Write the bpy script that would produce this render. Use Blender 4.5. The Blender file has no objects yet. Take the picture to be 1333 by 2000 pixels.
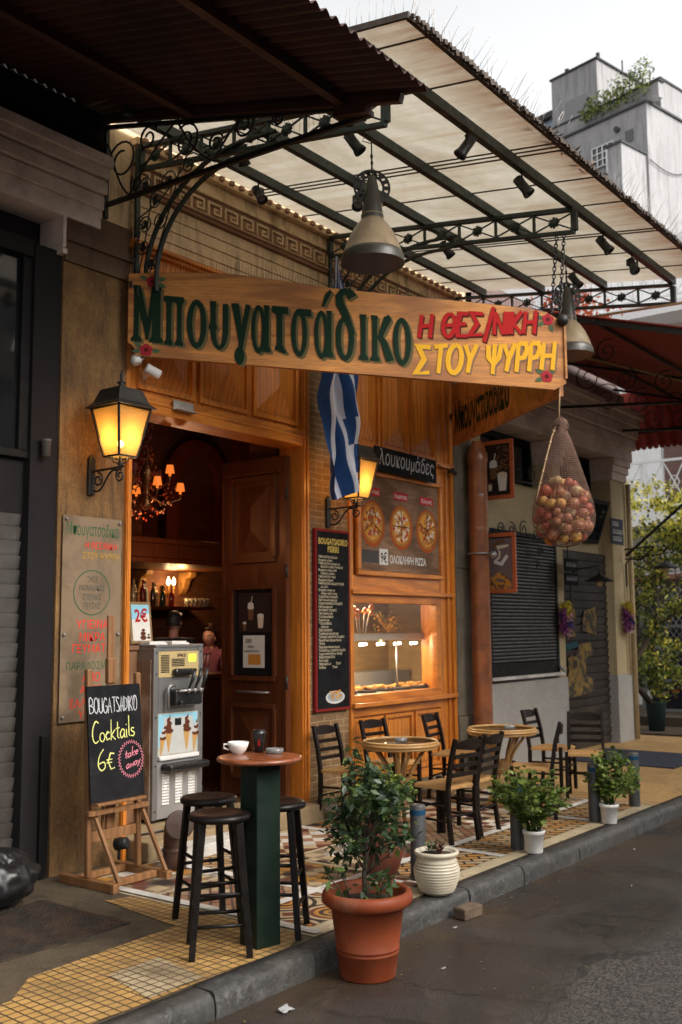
import bpy, bmesh, math, random
from mathutils import Vector, Matrix, Quaternion
random.seed(11)
R = math.radians
sc = bpy.context.scene
COL = sc.collection

# ------------------------------------------------------------------ camera, sky, sun, exposure
yaw, pitch, roll = R(37.2627), R(6.4953), R(-0.4309)
fw = Vector((math.cos(yaw)*math.cos(pitch), math.sin(yaw)*math.cos(pitch), math.sin(pitch)))
rt = fw.cross(Vector((0, 0, 1))).normalized(); up = rt.cross(fw)
r2 = math.cos(roll)*rt + math.sin(roll)*up; u2 = -math.sin(roll)*rt + math.cos(roll)*up
cam = bpy.data.cameras.new('camera'); camo = bpy.data.objects.new('camera', cam); COL.objects.link(camo)
camo.matrix_world = Matrix(((r2.x, u2.x, -fw.x, 0), (r2.y, u2.y, -fw.y, 0), (r2.z, u2.z, -fw.z, 1.75), (0, 0, 0, 1)))
cam.sensor_fit = 'VERTICAL'; cam.sensor_height = 36; cam.lens = 36; cam.clip_start = 0.05; cam.clip_end = 2000
cam.dof.use_dof = True; cam.dof.focus_distance = 6.6; cam.dof.aperture_fstop = 2.6
sc.camera = camo

SUN_EL, SUN_AZ = R(38), R(-80)          # azimuth measured from +X towards +Y
w = bpy.data.worlds.new('World'); sc.world = w; w.use_nodes = True
nt = w.node_tree; bg = nt.nodes['Background']
sky = nt.nodes.new('ShaderNodeTexSky'); sky.sky_type = 'NISHITA'; sky.sun_disc = False
sky.sun_elevation = SUN_EL; sky.sun_rotation = R(90) - SUN_AZ
sky.air_density = 1.6; sky.dust_density = 4.0; sky.ozone_density = 1.0
hs = nt.nodes.new('ShaderNodeHueSaturation'); hs.inputs['Saturation'].default_value = 0.06
cn = nt.nodes.new('ShaderNodeTexNoise'); cn.inputs['Scale'].default_value = 2.2; cn.inputs['Detail'].default_value = 6; tcn = nt.nodes.new('ShaderNodeTexCoord'); nt.links.new(tcn.outputs['Generated'], cn.inputs['Vector'])
mrn = nt.nodes.new('ShaderNodeMapRange'); mrn.inputs[1].default_value = .3; mrn.inputs[2].default_value = .7; mrn.inputs[3].default_value = .86; mrn.inputs[4].default_value = 1.12; nt.links.new(cn.outputs[0], mrn.inputs[0]); nt.links.new(mrn.outputs[0], hs.inputs['Value'])
nt.links.new(sky.outputs[0], hs.inputs['Color']); nt.links.new(hs.outputs[0], bg.inputs['Color'])
bg.inputs['Strength'].default_value = 0.15
sun = bpy.data.lights.new('sun', 'SUN'); sun.energy = 1.2; sun.angle = R(40); sun.color = (1, .89, .74)
suno = bpy.data.objects.new('sun', sun); COL.objects.link(suno)
sd = Vector((math.cos(SUN_AZ)*math.cos(SUN_EL), math.sin(SUN_AZ)*math.cos(SUN_EL), math.sin(SUN_EL)))
suno.rotation_euler = sd.to_track_quat('Z', 'Y').to_euler(); suno.location = (0, 0, 30)
sc.view_settings.view_transform = 'Standard'; sc.view_settings.look = 'None'
sc.view_settings.exposure = 1.12; sc.view_settings.gamma = 1.0; sc.view_settings.use_curve_mapping = False
sc.cycles.use_denoising = True
sc.cycles.max_bounces = 8; sc.cycles.transparent_max_bounces = 16; sc.cycles.sample_clamp_indirect = 6

# ------------------------------------------------------------------ mesh builder
def V(*a): return Vector(a)
Z = Vector((0, 0, 1))
class M:
    def __init__(s): s.v = []; s.f = []; s.mi = []; s.sm = []
    def add(s, vs, fs, m=0, sm=False):
        o = len(s.v); s.v += [tuple(x) for x in vs]
        for f in fs: s.f.append([i+o for i in f]); s.mi.append(m); s.sm.append(sm)
        return s
    def box(s, x0, x1, y0, y1, z0, z1, m=0):
        vs = [(x, y, z) for z in (z0, z1) for y in (y0, y1) for x in (x0, x1)]
        return s.add(vs, [(0, 2, 3, 1), (4, 5, 7, 6), (0, 1, 5, 4), (2, 6, 7, 3), (0, 4, 6, 2), (1, 3, 7, 5)], m)
    def obox(s, c, a, b, d, m=0):
        c, a, b, d = Vector(c), Vector(a), Vector(b), Vector(d)
        vs = [c+i*a+j*b+k*d for k in (-1, 1) for j in (-1, 1) for i in (-1, 1)]
        return s.add(vs, [(0, 2, 3, 1), (4, 5, 7, 6), (0, 1, 5, 4), (2, 6, 7, 3), (0, 4, 6, 2), (1, 3, 7, 5)], m)
    def bar(s, p, q, w, h=None, m=0, up=None, w2=None, h2=None):
        p, q = Vector(p), Vector(q); h = h or w; d = (q-p).normalized()
        u = up or (Z if abs(d.z) < .95 else Vector((0, 1, 0)))
        a = d.cross(u).normalized(); b = a.cross(d)
        w2 = w2 or w; h2 = h2 or h
        vs = [p+i*a*w/2+j*b*h/2 for i, j in ((-1, -1), (1, -1), (1, 1), (-1, 1))]+[q+i*a*w2/2+j*b*h2/2 for i, j in ((-1, -1), (1, -1), (1, 1), (-1, 1))]
        return s.add(vs, [(0, 1, 2, 3), (7, 6, 5, 4), (0, 4, 5, 1), (1, 5, 6, 2), (2, 6, 7, 3), (3, 7, 4, 0)], m)
    def tube(s, pts, r, n=8, m=0, closed=False):
        pts = [Vector(p) for p in pts]; k = len(pts); rr = r if isinstance(r, (list, tuple)) else [r]*k
        a = None; vs = []
        for i in range(k):
            if closed: d = pts[(i+1) % k]-pts[i-1]
            else: d = pts[min(i+1, k-1)]-pts[max(i-1, 0)]
            d.normalize()
            if a is None: a = d.orthogonal().normalized()
            else:
                a = a-d*a.dot(d)
                a = a.normalized() if a.length > 1e-6 else d.orthogonal().normalized()
            b = d.cross(a)
            for j in range(n):
                t = 2*math.pi*j/n; vs.append(pts[i]+(a*math.cos(t)+b*math.sin(t))*rr[i])
        fs = []
        for i in range(k if closed else k-1):
            i2 = (i+1) % k
            for j in range(n): fs.append((i*n+j, i*n+(j+1) % n, i2*n+(j+1) % n, i2*n+j))
        o = len(s.v); s.add(vs, fs, m, True)
        if not closed:
            s.f.append([o+j for j in reversed(range(n))]); s.mi.append(m); s.sm.append(False)
            s.f.append([o+(k-1)*n+j for j in range(n)]); s.mi.append(m); s.sm.append(False)
        return s
    def lathe(s, prof, c=(0, 0, 0), n=24, m=0, ax=None, sm=True, cap=False, sx=1, sy=1, a0=0):
        c = Vector(c); vs = []; q = Z.rotation_difference(Vector(ax).normalized()) if ax is not None else None
        for r, z in prof:
            for j in range(n):
                t = a0+2*math.pi*j/n; p = Vector((r*math.cos(t)*sx, r*math.sin(t)*sy, z))
                vs.append(c+(q @ p if q else p))
        fs = [(i*n+j, i*n+(j+1) % n, (i+1)*n+(j+1) % n, (i+1)*n+j) for i in range(len(prof)-1) for j in range(n)]
        o = len(s.v); s.add(vs, fs, m, sm)
        if cap:
            s.f.append([o+j for j in reversed(range(n))]); s.mi.append(m); s.sm.append(False)
            s.f.append([o+(len(prof)-1)*n+j for j in range(n)]); s.mi.append(m); s.sm.append(False)
        return s
    def sphere(s, c, r, n=12, m=0, sz=1):
        pr = [(max(1e-4, r*math.sin(math.pi*i/n)), -r*sz*math.cos(math.pi*i/n)) for i in range(n+1)]
        return s.lathe(pr, c, n+4, m)
    def prism(s, poly, d, m=0):
        poly = [Vector(p) for p in poly]; d = Vector(d); n = len(poly)
        vs = poly+[p+d for p in poly]
        return s.add(vs, [tuple(range(n)), tuple(reversed(range(n, 2*n)))]+[(i, i+n, (i+1) % n+n, (i+1) % n) for i in range(n)], m)
    def poly(s, pts, m=0): return s.add(pts, [tuple(range(len(pts)))], m)
    def ribbon(s, pts, wd, mp, off=0, m=0):
        # pts in 2D, mp(x, y, off) -> 3D; wd half-width or list
        n = len(pts); wl = wd if isinstance(wd, (list, tuple)) else [wd]*n; L = []; Rr = []
        for i in range(n):
            a = pts[max(i-1, 0)]; b = pts[min(i+1, n-1)]; p = pts[i]
            dx, dy = b[0]-a[0], b[1]-a[1]; l = math.hypot(dx, dy) or 1; nx, ny = -dy/l, dx/l; k = 1
            if 0 < i < n-1:
                e = (p[0]-a[0], p[1]-a[1]); le = math.hypot(*e) or 1
                k = min(1.8, 1/max(.3, abs((-e[1]*nx+e[0]*ny)/le)))
            h = wl[i]*k
            L.append(mp(p[0]+nx*h, p[1]+ny*h, off)); Rr.append(mp(p[0]-nx*h, p[1]-ny*h, off))
        return s.add(L+Rr, [(n+i, n+i+1, i+1, i) for i in range(n-1)], m)
    def ring(s, c, a, b, mp, off=0, m=0, n=26, t0=0, t1=2*math.pi):
        vs = []
        for i in range(n+1):
            t = t0+(t1-t0)*i/n
            vs.append(mp(c[0]+a[0]*math.cos(t), c[1]+a[1]*math.sin(t), off)); vs.append(mp(c[0]+b[0]*math.cos(t), c[1]+b[1]*math.sin(t), off))
        return s.add(vs, [(2*i, 2*i+2, 2*i+3, 2*i+1) for i in range(n)], m)
    def disc(s, c, a, b, mp, off=0, m=0, n=24):
        return s.add([mp(c[0]+a*math.cos(2*math.pi*i/n), c[1]+b*math.sin(2*math.pi*i/n), off) for i in range(n)], [tuple(range(n))], m)
    def text(s, body, mp, x=0, y=0, size=.1, align='LEFT', bold=0, sx=1, shear=0, off=0, m=0):
        vs, fs = glyphs(body, size, align, bold, sx, shear)
        return s.add([mp(x+a, y+b, off) for a, b in vs], fs, m)
    def leaf(s, p, d, nrm, L, W, m=0):
        d = d.normalized(); a = d.cross(nrm)
        a = a.normalized() if a.length > 1e-5 else d.orthogonal().normalized()
        nn = a.cross(d)
        mid = p+d*L*.5-nn*L*.06; tip = p+d*L-nn*L*.18
        return s.add([p, p+d*L*.42+a*W/2, tip, p+d*L*.42-a*W/2, mid], [(0, 4, 1), (4, 2, 1), (0, 3, 4), (4, 3, 2)], m, True)
    def build(s, name, mats, parent=None, loc=None, bevel=0, kind=None):
        if not isinstance(mats, (list, tuple)): mats = [mats]
        o = Vector(parent['_w']) if parent is not None else Vector(loc or (0, 0, 0))
        me = bpy.data.meshes.new(name); me.from_pydata([(x-o.x, y-o.y, z-o.z) for x, y, z in s.v], [], s.f)
        for mm in mats: me.materials.append(mm)
        me.polygons.foreach_set('material_index', s.mi); me.polygons.foreach_set('use_smooth', s.sm); me.update()
        ob = bpy.data.objects.new(name, me); COL.objects.link(ob)
        if parent is not None: ob.parent = parent
        else: ob.location = o
        ob['_w'] = list(o)
        if bevel:
            b = ob.modifiers.new('b', 'BEVEL'); b.width = bevel; b.segments = 2; b.limit_method = 'ANGLE'; b.angle_limit = R(40)
        if kind: ob['kind'] = kind
        return ob

_gc = {}
def glyphs(body, size, align, bold, sx, shear):
    k = (body, size, align, bold, sx, shear)
    if k in _gc: return _gc[k]
    c = bpy.data.curves.new('t', 'FONT'); c.body = body; c.size = size; c.align_x = align; c.offset = bold; c.shear = shear; c.resolution_u = 2
    o = bpy.data.objects.new('t', c); COL.objects.link(o)
    dg = bpy.context.evaluated_depsgraph_get(); me = bpy.data.meshes.new_from_object(o.evaluated_get(dg))
    vs = [(v.co.x*sx, v.co.y) for v in me.vertices]; fs = [tuple(p.vertices) for p in me.polygons]
    bpy.data.objects.remove(o); bpy.data.curves.remove(c); bpy.data.meshes.remove(me)
    _gc[k] = (vs, fs); return vs, fs

def plane(o, u, v):
    o, u, v = Vector(o), Vector(u).normalized(), Vector(v).normalized(); n = u.cross(v)
    return lambda x, y, off=0: o+u*x+v*y+n*off

def tag(o, label, cat, group=None, kind=None):
    o['label'] = label; o['category'] = cat
    if group: o['group'] = group
    if kind: o['kind'] = kind
    return o
def thing(name, label, cat, loc=(0, 0, 0), group=None):
    o = bpy.data.objects.new(name, None); COL.objects.link(o); o.location = loc; o['_w'] = list(loc); o.empty_display_size = .05
    return tag(o, label, cat, group)
def dup(o, loc=None, rz=None, label=None, parent=None):
    c = o.copy(); COL.objects.link(c)
    if parent is not None: c.parent = parent
    if loc is not None: c.location = loc
    if rz is not None: c.rotation_euler = (0, 0, rz)
    if label: c['label'] = label
    for ch in list(o.children): dup(ch, parent=c)
    return c
def rnd(a, b): return random.uniform(a, b)
def rdir():
    while True:
        d = Vector((rnd(-1, 1), rnd(-1, 1), rnd(-1, 1)))
        if .05 < d.length < 1: return d.normalized()

# ------------------------------------------------------------------ materials
def newmat(name):
    m = bpy.data.materials.new(name); m.use_nodes = True; t = m.node_tree
    return m, t, t.nodes['Principled BSDF']
def N(t, typ, **kw):
    n = t.nodes.new(typ)
    for k, v in kw.items():
        if k in n.inputs: n.inputs[k].default_value = v
        else: setattr(n, k, v)
    return n
def coords(t, scale=(1, 1, 1), rot=(0, 0, 0), world=False):
    mp = N(t, 'ShaderNodeMapping'); mp.inputs['Scale'].default_value = scale; out = mp
    if any(rot):
        m0 = N(t, 'ShaderNodeMapping'); m0.inputs['Rotation'].default_value = rot; t.links.new(m0.outputs[0], mp.inputs[0]); mp = m0
    if world: t.links.new(N(t, 'ShaderNodeNewGeometry').outputs['Position'], mp.inputs[0])
    else: t.links.new(N(t, 'ShaderNodeTexCoord').outputs['Object'], mp.inputs[0])
    return out.outputs[0]
def ramp(t, src, stops):
    r = N(t, 'ShaderNodeValToRGB'); e = r.color_ramp.elements
    while len(e) < len(stops): e.new(.5)
    for i, (p, c) in enumerate(stops): e[i].position = p; e[i].color = (c, c, c, 1) if isinstance(c, (int, float)) else (*c, 1)
    t.links.new(src, r.inputs[0]); return r.outputs[0]
def mix(t, fac, a, b, mode='MIX'):
    n = N(t, 'ShaderNodeMix'); n.data_type = 'RGBA'; n.blend_type = mode
    for i, x in ((0, fac), (6, a), (7, b)):
        if isinstance(x, (int, float)): n.inputs[i].default_value = x if i == 0 else (x, x, x, 1)
        elif isinstance(x, tuple): n.inputs[i].default_value = (*x[:3], 1)
        else: t.links.new(x, n.inputs[i])
    return n.outputs[2]
def noise(t, co, scale, detail=5, rough=.55, dist=0):
    n = N(t, 'ShaderNodeTexNoise'); n.inputs['Scale'].default_value = scale; n.inputs['Detail'].default_value = detail
    n.inputs['Roughness'].default_value = rough; n.inputs['Distortion'].default_value = dist
    t.links.new(co, n.inputs['Vector']); return n.outputs[0]
def bump(t, b, src, strength=.2, dist=.01):
    n = N(t, 'ShaderNodeBump'); n.inputs['Strength'].default_value = strength; n.inputs['Distance'].default_value = dist
    t.links.new(src, n.inputs['Height']); t.links.new(n.outputs[0], b.inputs['Normal'])
def mul(c, k): return tuple(min(1, x*k) for x in c)
def mat(name, col, rough=.6, var=.25, sc_=6, bs=60, bp=.15, metal=0, spec=.5, col2=None, sc2=None, lo=.45, hi=.62, stretch=(1, 1, 1), rot=(0, 0, 0), coat=0, emit=None, es=0, dist=.01, rvar=.12):
    m, t, b = newmat(name); co = coords(t, stretch, rot)
    n1 = noise(t, co, sc_)
    c = mix(t, ramp(t, n1, [(.3, 0.), (.7, 1.)]), mul(col, 1-var), mul(col, 1+var*.7))
    if col2:
        n2 = noise(t, co, sc2 or sc_*.5, 8, .65, .4); c = mix(t, ramp(t, n2, [(lo, 0.), (hi, 1.)]), c, col2)
    t.links.new(c, b.inputs['Base Color'])
    b.inputs['Metallic'].default_value = metal; b.inputs['Specular IOR Level'].default_value = spec; b.inputs['Coat Weight'].default_value = coat
    if rvar:
        r = ramp(t, noise(t, co, sc_*2.3), [(.3, max(.02, rough-rvar)), (.7, min(1., rough+rvar))]); t.links.new(r, b.inputs['Roughness'])
    else: b.inputs['Roughness'].default_value = rough
    if bp: bump(t, b, noise(t, co, bs, 4), bp, dist)
    if emit: b.inputs['Emission Color'].default_value = (*emit, 1); b.inputs['Emission Strength'].default_value = es
    return m
def wood(name, col, dark, grain=(14, 14, 1.1), rough=.38, coat=.25, rot=(0, 0, 0), bp=.12, contrast=1.):
    m, t, b = newmat(name); co = coords(t, grain, rot)
    n1 = noise(t, co, 1.6, 6, .6, 1.2)
    wv = N(t, 'ShaderNodeTexWave'); wv.inputs['Scale'].default_value = .35; wv.inputs['Distortion'].default_value = 16; wv.inputs['Detail'].default_value = 4; wv.inputs['Detail Scale'].default_value = .6
    t.links.new(co, wv.inputs['Vector'])
    n3 = noise(t, co, 9, 4, .7)
    c = mix(t, ramp(t, n1, [(.3, 0.), (.72, 1.)]), mul(col, .72), mul(col, 1.18))
    c = mix(t, ramp(t, wv.outputs[0], [(.42, 0.), (.95, .42*contrast)]), c, dark)
    c = mix(t, ramp(t, n3, [(.48, 0.), (.74, .6*contrast)]), c, dark)
    nb = noise(t, coords(t, (1.3, 1.3, 1.3)), 1.1, 3); c = mix(t, ramp(t, nb, [(.35, .35), (.65, 0.)]), c, dark)
    t.links.new(c, b.inputs['Base Color']); b.inputs['Coat Weight'].default_value = coat; b.inputs['Coat Roughness'].default_value = .22
    t.links.new(ramp(t, n1, [(.2, rough-.1), (.8, rough+.15)]), b.inputs['Roughness'])
    bump(t, b, n3, bp, .004); return m
def emis(name, col, s):
    m, t, b = newmat(name); b.inputs['Base Color'].default_value = (*col, 1); b.inputs['Emission Color'].default_value = (*col, 1); b.inputs['Emission Strength'].default_value = s
    return m
def flat(name, col, rough=.8, var=.06): return mat(name, col, max(.7, rough), var, 20, 90, .02, rvar=.05, spec=.12)

WV = wood('wood_vertical', (.72, .245, .030), (.27, .066, .008), contrast=1., coat=.1)
WH = wood('wood_horizontal', (.72, .245, .030), (.27, .066, .008), (1.1, 14, 14), contrast=1., coat=.1)
WD = wood('wood_door', (.115, .03, .007), (.045, .011, .003), rough=.42, coat=.1)
WS = wood('wood_sign', (.58, .235, .045), (.20, .06, .009), (.8, 8, 13), .6, .0, (0, 0, R(45)), contrast=1.5)
WE = wood('wood_easel', (.27, .125, .045), (.10, .04, .012), rough=.55, coat=0)
BLACKWOOD = mat('black_wood', (.006, .004, .0035), .42, .4, 9, 50, .08, col2=(.03, .014, .007), sc2=22, lo=.62, hi=.75, spec=.25)
DARKCHAIR = mat('dark_chair_wood', (.012, .007, .005), .5, .4, 12, 50, .06, spec=.2)
STRAW = mat('straw', (.50, .27, .09), .8, .5, 6, 40, .5, stretch=(14, 60, 20), col2=(.22, .12, .04), sc2=9)
IRON = mat('green_iron', (.022, .036, .03), .55, .35, 12, 60, .12, col2=(.09, .05, .025), sc2=14, lo=.6, hi=.75)
BLACKIRON = mat('black_iron', (.012, .012, .012), .5, .3, 12, 60, .1)
STEEL = mat('steel', (.31, .305, .30), .42, .06, 3, 90, 0, metal=.75, rvar=.04)
WHITEP = mat('white_plastic', (.68, .66, .63), .5, .12, 5, 40, .03, col2=(.42, .36, .28), sc2=7, lo=.58, hi=.74)
BLACKP = mat('black_plastic', (.012, .012, .013), .35, .2, 5, 40, .03)
GREENP = flat('green_paint', (.006, .022, .011), .35)
REDP = flat('red_paint', (.38, .012, .012), .45)
YELP = flat('yellow_paint', (.70, .36, .025), .45)
SHADEP = flat('sign_shadow_paint', (.12, .095, .04), .5)
WINEP = flat('dark_wine_paint', (.07, .012, .008), .5)
LEAFP = flat('leaf_paint', (.07, .11, .055), .5)
CHALKW = mat('white_chalk', (.45, .45, .47), .9, .4, 90, 90, .05)
CHALKY = mat('yellow_chalk', (.62, .62, .2), .9, .4, 90, 90, .05)
CHALKP = mat('pink_chalk', (.62, .20, .26), .9, .4, 90, 90, .05)
SLATE = mat('slate_board', (.010, .010, .011), .8, .5, 5, 40, .04, col2=(.024, .025, .027), sc2=4, lo=.5, hi=.8, spec=.12)
SOIL = mat('soil', (.035, .022, .014), .95, .5, 30, 60, .8)

# ------------------------------------------------------------------ ground
def tilepat(name, kind, cols, scale, rot=0, rough=.5):
    m, t, b = newmat(name); co = coords(t, (1, 1, 1), (0, 0, R(rot)), True)
    def pal(src):
        r = N(t, 'ShaderNodeValToRGB'); r.color_ramp.interpolation = 'CONSTANT'; e = r.color_ramp.elements
        while len(e) < len(cols): e.new(.5)
        for i, c in enumerate(cols): e[i].position = i/len(cols); e[i].color = (*c, 1)
        t.links.new(src, r.inputs[0]); return r.outputs[0]
    if kind == 'checker':
        n = N(t, 'ShaderNodeTexChecker'); n.inputs['Scale'].default_value = scale; n.inputs[1].default_value = (*cols[0], 1); n.inputs[2].default_value = (*cols[1], 1)
        t.links.new(co, n.inputs[0]); c = n.outputs[0]
        if len(cols) > 2:
            n2 = N(t, 'ShaderNodeTexChecker'); n2.inputs['Scale'].default_value = scale*.25; t.links.new(co, n2.inputs[0]); c = mix(t, n2.outputs[1], c, mix(t, n.outputs[1], cols[2], cols[3]))
    elif kind == 'vor':
        n = N(t, 'ShaderNodeTexVoronoi'); n.distance = 'MANHATTAN'; n.inputs['Scale'].default_value = scale; n.inputs['Randomness'].default_value = .35
        t.links.new(co, n.inputs['Vector']); s = N(t, 'ShaderNodeSeparateColor'); t.links.new(n.outputs['Color'], s.inputs[0]); c = pal(s.outputs[0])
        c = mix(t, ramp(t, n.outputs['Distance'], [(.62, 0.), (.72, .7)]), c, (.09, .06, .04))
    elif kind == 'brick':
        n = N(t, 'ShaderNodeTexBrick'); n.inputs['Scale'].default_value = scale; n.inputs['Color1'].default_value = (*cols[0], 1); n.inputs['Color2'].default_value = (*cols[1], 1)
        n.inputs['Mortar'].default_value = (*cols[2], 1); n.inputs['Mortar Size'].default_value = .035; n.inputs['Bias'].default_value = 0; t.links.new(co, n.inputs[0]); c = n.outputs[0]
    else:
        fr = N(t, 'ShaderNodeVectorMath'); fr.operation = 'SCALE'; fr.inputs['Scale'].default_value = scale; t.links.new(co, fr.inputs[0])
        f2 = N(t, 'ShaderNodeVectorMath'); f2.operation = 'FRACTION'; t.links.new(fr.outputs[0], f2.inputs[0])
        f3 = N(t, 'ShaderNodeVectorMath'); f3.operation = 'DISTANCE'; t.links.new(f2.outputs[0], f3.inputs[0])
        sp = N(t, 'ShaderNodeSeparateXYZ'); t.links.new(f2.outputs[0], sp.inputs[0]); cb = N(t, 'ShaderNodeCombineXYZ'); t.links.new(sp.outputs[0], cb.inputs[0]); t.links.new(sp.outputs[1], cb.inputs[1])
        t.links.new(cb.outputs[0], f3.inputs[0]); f3.inputs[1].default_value = (.5, .5, 0); c = pal(ramp(t, f3.outputs['Value'], [(0, 0.), (.68, 1.)]))
    n1 = noise(t, co, 5, 8, .7)
    c = mix(t, ramp(t, n1, [(.45, .0), (.8, .5)]), c, (.06, .045, .035)); b.inputs['Specular IOR Level'].default_value = .3; t.links.new(c, b.inputs['Base Color'])
    t.links.new(ramp(t, noise(t, co, 3), [(.35, rough-.14), (.7, rough+.2)]), b.inputs['Roughness']); bump(t, b, noise(t, co, 40), .12, .004)
    return m
CREAM, MAR, OCH, GRY, DRK, WHT = (.40, .30, .18), (.11, .028, .018), (.36, .165, .03), (.13, .12, .11), (.018, .015, .014), (.55, .51, .45)
TP = [tilepat('tile_a', 'checker', [CREAM, MAR, WHT, (.3, .16, .09)], 7.5, 45), tilepat('tile_b', 'vor', [CREAM, MAR, CREAM, OCH, DRK, WHT], 7, 45),
      tilepat('tile_c', 'rings', [MAR, OCH, DRK, OCH, MAR, CREAM, DRK, CREAM, MAR], 2.6), tilepat('tile_d', 'brick', [OCH, CREAM, DRK], 3.2, 45),
      tilepat('tile_e', 'checker', [WHT, (.12, .04, .02), CREAM, DRK], 9), tilepat('tile_f', 'brick', [CREAM, (.22, .09, .05), (.07, .04, .03)], 3.6, -45), tilepat('tile_g', 'vor', [OCH, OCH, DRK, CREAM, OCH, MAR], 9)]
MARBLE = mat('marble', (.56, .54, .50), .45, .2, 4, 50, .06, col2=(.3, .29, .27), sc2=3, lo=.5, hi=.75)
MARBLEY = mat('cream_marble', (.46, .38, .25), .35, .2, 4, 50, .06, col2=(.28, .22, .14), sc2=3, lo=.5, hi=.75)

def asphalt():
    m, t, b = newmat('asphalt'); co = coords(t, world=True)
    big = noise(t, co, .55, 6, .6, .6); mid = noise(t, co, 2.2, 6, .65); fine = noise(t, co, 75, 4, .7)
    n = N(t, 'ShaderNodeTexVoronoi'); n.inputs['Scale'].default_value = 95; t.links.new(co, n.inputs['Vector'])
    s = N(t, 'ShaderNodeSeparateColor'); t.links.new(n.outputs['Color'], s.inputs[0])
    # older coarse asphalt further from the kerb, newer smooth strip by the gutter
    sp = N(t, 'ShaderNodeSeparateXYZ'); t.links.new(co, sp.inputs[0])
    a = N(t, 'ShaderNodeMath'); a.operation = 'MULTIPLY_ADD'; t.links.new(big, a.inputs[0]); a.inputs[1].default_value = .9; t.links.new(sp.outputs[1], a.inputs[2])
    old = ramp(t, a.outputs[0], [(0.0, 0.), (1., 1.)])
    mr = N(t, 'ShaderNodeMapRange'); t.links.new(a.outputs[0], mr.inputs[0]); mr.inputs[1].default_value = 2.75; mr.inputs[2].default_value = 3.05; mr.inputs[3].default_value = 1; mr.inputs[4].default_value = 0
    base = mix(t, ramp(t, mid, [(.3, 0.), (.7, 1.)]), (.016, .0125, .011), (.034, .027, .0235))
    coarse = mix(t, ramp(t, s.outputs[0], [(.2, 0.), (.95, 1.)]), (.012, .010, .0085), (.095, .082, .074))
    base = mix(t, ramp(t, fine, [(.35, .0), (.75, .6)]), base, (.08, .067, .06))
    c = mix(t, mr.outputs[0], base, coarse)
    cv = N(t, 'ShaderNodeTexVoronoi'); cv.feature = 'DISTANCE_TO_EDGE'; cv.inputs['Scale'].default_value = .55; wn = N(t, 'ShaderNodeTexNoise'); wn.inputs['Scale'].default_value = 1.6; wn.inputs['Detail'].default_value = 6; t.links.new(co, wn.inputs['Vector'])
    wm = N(t, 'ShaderNodeVectorMath'); wm.operation = 'MULTIPLY_ADD'; t.links.new(wn.outputs['Color'], wm.inputs[0]); wm.inputs[1].default_value = (1.3, 1.3, 0); t.links.new(co, wm.inputs[2]); t.links.new(wm.outputs[0], cv.inputs['Vector'])
    c = mix(t, ramp(t, cv.outputs['Distance'], [(.0, .8), (.012, 0.)]), c, (.012, .010, .009))
    # mud and rust in the gutter
    g = N(t, 'ShaderNodeMapRange'); t.links.new(sp.outputs[1], g.inputs[0]); g.inputs[1].default_value = 3.05; g.inputs[2].default_value = 3.6
    gm = N(t, 'ShaderNodeMath'); gm.operation = 'MULTIPLY'; t.links.new(g.outputs[0], gm.inputs[0]); t.links.new(ramp(t, noise(t, co, 1.3, 6, .65, .5), [(.38, 0.), (.6, 1.)]), gm.inputs[1])
    c = mix(t, gm.outputs[0], c, (.06, .038, .02)); t.links.new(c, b.inputs['Base Color'])
    wet = ramp(t, noise(t, co, .8, 5, .6, .5), [(.42, .14), (.60, .5)]); t.links.new(mix(t, mr.outputs[0], wet, .75), b.inputs['Roughness'])
    h = mix(t, mr.outputs[0], ramp(t, fine, [(.2, .2), (.8, .8)]), s.outputs[0]); bump(t, b, h, .8, .009); return m
ASPHALT = asphalt()
def concrete(name, col, col2, world=True):
    m, t, b = newmat(name); co = coords(t, world=world)
    c = mix(t, ramp(t, noise(t, co, 1.4, 8, .65, .4), [(.35, 0.), (.65, 1.)]), col, col2)
    c = mix(t, ramp(t, noise(t, co, 14, 6, .7), [(.45, 0.), (.75, .7)]), c, mul(col, .4)); t.links.new(c, b.inputs['Base Color'])
    c = mix(t, ramp(t, noise(t, co, 48, 6, .8), [(.48, 0.), (.72, .55)]), c, mul(col, 1.9)); c = mix(t, ramp(t, noise(t, co, 5, 7, .75, 1.), [(.54, 0.), (.62, .65)]), c, mul(col2, .55)); t.links.new(c, b.inputs['Base Color'])
    b.inputs['Roughness'].default_value = .7; bump(t, b, noise(t, co, 60, 5, .7), .5, .008); return m
CONC = concrete('pavement_concrete', (.095, .068, .04), (.04, .03, .02))
def yellow_tiles(name, c1, c2, worn=True):
    m, t, b = newmat(name); co = coords(t, (1, 1, 1), (0, 0, R(4)), True)
    n = N(t, 'ShaderNodeTexBrick'); n.offset = 0; n.inputs['Scale'].default_value = 1; n.inputs['Brick Width'].default_value = .062; n.inputs['Row Height'].default_value = .062
    n.inputs['Mortar Size'].default_value = .0055; n.inputs['Mortar Smooth'].default_value = .3; n.inputs['Color1'].default_value = (*c1, 1); n.inputs['Color2'].default_value = (*c2, 1); n.inputs['Mortar'].default_value = (.05, .035, .022, 1)
    t.links.new(co, n.inputs[0]); c = n.outputs[0]
    c = mix(t, ramp(t, noise(t, co, 1.6, 8, .7, .5), [(.42, 0.), (.68, .85)]), c, (.11, .075, .04))
    t.links.new(c, b.inputs['Base Color']); b.inputs['Roughness'].default_value = .55
    inv = N(t, 'ShaderNodeMath'); inv.operation = 'SUBTRACT'; inv.inputs[0].default_value = 1; t.links.new(n.outputs['Fac'], inv.inputs[1])
    bump(t, b, inv.outputs[0], .9, .006); return m
YTILE = yellow_tiles('yellow_tiles', (.50, .30, .10), (.43, .24, .07)); PTILE = yellow_tiles('pale_tiles', (.50, .40, .25), (.42, .33, .2))
OCHRE = concrete('ochre_paving', (.44, .27, .10), (.30, .18, .075))
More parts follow.
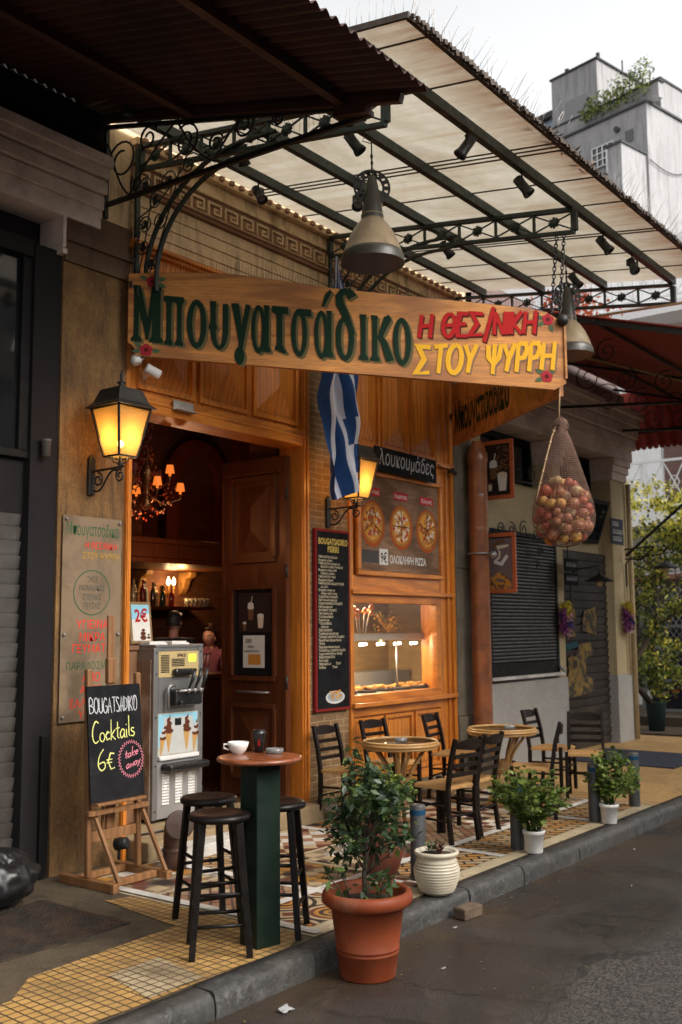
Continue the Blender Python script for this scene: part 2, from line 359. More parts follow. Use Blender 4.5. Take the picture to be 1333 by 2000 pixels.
def kerbstone():
    m, t, b = newmat('kerb_stone'); co = coords(t, world=True)
    c = mix(t, ramp(t, noise(t, co, 3, 8, .7, .8), [(.35, 0.), (.65, 1.)]), (.018, .0175, .017), (.06, .057, .054))
    v = N(t, 'ShaderNodeTexVoronoi'); v.feature = 'DISTANCE_TO_EDGE'; v.inputs['Scale'].default_value = 2.6
    vm = N(t, 'ShaderNodeVectorMath'); vm.operation = 'MULTIPLY_ADD'; nn = N(t, 'ShaderNodeTexNoise'); nn.inputs['Scale'].default_value = 4; t.links.new(co, nn.inputs['Vector']); t.links.new(nn.outputs['Color'], vm.inputs[0]); vm.inputs[1].default_value = (.5, .5, .5); t.links.new(co, vm.inputs[2]); t.links.new(vm.outputs[0], v.inputs['Vector'])
    c = mix(t, ramp(t, noise(t, co, 7, 8, .8, 1.5), [(.54, 0.), (.64, .7)]), c, (.17, .165, .16)); c = mix(t, ramp(t, noise(t, co, 42, 6, .8), [(.45, 0.), (.7, .6)]), c, (.115, .11, .105)); c = mix(t, ramp(t, noise(t, co, 26, 6, .8), [(.52, 0.), (.68, .8)]), c, (.012, .011, .010)); c = mix(t, ramp(t, noise(t, co, 1.1, 6, .7), [(.5, 0.), (.75, .7)]), c, (.06, .045, .03)); t.links.new(c, b.inputs['Base Color'])
    t.links.new(ramp(t, noise(t, co, 2, 5), [(.35, .35), (.65, .75)]), b.inputs['Roughness']); bump(t, b, noise(t, co, 12, 8, .75), .8, .02); return m
KERBM = kerbstone()

def structure(name, m, mt, **k): return m.build(name, mt, kind='structure', **k)
m = M(); m.poly([(-600, -600, -.13), (600, -600, -.13), (600, 600, -.13), (-600, 600, -.13)]); structure('road', m, ASPHALT)
m = M(); m.box(-6, 16.4, 3.81, 6.9, -.3, 0); structure('pavement', m, CONC)
m = M(); x = -6.
random.seed(5)
while x < 16.3:
    l = rnd(.75, 1.25); y0 = 3.655+rnd(-.006, .006)
    zt = rnd(-.006, .004); ns_ = 14; vs = []
    for i in range(ns_+1):
        xx = x+(l-.009)*i/ns_; e = .006 if 0 < i < ns_ else .014; j = lambda: rnd(-e, e)*.6
        vs += [(xx, 3.806, -.3), (xx, 3.806, zt), (xx, y0+.085, zt+j()*.4), (xx, y0+.032+j(), zt-.003+j()*.5), (xx, y0+.008+j()*.6, zt-.018+j()), (xx, y0+j()*.5, zt-.055+j()), (xx, y0-.004+j()*.7, -.3)]
    m.add(vs, [(7*i+k, 7*i+k+1, 7*i+k+8, 7*i+k+7) for i in range(ns_) for k in range(6)], 0, True); m.add(vs[:7], [(6, 5, 4, 3, 2, 1, 0)]); m.add(vs[-7:], [(0, 1, 2, 3, 4, 5, 6)]); x += l
structure('kerb', m, KERBM)
# yellow ribbed tiles
m = M(); m.poly([(-2, 3.81, .004), (4.5, 3.81, .004), (4.73, 3.9, .004), (4.73, 5.35, .004), (4.55, 5.42, .004), (4.42, 4.62, .004), (3.35, 4.56, .004), (3.1, 4.35, .004), (-2, 4.3, .004)]); structure('yellow_tile_path', m, YTILE)
m = M(); m.poly([(3.5, 3.83, .008), (3.87, 3.84, .008), (3.95, 4.26, .008), (3.6, 4.25, .008)]); structure('pale_tile_path', m, PTILE)
# patterned tile floor with marble bands
T = [M() for _ in TP]; mb, mc = M(), M()
xs = [4.84, 5.55, 6.2, 7.2, 8.1, 8.95, 9.7, 10.0]; ys = [3.93, 4.45, 5.25, 5.99]; k = 0
seq = [2, 5, 1, 0, 6, 3, 4, 1, 0, 3, 5, 6, 1, 4, 0, 3, 6, 1, 0, 5, 4]
for i in range(len(xs)-1):
    for j in range(3):
        ti = seq[(i*3+j) % len(seq)]
        if j == 0: ti = (2, 4, 3, 3, 3, 3, 3)[i]
        g = .022; T[ti].poly([(xs[i]+g, ys[j]+g, .006), (xs[i+1]-g, ys[j]+g, .006), (xs[i+1]-g, ys[j+1]-g, .006), (xs[i]+g, ys[j+1]-g, .006)])
mb.poly([(4.74, 3.82, .003), (10.06, 3.82, .003), (10.06, 6.0, .003), (4.74, 6.0, .003)])
for i, tt in enumerate(T):
    if tt.f: structure('patterned_tile_floor', tt, TP[i])
for i in range(1, len(xs)-1, 2): mc.poly([(xs[i]-.045, 3.93, .0095), (xs[i]+.045, 3.93, .0095), (xs[i]+.045, 5.98, .0095), (xs[i]-.045, 5.98, .0095)])
mc.poly([(4.86, 4.41, .0125), (9.98, 4.41, .0125), (9.98, 4.49, .0125), (4.86, 4.49, .0125)]); mc.poly([(4.765, 3.83, .0125), (4.845, 3.83, .0125), (4.845, 5.6, .0125), (4.765, 5.6, .0125)])
structure('cream_marble_floor', mb, MARBLEY); structure('white_marble_floor', mc, MARBLE)
m = M(); m.poly([(10.07, 3.81, .004), (16.38, 3.81, .004), (16.38, 6.6, .004), (10.07, 6.3, .004)]); structure('ochre_path', m, OCHRE)
MATM = mat('blue_mat', (.022, .026, .045), .9, .3, 10, 90, .4)
m = M(); m.box(12.7, 14.2, 4.55, 6.1, .005, .02); tag(m.build('door_mat', MATM, loc=(13.4, 5.3, .005)), 'dark blue mat lying on ochre paving before the shuttered door', 'mat')
HATCH = mat('hatch_metal', (.035, .028, .024), .6, .4, 8, 60, .3, metal=.3, col2=(.07, .045, .03), sc2=5)
m = M(); m.box(2.6, 4.3, 4.88, 5.74, .002, .012)
for i in range(42):
    for j in range(21): m.obox((2.66+i*.039, 4.92+j*.039, .0145), ((.012 if (i+j) % 2 else .004), (.012 if (i+j) % 2 else .004), 0), (-.003, .003, 0), (0, 0, .003))
tag(m.build('metal_hatch_cover', HATCH, loc=(3.45, 5.3, .002)), 'dark ribbed steel hatch cover let into the concrete pavement', 'hatch cover')

# ------------------------------------------------------------------ facade materials
def plaster(name, col, col2, s=2.2, bpv=.5, stain=None, streak=False, scr=False):
    m, t, b = newmat(name); co = coords(t, world=True)
    c = mix(t, ramp(t, noise(t, co, s, 8, .62, .3), [(.35, 0.), (.68, 1.)]), col, col2)
    c = mix(t, ramp(t, noise(t, co, 26, 6, .7), [(.5, 0.), (.8, .55)]), c, mul(col2, .45))
    if scr: c = mix(t, ramp(t, noise(t, coords(t, (1, 1, .4), world=True), 60, 6, .8, 2.), [(.46, 0.), (.66, .55)]), c, mul(col, 1.55)); c = mix(t, ramp(t, noise(t, coords(t, (1, 1, .5), world=True), 38, 6, .8, 2.), [(.52, 0.), (.68, .6)]), c, mul(col2, .4))
    if stain: c = mix(t, ramp(t, noise(t, coords(t, (6, 6, .7), world=True) if streak else co, 1.1, 8, .7, .6), [(.48, 0.), (.68, .8)]), c, stain)
    t.links.new(c, b.inputs['Base Color']); b.inputs['Roughness'].default_value = .85; b.inputs['Specular IOR Level'].default_value = .25
    n = noise(t, coords(t, (1, 1, .35), world=True) if scr else co, 34, 8, .75, 1.2 if scr else 0); bump(t, b, n, bpv, .02 if scr else .012); return m
PLO = plaster('ochre_plaster', (.27, .15, .058), (.13, .072, .033), 3.6, 1., (.075, .045, .028), True, True)
PLC = plaster('brown_capital_stone', (.16, .10, .06), (.10, .06, .038), 3, .5, (.06, .04, .03), True)
CORN = plaster('pale_cornice', (.78, .64, .57), (.66, .53, .47), 2, .2, (.30, .22, .18))
FRZ = plaster('cream_frieze', (.84, .64, .40), (.70, .50, .29), 1.6, .12, (.24, .155, .09), True)
FRZD = plaster('tan_meander', (.40, .235, .15), (.30, .17, .105), 2, .12, (.12, .075, .05))
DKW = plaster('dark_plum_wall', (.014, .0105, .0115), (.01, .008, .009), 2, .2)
BLKF = mat('black_frame', (.006, .0055, .0055), .6, .3, 6, 50, .1, spec=.2)
GREYW = plaster('grey_stucco', (.40, .385, .36), (.34, .325, .30), 1.6, .9)
CREAMW = plaster('cream_wall', (.52, .42, .25), (.45, .36, .21), 1.2, .12, (.36, .27, .16))
STONE = plaster('grey_stone', (.20, .165, .12), (.12, .098, .07), 3.5, .7, (.085, .07, .055), True)
STEP = plaster('step_stone', (.30, .215, .12), (.22, .155, .085), 3, .3)
PIPEM = mat('brown_pipe_paint', (.29, .095, .032), .38, .15, 3, 40, .05, coat=.3, col2=(.15, .055, .025), sc2=3)
def brickm(name, c1, c2, mort, sx=.21, sy=.062, ms=.009):
    m, t, b = newmat(name); g = N(t, 'ShaderNodeNewGeometry'); sp = N(t, 'ShaderNodeSeparateXYZ'); t.links.new(g.outputs['Position'], sp.inputs[0])
    ad = N(t, 'ShaderNodeMath'); t.links.new(sp.outputs[0], ad.inputs[0]); t.links.new(sp.outputs[1], ad.inputs[1])
    cb = N(t, 'ShaderNodeCombineXYZ'); t.links.new(ad.outputs[0], cb.inputs[0]); t.links.new(sp.outputs[2], cb.inputs[1])
    n = N(t, 'ShaderNodeTexBrick'); n.inputs['Scale'].default_value = 1; n.inputs['Brick Width'].default_value = sx; n.inputs['Row Height'].default_value = sy; n.inputs['Mortar Size'].default_value = ms; n.inputs['Mortar Smooth'].default_value = .4
    n.inputs['Color1'].default_value = (*c1, 1); n.inputs['Color2'].default_value = (*c2, 1); n.inputs['Mortar'].default_value = (*mort, 1)
    dn = N(t, 'ShaderNodeTexNoise'); dn.inputs['Scale'].default_value = 9; t.links.new(cb.outputs[0], dn.inputs['Vector'])
    vm = N(t, 'ShaderNodeVectorMath'); vm.operation = 'MULTIPLY_ADD'; t.links.new(dn.outputs['Color'], vm.inputs[0]); vm.inputs[1].default_value = (.012, .012, 0); t.links.new(cb.outputs[0], vm.inputs[2])
    t.links.new(vm.outputs[0], n.inputs[0])
    c = mix(t, ramp(t, noise(t, g.outputs['Position'], 18, 6, .7), [(.4, 0.), (.75, .6)]), n.outputs[0], mul(c2, .5)); t.links.new(c, b.inputs['Base Color']); b.inputs['Roughness'].default_value = .85
    inv = N(t, 'ShaderNodeMath'); inv.operation = 'SUBTRACT'; inv.inputs[0].default_value = 1; t.links.new(n.outputs['Fac'], inv.inputs[1]); bump(t, b, inv.outputs[0], .8, .01); return m
BRICK = brickm('tan_brick', (.27, .155, .07), (.20, .105, .046), (.36, .25, .13)); BRICKD = brickm('dark_brick', (.17, .06, .028), (.11, .038, .018), (.14, .07, .035))
GLASS, t, b = newmat('window_glass'); gl = N(t, 'ShaderNodeBsdfGlossy'); gl.inputs['Roughness'].default_value = .02; tp = N(t, 'ShaderNodeBsdfTransparent'); tp.inputs['Color'].default_value = (.94, .96, .95, 1); fr_n = N(t, 'ShaderNodeFresnel'); fr_n.inputs['IOR'].default_value = 1.5; ms = N(t, 'ShaderNodeMixShader'); t.links.new(fr_n.outputs[0], ms.inputs[0]); t.links.new(tp.outputs[0], ms.inputs[1]); t.links.new(gl.outputs[0], ms.inputs[2]); t.links.new(ms.outputs[0], t.nodes['Material Output'].inputs[0])
DGLASS = mat('dark_glass', (.012, .013, .015), .06, .2, 2, 30, 0, spec=.9, rvar=0)

# ------------------------------------------------------------------ cafe building
F = 6.25
cafe = thing('cafe_building', 'old cafe front of plaster, brick and orange wood under a meander frieze', 'building', (7.7, 6.6, 0))
def P(name, m, mt, par=None, **k): return m.build(name, mt, par or cafe, **k)
m = M(); m.box(4.74, 5.375, F, 6.95, 0, 4.56); P('plaster_pillar', m, PLO)
m = M(); m.box(4.735, 5.39, F-.03, 6.95, 4.56, 4.60); m.box(4.735, 5.385, F-.015, 6.95, 4.60, 4.72); m.box(4.735, 5.40, F-.045, 6.95, 4.72, 4.79); m.box(4.735, 5.40, F-.02, 6.95, 4.79, 5.0); P('pillar_capital', m, PLC)
m = M(); m.box(4.735, 11.0, F+.02, 6.95, 5.0, 6.1); m.box(5.40, 10.6, F+.02, 6.95, 4.92, 4.999); P('upper_wall', m, FRZ)
m = M()
for i in range(4): m.box(5.40, 10.6, F, F+.018, 4.925+i*.108, 5.025+i*.108)
P('siding_boards', m, FRZ, bevel=.006)
m = M(); m.box(5.40, 10.7, F-.035, F+.018, 5.358, 5.385); m.box(5.40, 10.7, F-.055, F+.018, 5.386, 5.40); P('frieze_ledge', m, FRZD)
m = M(); p = .215; x = 5.42; y0 = F+.004
m2 = M(); m2.box(5.40, 10.7, F+.006, F+.018, 5.402, 5.60); P('meander_ground', m2, FRZD)
while x < 10.5:                                            # greek key relief
    z0, h, th = 5.412, .15, .019; d0, d1 = F-.012, F+.005
    def seg(a0, a1, b0, b1): m.box(x+a0*p, x+a1*p, d0, d1, z0+b0*h, z0+b1*h)
    e = th/p; f = th/h
    seg(0, e, 0, 1); seg(e, .8, 1-f, 1); seg(.8-e, .8, .28, 1-f); seg(.34, .8-e, .28, .28+f); seg(.34, .34+e, .28+f, .68); seg(.34+e, .6, .68-f, .68); seg(e, 1, 0, f*.9); x += p
P('meander_band', m, FRZ)
m = M(); m.box(5.40, 10.7, F-.02, F+.018, 5.602, 5.64); m.box(5.40, 10.7, F, F+.018, 5.642, 5.74); m.box(5.40, 10.7, F-.06, F+.018, 5.742, 5.80); P('frieze_top_ledge', m, FRZ)
# tiny bits of frieze bracket blocks and roof tile edge above
m = M()
for i in range(40): m.box(5.45+i*.13, 5.5+i*.13, F-.09, F-.061, 5.765, 5.80)
P('dentil_band', m, FRZD)
# door bay
m = M(); m.box(5.376, 5.425, F-.03, 6.5, 0, 3.60); m.box(5.382, 5.40, F-.04, F-.0305, 0, 3.60); P('door_jamb', m, WV)
m = M(); m.box(7.555, 7.66, F-.03, 6.5, 0, 4.85); m.box(7.575, 7.60, F-.045, F-.0305, 0, 4.85); m.box(7.615, 7.645, F-.05, F-.0305, 0, 4.85); P('door_jamb', m, WV)
m = M(); m.box(5.426, 7.5545, F-.05, 6.5, 3.51, 3.60); m.box(5.378, 7.5545, F-.03, 6.5, 3.601, 3.665); m.box(5.40, 7.60, F-.062, F-.052, 3.585, 3.60); P('door_header', m, WH, bevel=.006)
m = M(); m.box(5.378, 7.553, F, 6.4, 3.666, 4.85)
P('panel_ground', m, WV)
def pyramid_panel(x0, x1, z0, z1, y=F, rise=.07, par=None, apex=True, wv=WV):
    m = M(); fr = .035
    m.bar((x0, y-.012, z0+fr/2), (x1, y-.012, z0+fr/2), .034, fr); m.bar((x0, y-.012, z1-fr/2), (x1, y-.012, z1-fr/2), .034, fr)
    m.bar((x0+fr/2, y-.0125, z0+fr), (x0+fr/2, y-.0125, z1-fr), fr, .034); m.bar((x1-fr/2, y-.0125, z0+fr), (x1-fr/2, y-.0125, z1-fr), fr, .034)
    a, b2, c, d = x0+fr+.03, x1-fr-.03, z0+fr+.03, z1-fr-.03; cx = (a+b2)/2; hh = (b2-a)/2*1.05
    yy = y-.003
    if apex: m.add([(a, yy, c), (b2, yy, c), (b2, yy, d), (a, yy, d), (cx, yy-rise, c+hh), (cx, yy-rise, max(c+hh+.02, d-hh))], [(0, 1, 4), (1, 2, 5, 4), (2, 3, 5), (3, 0, 4, 5)])
    else: m.box(a, b2, yy-.01, yy, c, d)
    return P('panel', m, wv, par)
for x0, x1 in ((5.48, 6.12), (6.18, 6.81), (6.87, 7.51)): pyramid_panel(x0, x1, 3.70, 4.72)
m = M(); m.box(5.37, 7.66, F-.05, F+.018, 4.852, 4.88); m.box(5.37, 7.67, F-.09, F+.018, 4.881, 4.92); P('wood_cornice', m, WH, bevel=.008)
GALV = mat('galvanised_plate', (.42, .40, .37), .5, .2, 8, 60, .1, metal=.6)
m = M(); m.box(5.83, 6.06, F-.07, F-.064, 3.575, 3.66); m.box(5.83, 6.06, F-.13, F-.0705, 3.571, 3.577)
for i in (0, 1, 2): m.lathe([(.006, 0), (.006, .004)], (5.87+i*.075, F-.071, 3.63), 8, 0, (0, -1, 0), cap=True)
P('steel_plate', m, GALV)
m = M(); m.box(5.45, 7.6, 6.0, 6.7, 0, .15); P('door_step', m, STEP, bevel=.01)
m = M(); m.box(5.55, 6.35, 5.78, 5.998, .006, .10); P('marble_step', m, MARBLE, bevel=.006)
# brick pillar
m = M(); m.box(7.662, 8.318, F, 6.6, .12, 5.0); P('brick_pillar', m, BRICK)
m = M(); m.box(7.665, 10.5, F-.03, 6.6, 0, .119); P('plinth', m, STONE)
# wooden window bay
m = M(); m.box(8.32, 8.37, F-.03, 6.5, .12, 4.85); m.box(10.06, 10.39, F-.005, 6.5, .12, 4.85); m.box(10.2, 10.24, F-.03, F-.0055, .12, 4.85); m.box(10.3, 10.37, F-.035, F-.0055, .12, 4.85); P('bay_post', m, WV)
for bl in (((8.37, 10.06, F-.03, 6.5, 3.40, 3.66), (8.33, 10.34, F-.07, F-.031, 3.60, 3.66)), ((8.37, 10.06, F-.005, 6.5, 2.10, 2.30), (8.33, 10.33, F-.06, F-.0055, 2.10, 2.145)), ((8.37, 10.06, F-.005, 6.5, .86, 1.0), (8.33, 10.34, F-.075, F-.0055, .955, 1.0)), ((8.37, 10.06, F-.005, 6.5, .121, .22),)):
    m = M(); [m.box(*q_) for q_ in bl]; P('bay_rail', m, WH, bevel=.006)
for a_, b_z in ((.22, .86), (3.661, 4.85), (2.301, 3.399)): m = M(); m.box(8.37, 10.06, F+.03, 6.45, a_, b_z); P('bay_ground', m, WV)
for x0, x1 in ((8.40, 8.92), (8.97, 9.49), (9.54, 10.05)):
    pyramid_panel(x0, x1, 3.68, 4.82, F+.027, .055); pyramid_panel(x0, x1, .235, .845, F+.027, .02, apex=False)
m = M(); m.box(7.668, 10.42, F-.09, F+.018, 4.852, 4.92); P('wood_cornice', m, WH, bevel=.008)
m = M(); m.box(10.41, 10.83, F-.04, 6.7, 0, .72); m.box(10.43, 10.80, F-.01, 6.7, .721, 2.45); m.box(10.415, 10.815, F-.025, 6.7, 2.451, 4.999); P('stone_pier', m, STONE, bevel=.012)
# serving window
win = M(); win.box(8.371, 10.059, F-.012, 6.33, 2.012, 2.099); win.box(8.371, 10.059, F-.012, 6.33, 1.001, 1.075); win.box(8.371, 8.395, F-.02, 6.33, 1.0755, 2.0115); win.box(9.965, 10.059, F-.012, 6.33, 1.0755, 2.0115); win.box(9.965, 9.985, F-.025, F-.0125, 1.05, 2.04); win.box(8.38, 9.9645, F-.025, F-.0125, 2.013, 2.035)
wf = P('serving_window', win, WH, bevel=.004)
m = M(); m.poly([(8.395, F+.03, 1.0755), (9.965, F+.03, 1.0755), (9.965, F+.03, 2.0115), (8.395, F+.03, 2.0115)]); P('pane', m, GLASS, wf)
# shop interior shell
INR = mat('interior_red_paint', (.2, .05, .02), .6, .3, 2, 40, .1); INF = mat('interior_floor', (.10, .05, .03), .3, .3, 3, 40, .1); INW = mat('pale_lining_wood', (.22, .13, .05), .5, .2, 3, 40, .05, stretch=(1, 1, 6))
m = M(); m.box(4.9, 12.5, 10.6, 10.8, .15, 4.9); m.box(4.75, 4.9, 6.96, 10.8, .15, 4.9); m.box(12.5, 12.7, 6.96, 10.8, .15, 4.9); m.box(7.62, 8.3, 6.601, 6.96, .15, 4.9); P('interior_wall', m, BRICKD)
m = M(); m.box(4.75, 12.7, 6.96, 10.8, 4.901, 4.999); P('ceiling', m, INR)
m = M(); m.box(4.75, 12.7, 6.71, 10.8, .0, .148); P('interior_floor', m, INF)
m = M(); m.box(8.32, 10.6, 7.30, 7.36, .15, 4.9); m.box(10.55, 10.62, 6.71, 7.3, .15, 4.9); m.box(8.30, 8.335, 6.61, 7.3, .15, 4.9); P('case_lining', m, INW)
m = M()                                                   # arched niche and red surrounds on the back wall
ar = [(10.37+.62*math.cos(a), 10.55, 3.85+.62*math.sin(a)) for a in [math.pi*i/14 for i in range(15)]]; ai = [(10.37+.40*math.cos(a), 10.55, 3.85+.40*math.sin(a)) for a in [math.pi*i/14 for i in range(15)]]
ar = [(10.99, 10.55, 2.75)]+ar+[(9.75, 10.55, 2.75)]; ai = [(10.77, 10.55, 2.75)]+ai+[(9.97, 10.55, 2.75)]; n = len(ar)
m.add(ar+ai+[(a, b-.1, c) for a, b, c in ar+ai], [(2*n+i, 2*n+i+1, 3*n+i+1, 3*n+i) for i in range(n-1)]+[(n+i, n+i+1, 3*n+i+1, 3*n+i) for i in range(n-1)]+[(i, 2*n+i, 2*n+i+1, i+1) for i in range(n-1)])
m.box(8.9, 9.25, 10.4, 10.598, 2.75, 4.6); m.box(11.2, 11.6, 10.4, 10.598, .2, 4.6); P('arch_surround', m, mat('arch_paint', (.15, .035, .016), .5, .2, 4, 40, .05))
# back bar canopy, shelves, counter
m = M(); m.box(5.2, 10.6, 9.3, 10.59, 2.62, 2.80); m.box(5.2, 10.65, 9.22, 10.59, 2.801, 2.86); m.box(5.2, 10.62, 9.27, 10.59, 2.56, 2.619); P('bar_canopy', m, WD, bevel=.01)
m = M(); m.box(5.2, 10.3, 10.05, 10.59, 2.02, 2.06); m.box(5.2, 10.3, 10.05, 10.59, 1.2, 1.24); m.box(5.2, 10.3, 9.95, 10.59, .15, 1.0); P('bar_shelf', m, WD)
m = M(); m.box(7.6, 10.2, 8.0, 8.35, .15, 1.22); m.box(7.55, 10.25, 7.95, 8.4, 1.221, 1.27); P('bar_counter', m, WD, bevel=.01)
for x_ in (9.3, 10.12): m = M(); m.prism([(x_, 10.598, 2.24), (x_, 10.598, 2.555), (x_, 10.34, 2.555), (x_, 10.36, 2.49), (x_, 10.46, 2.45), (x_, 10.5, 2.33), (x_, 10.56, 2.25)], (.12, 0, 0)); P('corbel', m, mat('gilded_corbel', (.34, .18, .055), .5, .5, 12, 30, .6), bevel=.012)
# door leaf standing open inwards
lf = M(); DX = 7.46
lf.box(DX, DX+.05, 6.33, 7.17, .17, 3.42)
for y in (6.345, 7.155): lf.box(DX-.015, DX-.0005, y-.014, y+.014, .18, 3.41)
leafo = P('door_leaf', lf, WD)
def leafpan(z0, z1, y0=6.47, y1=7.03):
    m = M(); x = DX-.002
    m.bar((x-.012, y0, z0), (x-.012, y1, z0), .035, .045); m.bar((x-.012, y0, z1), (x-.012, y1, z1), .035, .045); m.bar((x-.0125, y0, z0+.024), (x-.0125, y0, z1-.024), .045, .035); m.bar((x-.0125, y1, z0+.024), (x-.0125, y1, z1-.024), .045, .035)
    return m
m = leafpan(2.42, 3.22); x = DX-.002; m.add([(x, 6.55, 2.5), (x, 6.95, 2.5), (x, 6.95, 3.15), (x, 6.55, 3.15), (x-.05, 6.75, 2.72), (x-.05, 6.75, 2.93)], [(1, 0, 4), (2, 1, 4, 5), (3, 2, 5), (0, 3, 5, 4)]); m.box(DX-.03, DX-.0005, 6.4, 7.1, 3.26, 3.29); P('panel', m, WD, leafo)
m = leafpan(.35, 1.02); m.add([(x, 6.55, .43), (x, 6.95, .43), (x, 6.95, .95), (x, 6.55, .95), (x-.05, 6.75, .62), (x-.05, 6.75, .76)], [(1, 0, 4), (2, 1, 4, 5), (3, 2, 5), (0, 3, 5, 4)]); P('panel', m, WD, leafo)
m = leafpan(1.28, 2.16); P('pane_frame', m, WD, leafo)
m = M(); m.box(DX-.008, DX-.0008, 6.495, 7.005, 1.305, 2.135); P('pane', m, DGLASS, leafo)
m = M(); m.tube([(DX-.001, 6.55, 1.15), (DX-.04, 6.56, 1.15), (DX-.04, 6.94, 1.15), (DX-.001, 6.95, 1.15)], .011, 8); P('handle', m, STEEL, leafo)
m = M()
for z in (.55, 1.25, 2.3, 3.05): m.tube([(DX-.012, 6.326, z-.06), (DX-.012, 6.326, z+.06)], .013, 8)
P('hinge', m, BLACKIRON, leafo)
# stickers on the door glass
PAPER = flat('paper', (.62, .6, .55)); PAPB = flat('brown_print', (.16, .075, .035)); PAPR = flat('red_print', (.4, .06, .04)); PAPD = flat('dark_print', (.03, .018, .014)); PAPC = flat('cream_print', (.62, .52, .4)); PAPO = flat('orange_print', (.52, .22, .04)); PAPBL = flat('blue_print', (.25, .5, .62))
mp = plane((DX-.012, 6.98, 1.32), (0, -1, 0), (0, 0, 1))
def cup_art(m, x, y, s, mp, tall, off, i_body, i_foam):
    m.ribbon([(x, y), (x, y+.55*s)], [.13*s, .19*s], mp, off, i_body); m.disc((x, y+.55*s), .19*s, .09*s, mp, off+.001, i_foam)
    if tall:
        m.disc((x, y+.66*s), .17*s, .13*s, mp, off+.0014, i_foam); m.ribbon([(x+.02*s, y+.7*s), (x+.1*s, y+1.05*s)], .02*s, mp, off+.0018, i_foam)
m = M(); m.text('250', mp, .13, .3, .055, 'LEFT', .001, m=1, off=.003); m.text('FRESH', mp, .16, .25, .032, 'LEFT', .0006, m=1, off=.003); m.text('ORANGE JUICE', mp, .12, .21, .028, 'LEFT', .0006, m=1, off=.003)
m.poly([mp(.1, .06, .001), mp(.38, .06, .001), mp(.38, .37, .001), mp(.1, .37, .001)], 0); m.poly([mp(.17, .09, .003), mp(.33, .09, .003), mp(.33, .19, .003), mp(.17, .19, .003)], 2)
P('sticker', m, [PAPER, PAPD, PAPO], leafo)
m = M(); m.poly([mp(.04, .4, .001), mp(.46, .4, .001), mp(.46, .78, .001), mp(.04, .78, .001)], 0); cup_art(m, .2, .52, .22, mp, True, .002, 1, 2); cup_art(m, .33, .44, .22, mp, False, .004, 3, 2); cup_art(m, .12, .42, .13, mp, False, .003, 1, 2); P('sticker', m, [PAPD, PAPB, PAPER, PAPC], leafo)

# ------------------------------------------------------------------ neighbour shop (left)
nb = thing('neighbour_shop', 'closed neighbour shop front with pale cornice, dark window and grey shutter', 'building', (3.5, 6.6, 0))
m = M(); m.box(-3, 5.06, 6.21, 6.95, 4.90, 5.05); m.box(-3, 5.07, 6.185, 6.95, 5.051, 5.16); m.box(-3, 5.075, 6.20, 6.95, 5.161, 5.175); m.box(-3, 5.08, 6.16, 6.95, 5.176, 5.28); m.box(-3, 5.08, 6.185, 6.95, 5.281, 5.30); m.box(-3, 5.09, 6.14, 6.95, 5.301, 5.385); m.box(-3, 5.10, 6.11, 6.95, 5.386, 5.475); P('cornice', m, CORN, nb, bevel=.012)
m = M(); m.prism([(4.733, 6.215, 4.899), (4.733, 6.215, 4.66), (4.733, 6.24, 4.64), (4.733, 6.42, 4.64), (4.733, 6.52, 4.76), (4.733, 6.6, 4.899)], (-.03, 0, 0)); m.box(4.69, 4.734, 6.2, 6.46, 4.60, 4.638); P('capital', m, CORN, nb)
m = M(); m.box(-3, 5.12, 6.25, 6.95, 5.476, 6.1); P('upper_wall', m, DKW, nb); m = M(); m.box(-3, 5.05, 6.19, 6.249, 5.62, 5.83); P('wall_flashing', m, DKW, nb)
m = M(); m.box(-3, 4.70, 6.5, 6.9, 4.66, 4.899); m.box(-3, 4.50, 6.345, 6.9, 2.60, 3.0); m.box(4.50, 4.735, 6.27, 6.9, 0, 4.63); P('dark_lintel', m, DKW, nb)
m = M(); m.box(4.64, 4.69, 6.235, 6.268, 0, 1.0); m.box(-3, 4.498, 6.29, 6.36, 3.001, 3.06); m.box(4.42, 4.498, 6.30, 6.37, 3.061, 4.52); m.box(3.2, 3.3, 6.30, 6.37, 3.061, 4.52); m.box(-3, 4.498, 6.28, 6.36, 4.521, 4.658); fr_ = P('window_frame', m, BLKF, nb, bevel=.006)
m = M(); m.box(-3, 4.42, 6.345, 6.352, 3.06, 4.52); P('pane', m, DGLASS, fr_)
SHUT = mat('grey_shutter', (.105, .095, .088), .5, .25, 3, 40, .08, metal=.2, col2=(.06, .05, .042), sc2=2)
m = M()
for i in range(25): m.add([(-3, 6.37, i*.105), (4.499, 6.37, i*.105), (4.499, 6.35, i*.105+.085), (-3, 6.35, i*.105+.085), (4.499, 6.378, i*.105+.09), (-3, 6.378, i*.105+.09), (4.499, 6.37, i*.105+.105), (-3, 6.37, i*.105+.105)], [(0, 1, 2, 3), (3, 2, 4, 5), (5, 4, 6, 7)])
P('roller_shutter', m, SHUT, nb)
m = M(); m.lathe([(.03, 0), (.036, .11), (.04, .115), (.04, .13)], (4.6, 6.22, 3.02), 14, cap=True); P('wall_cup', m, SHUT, nb)

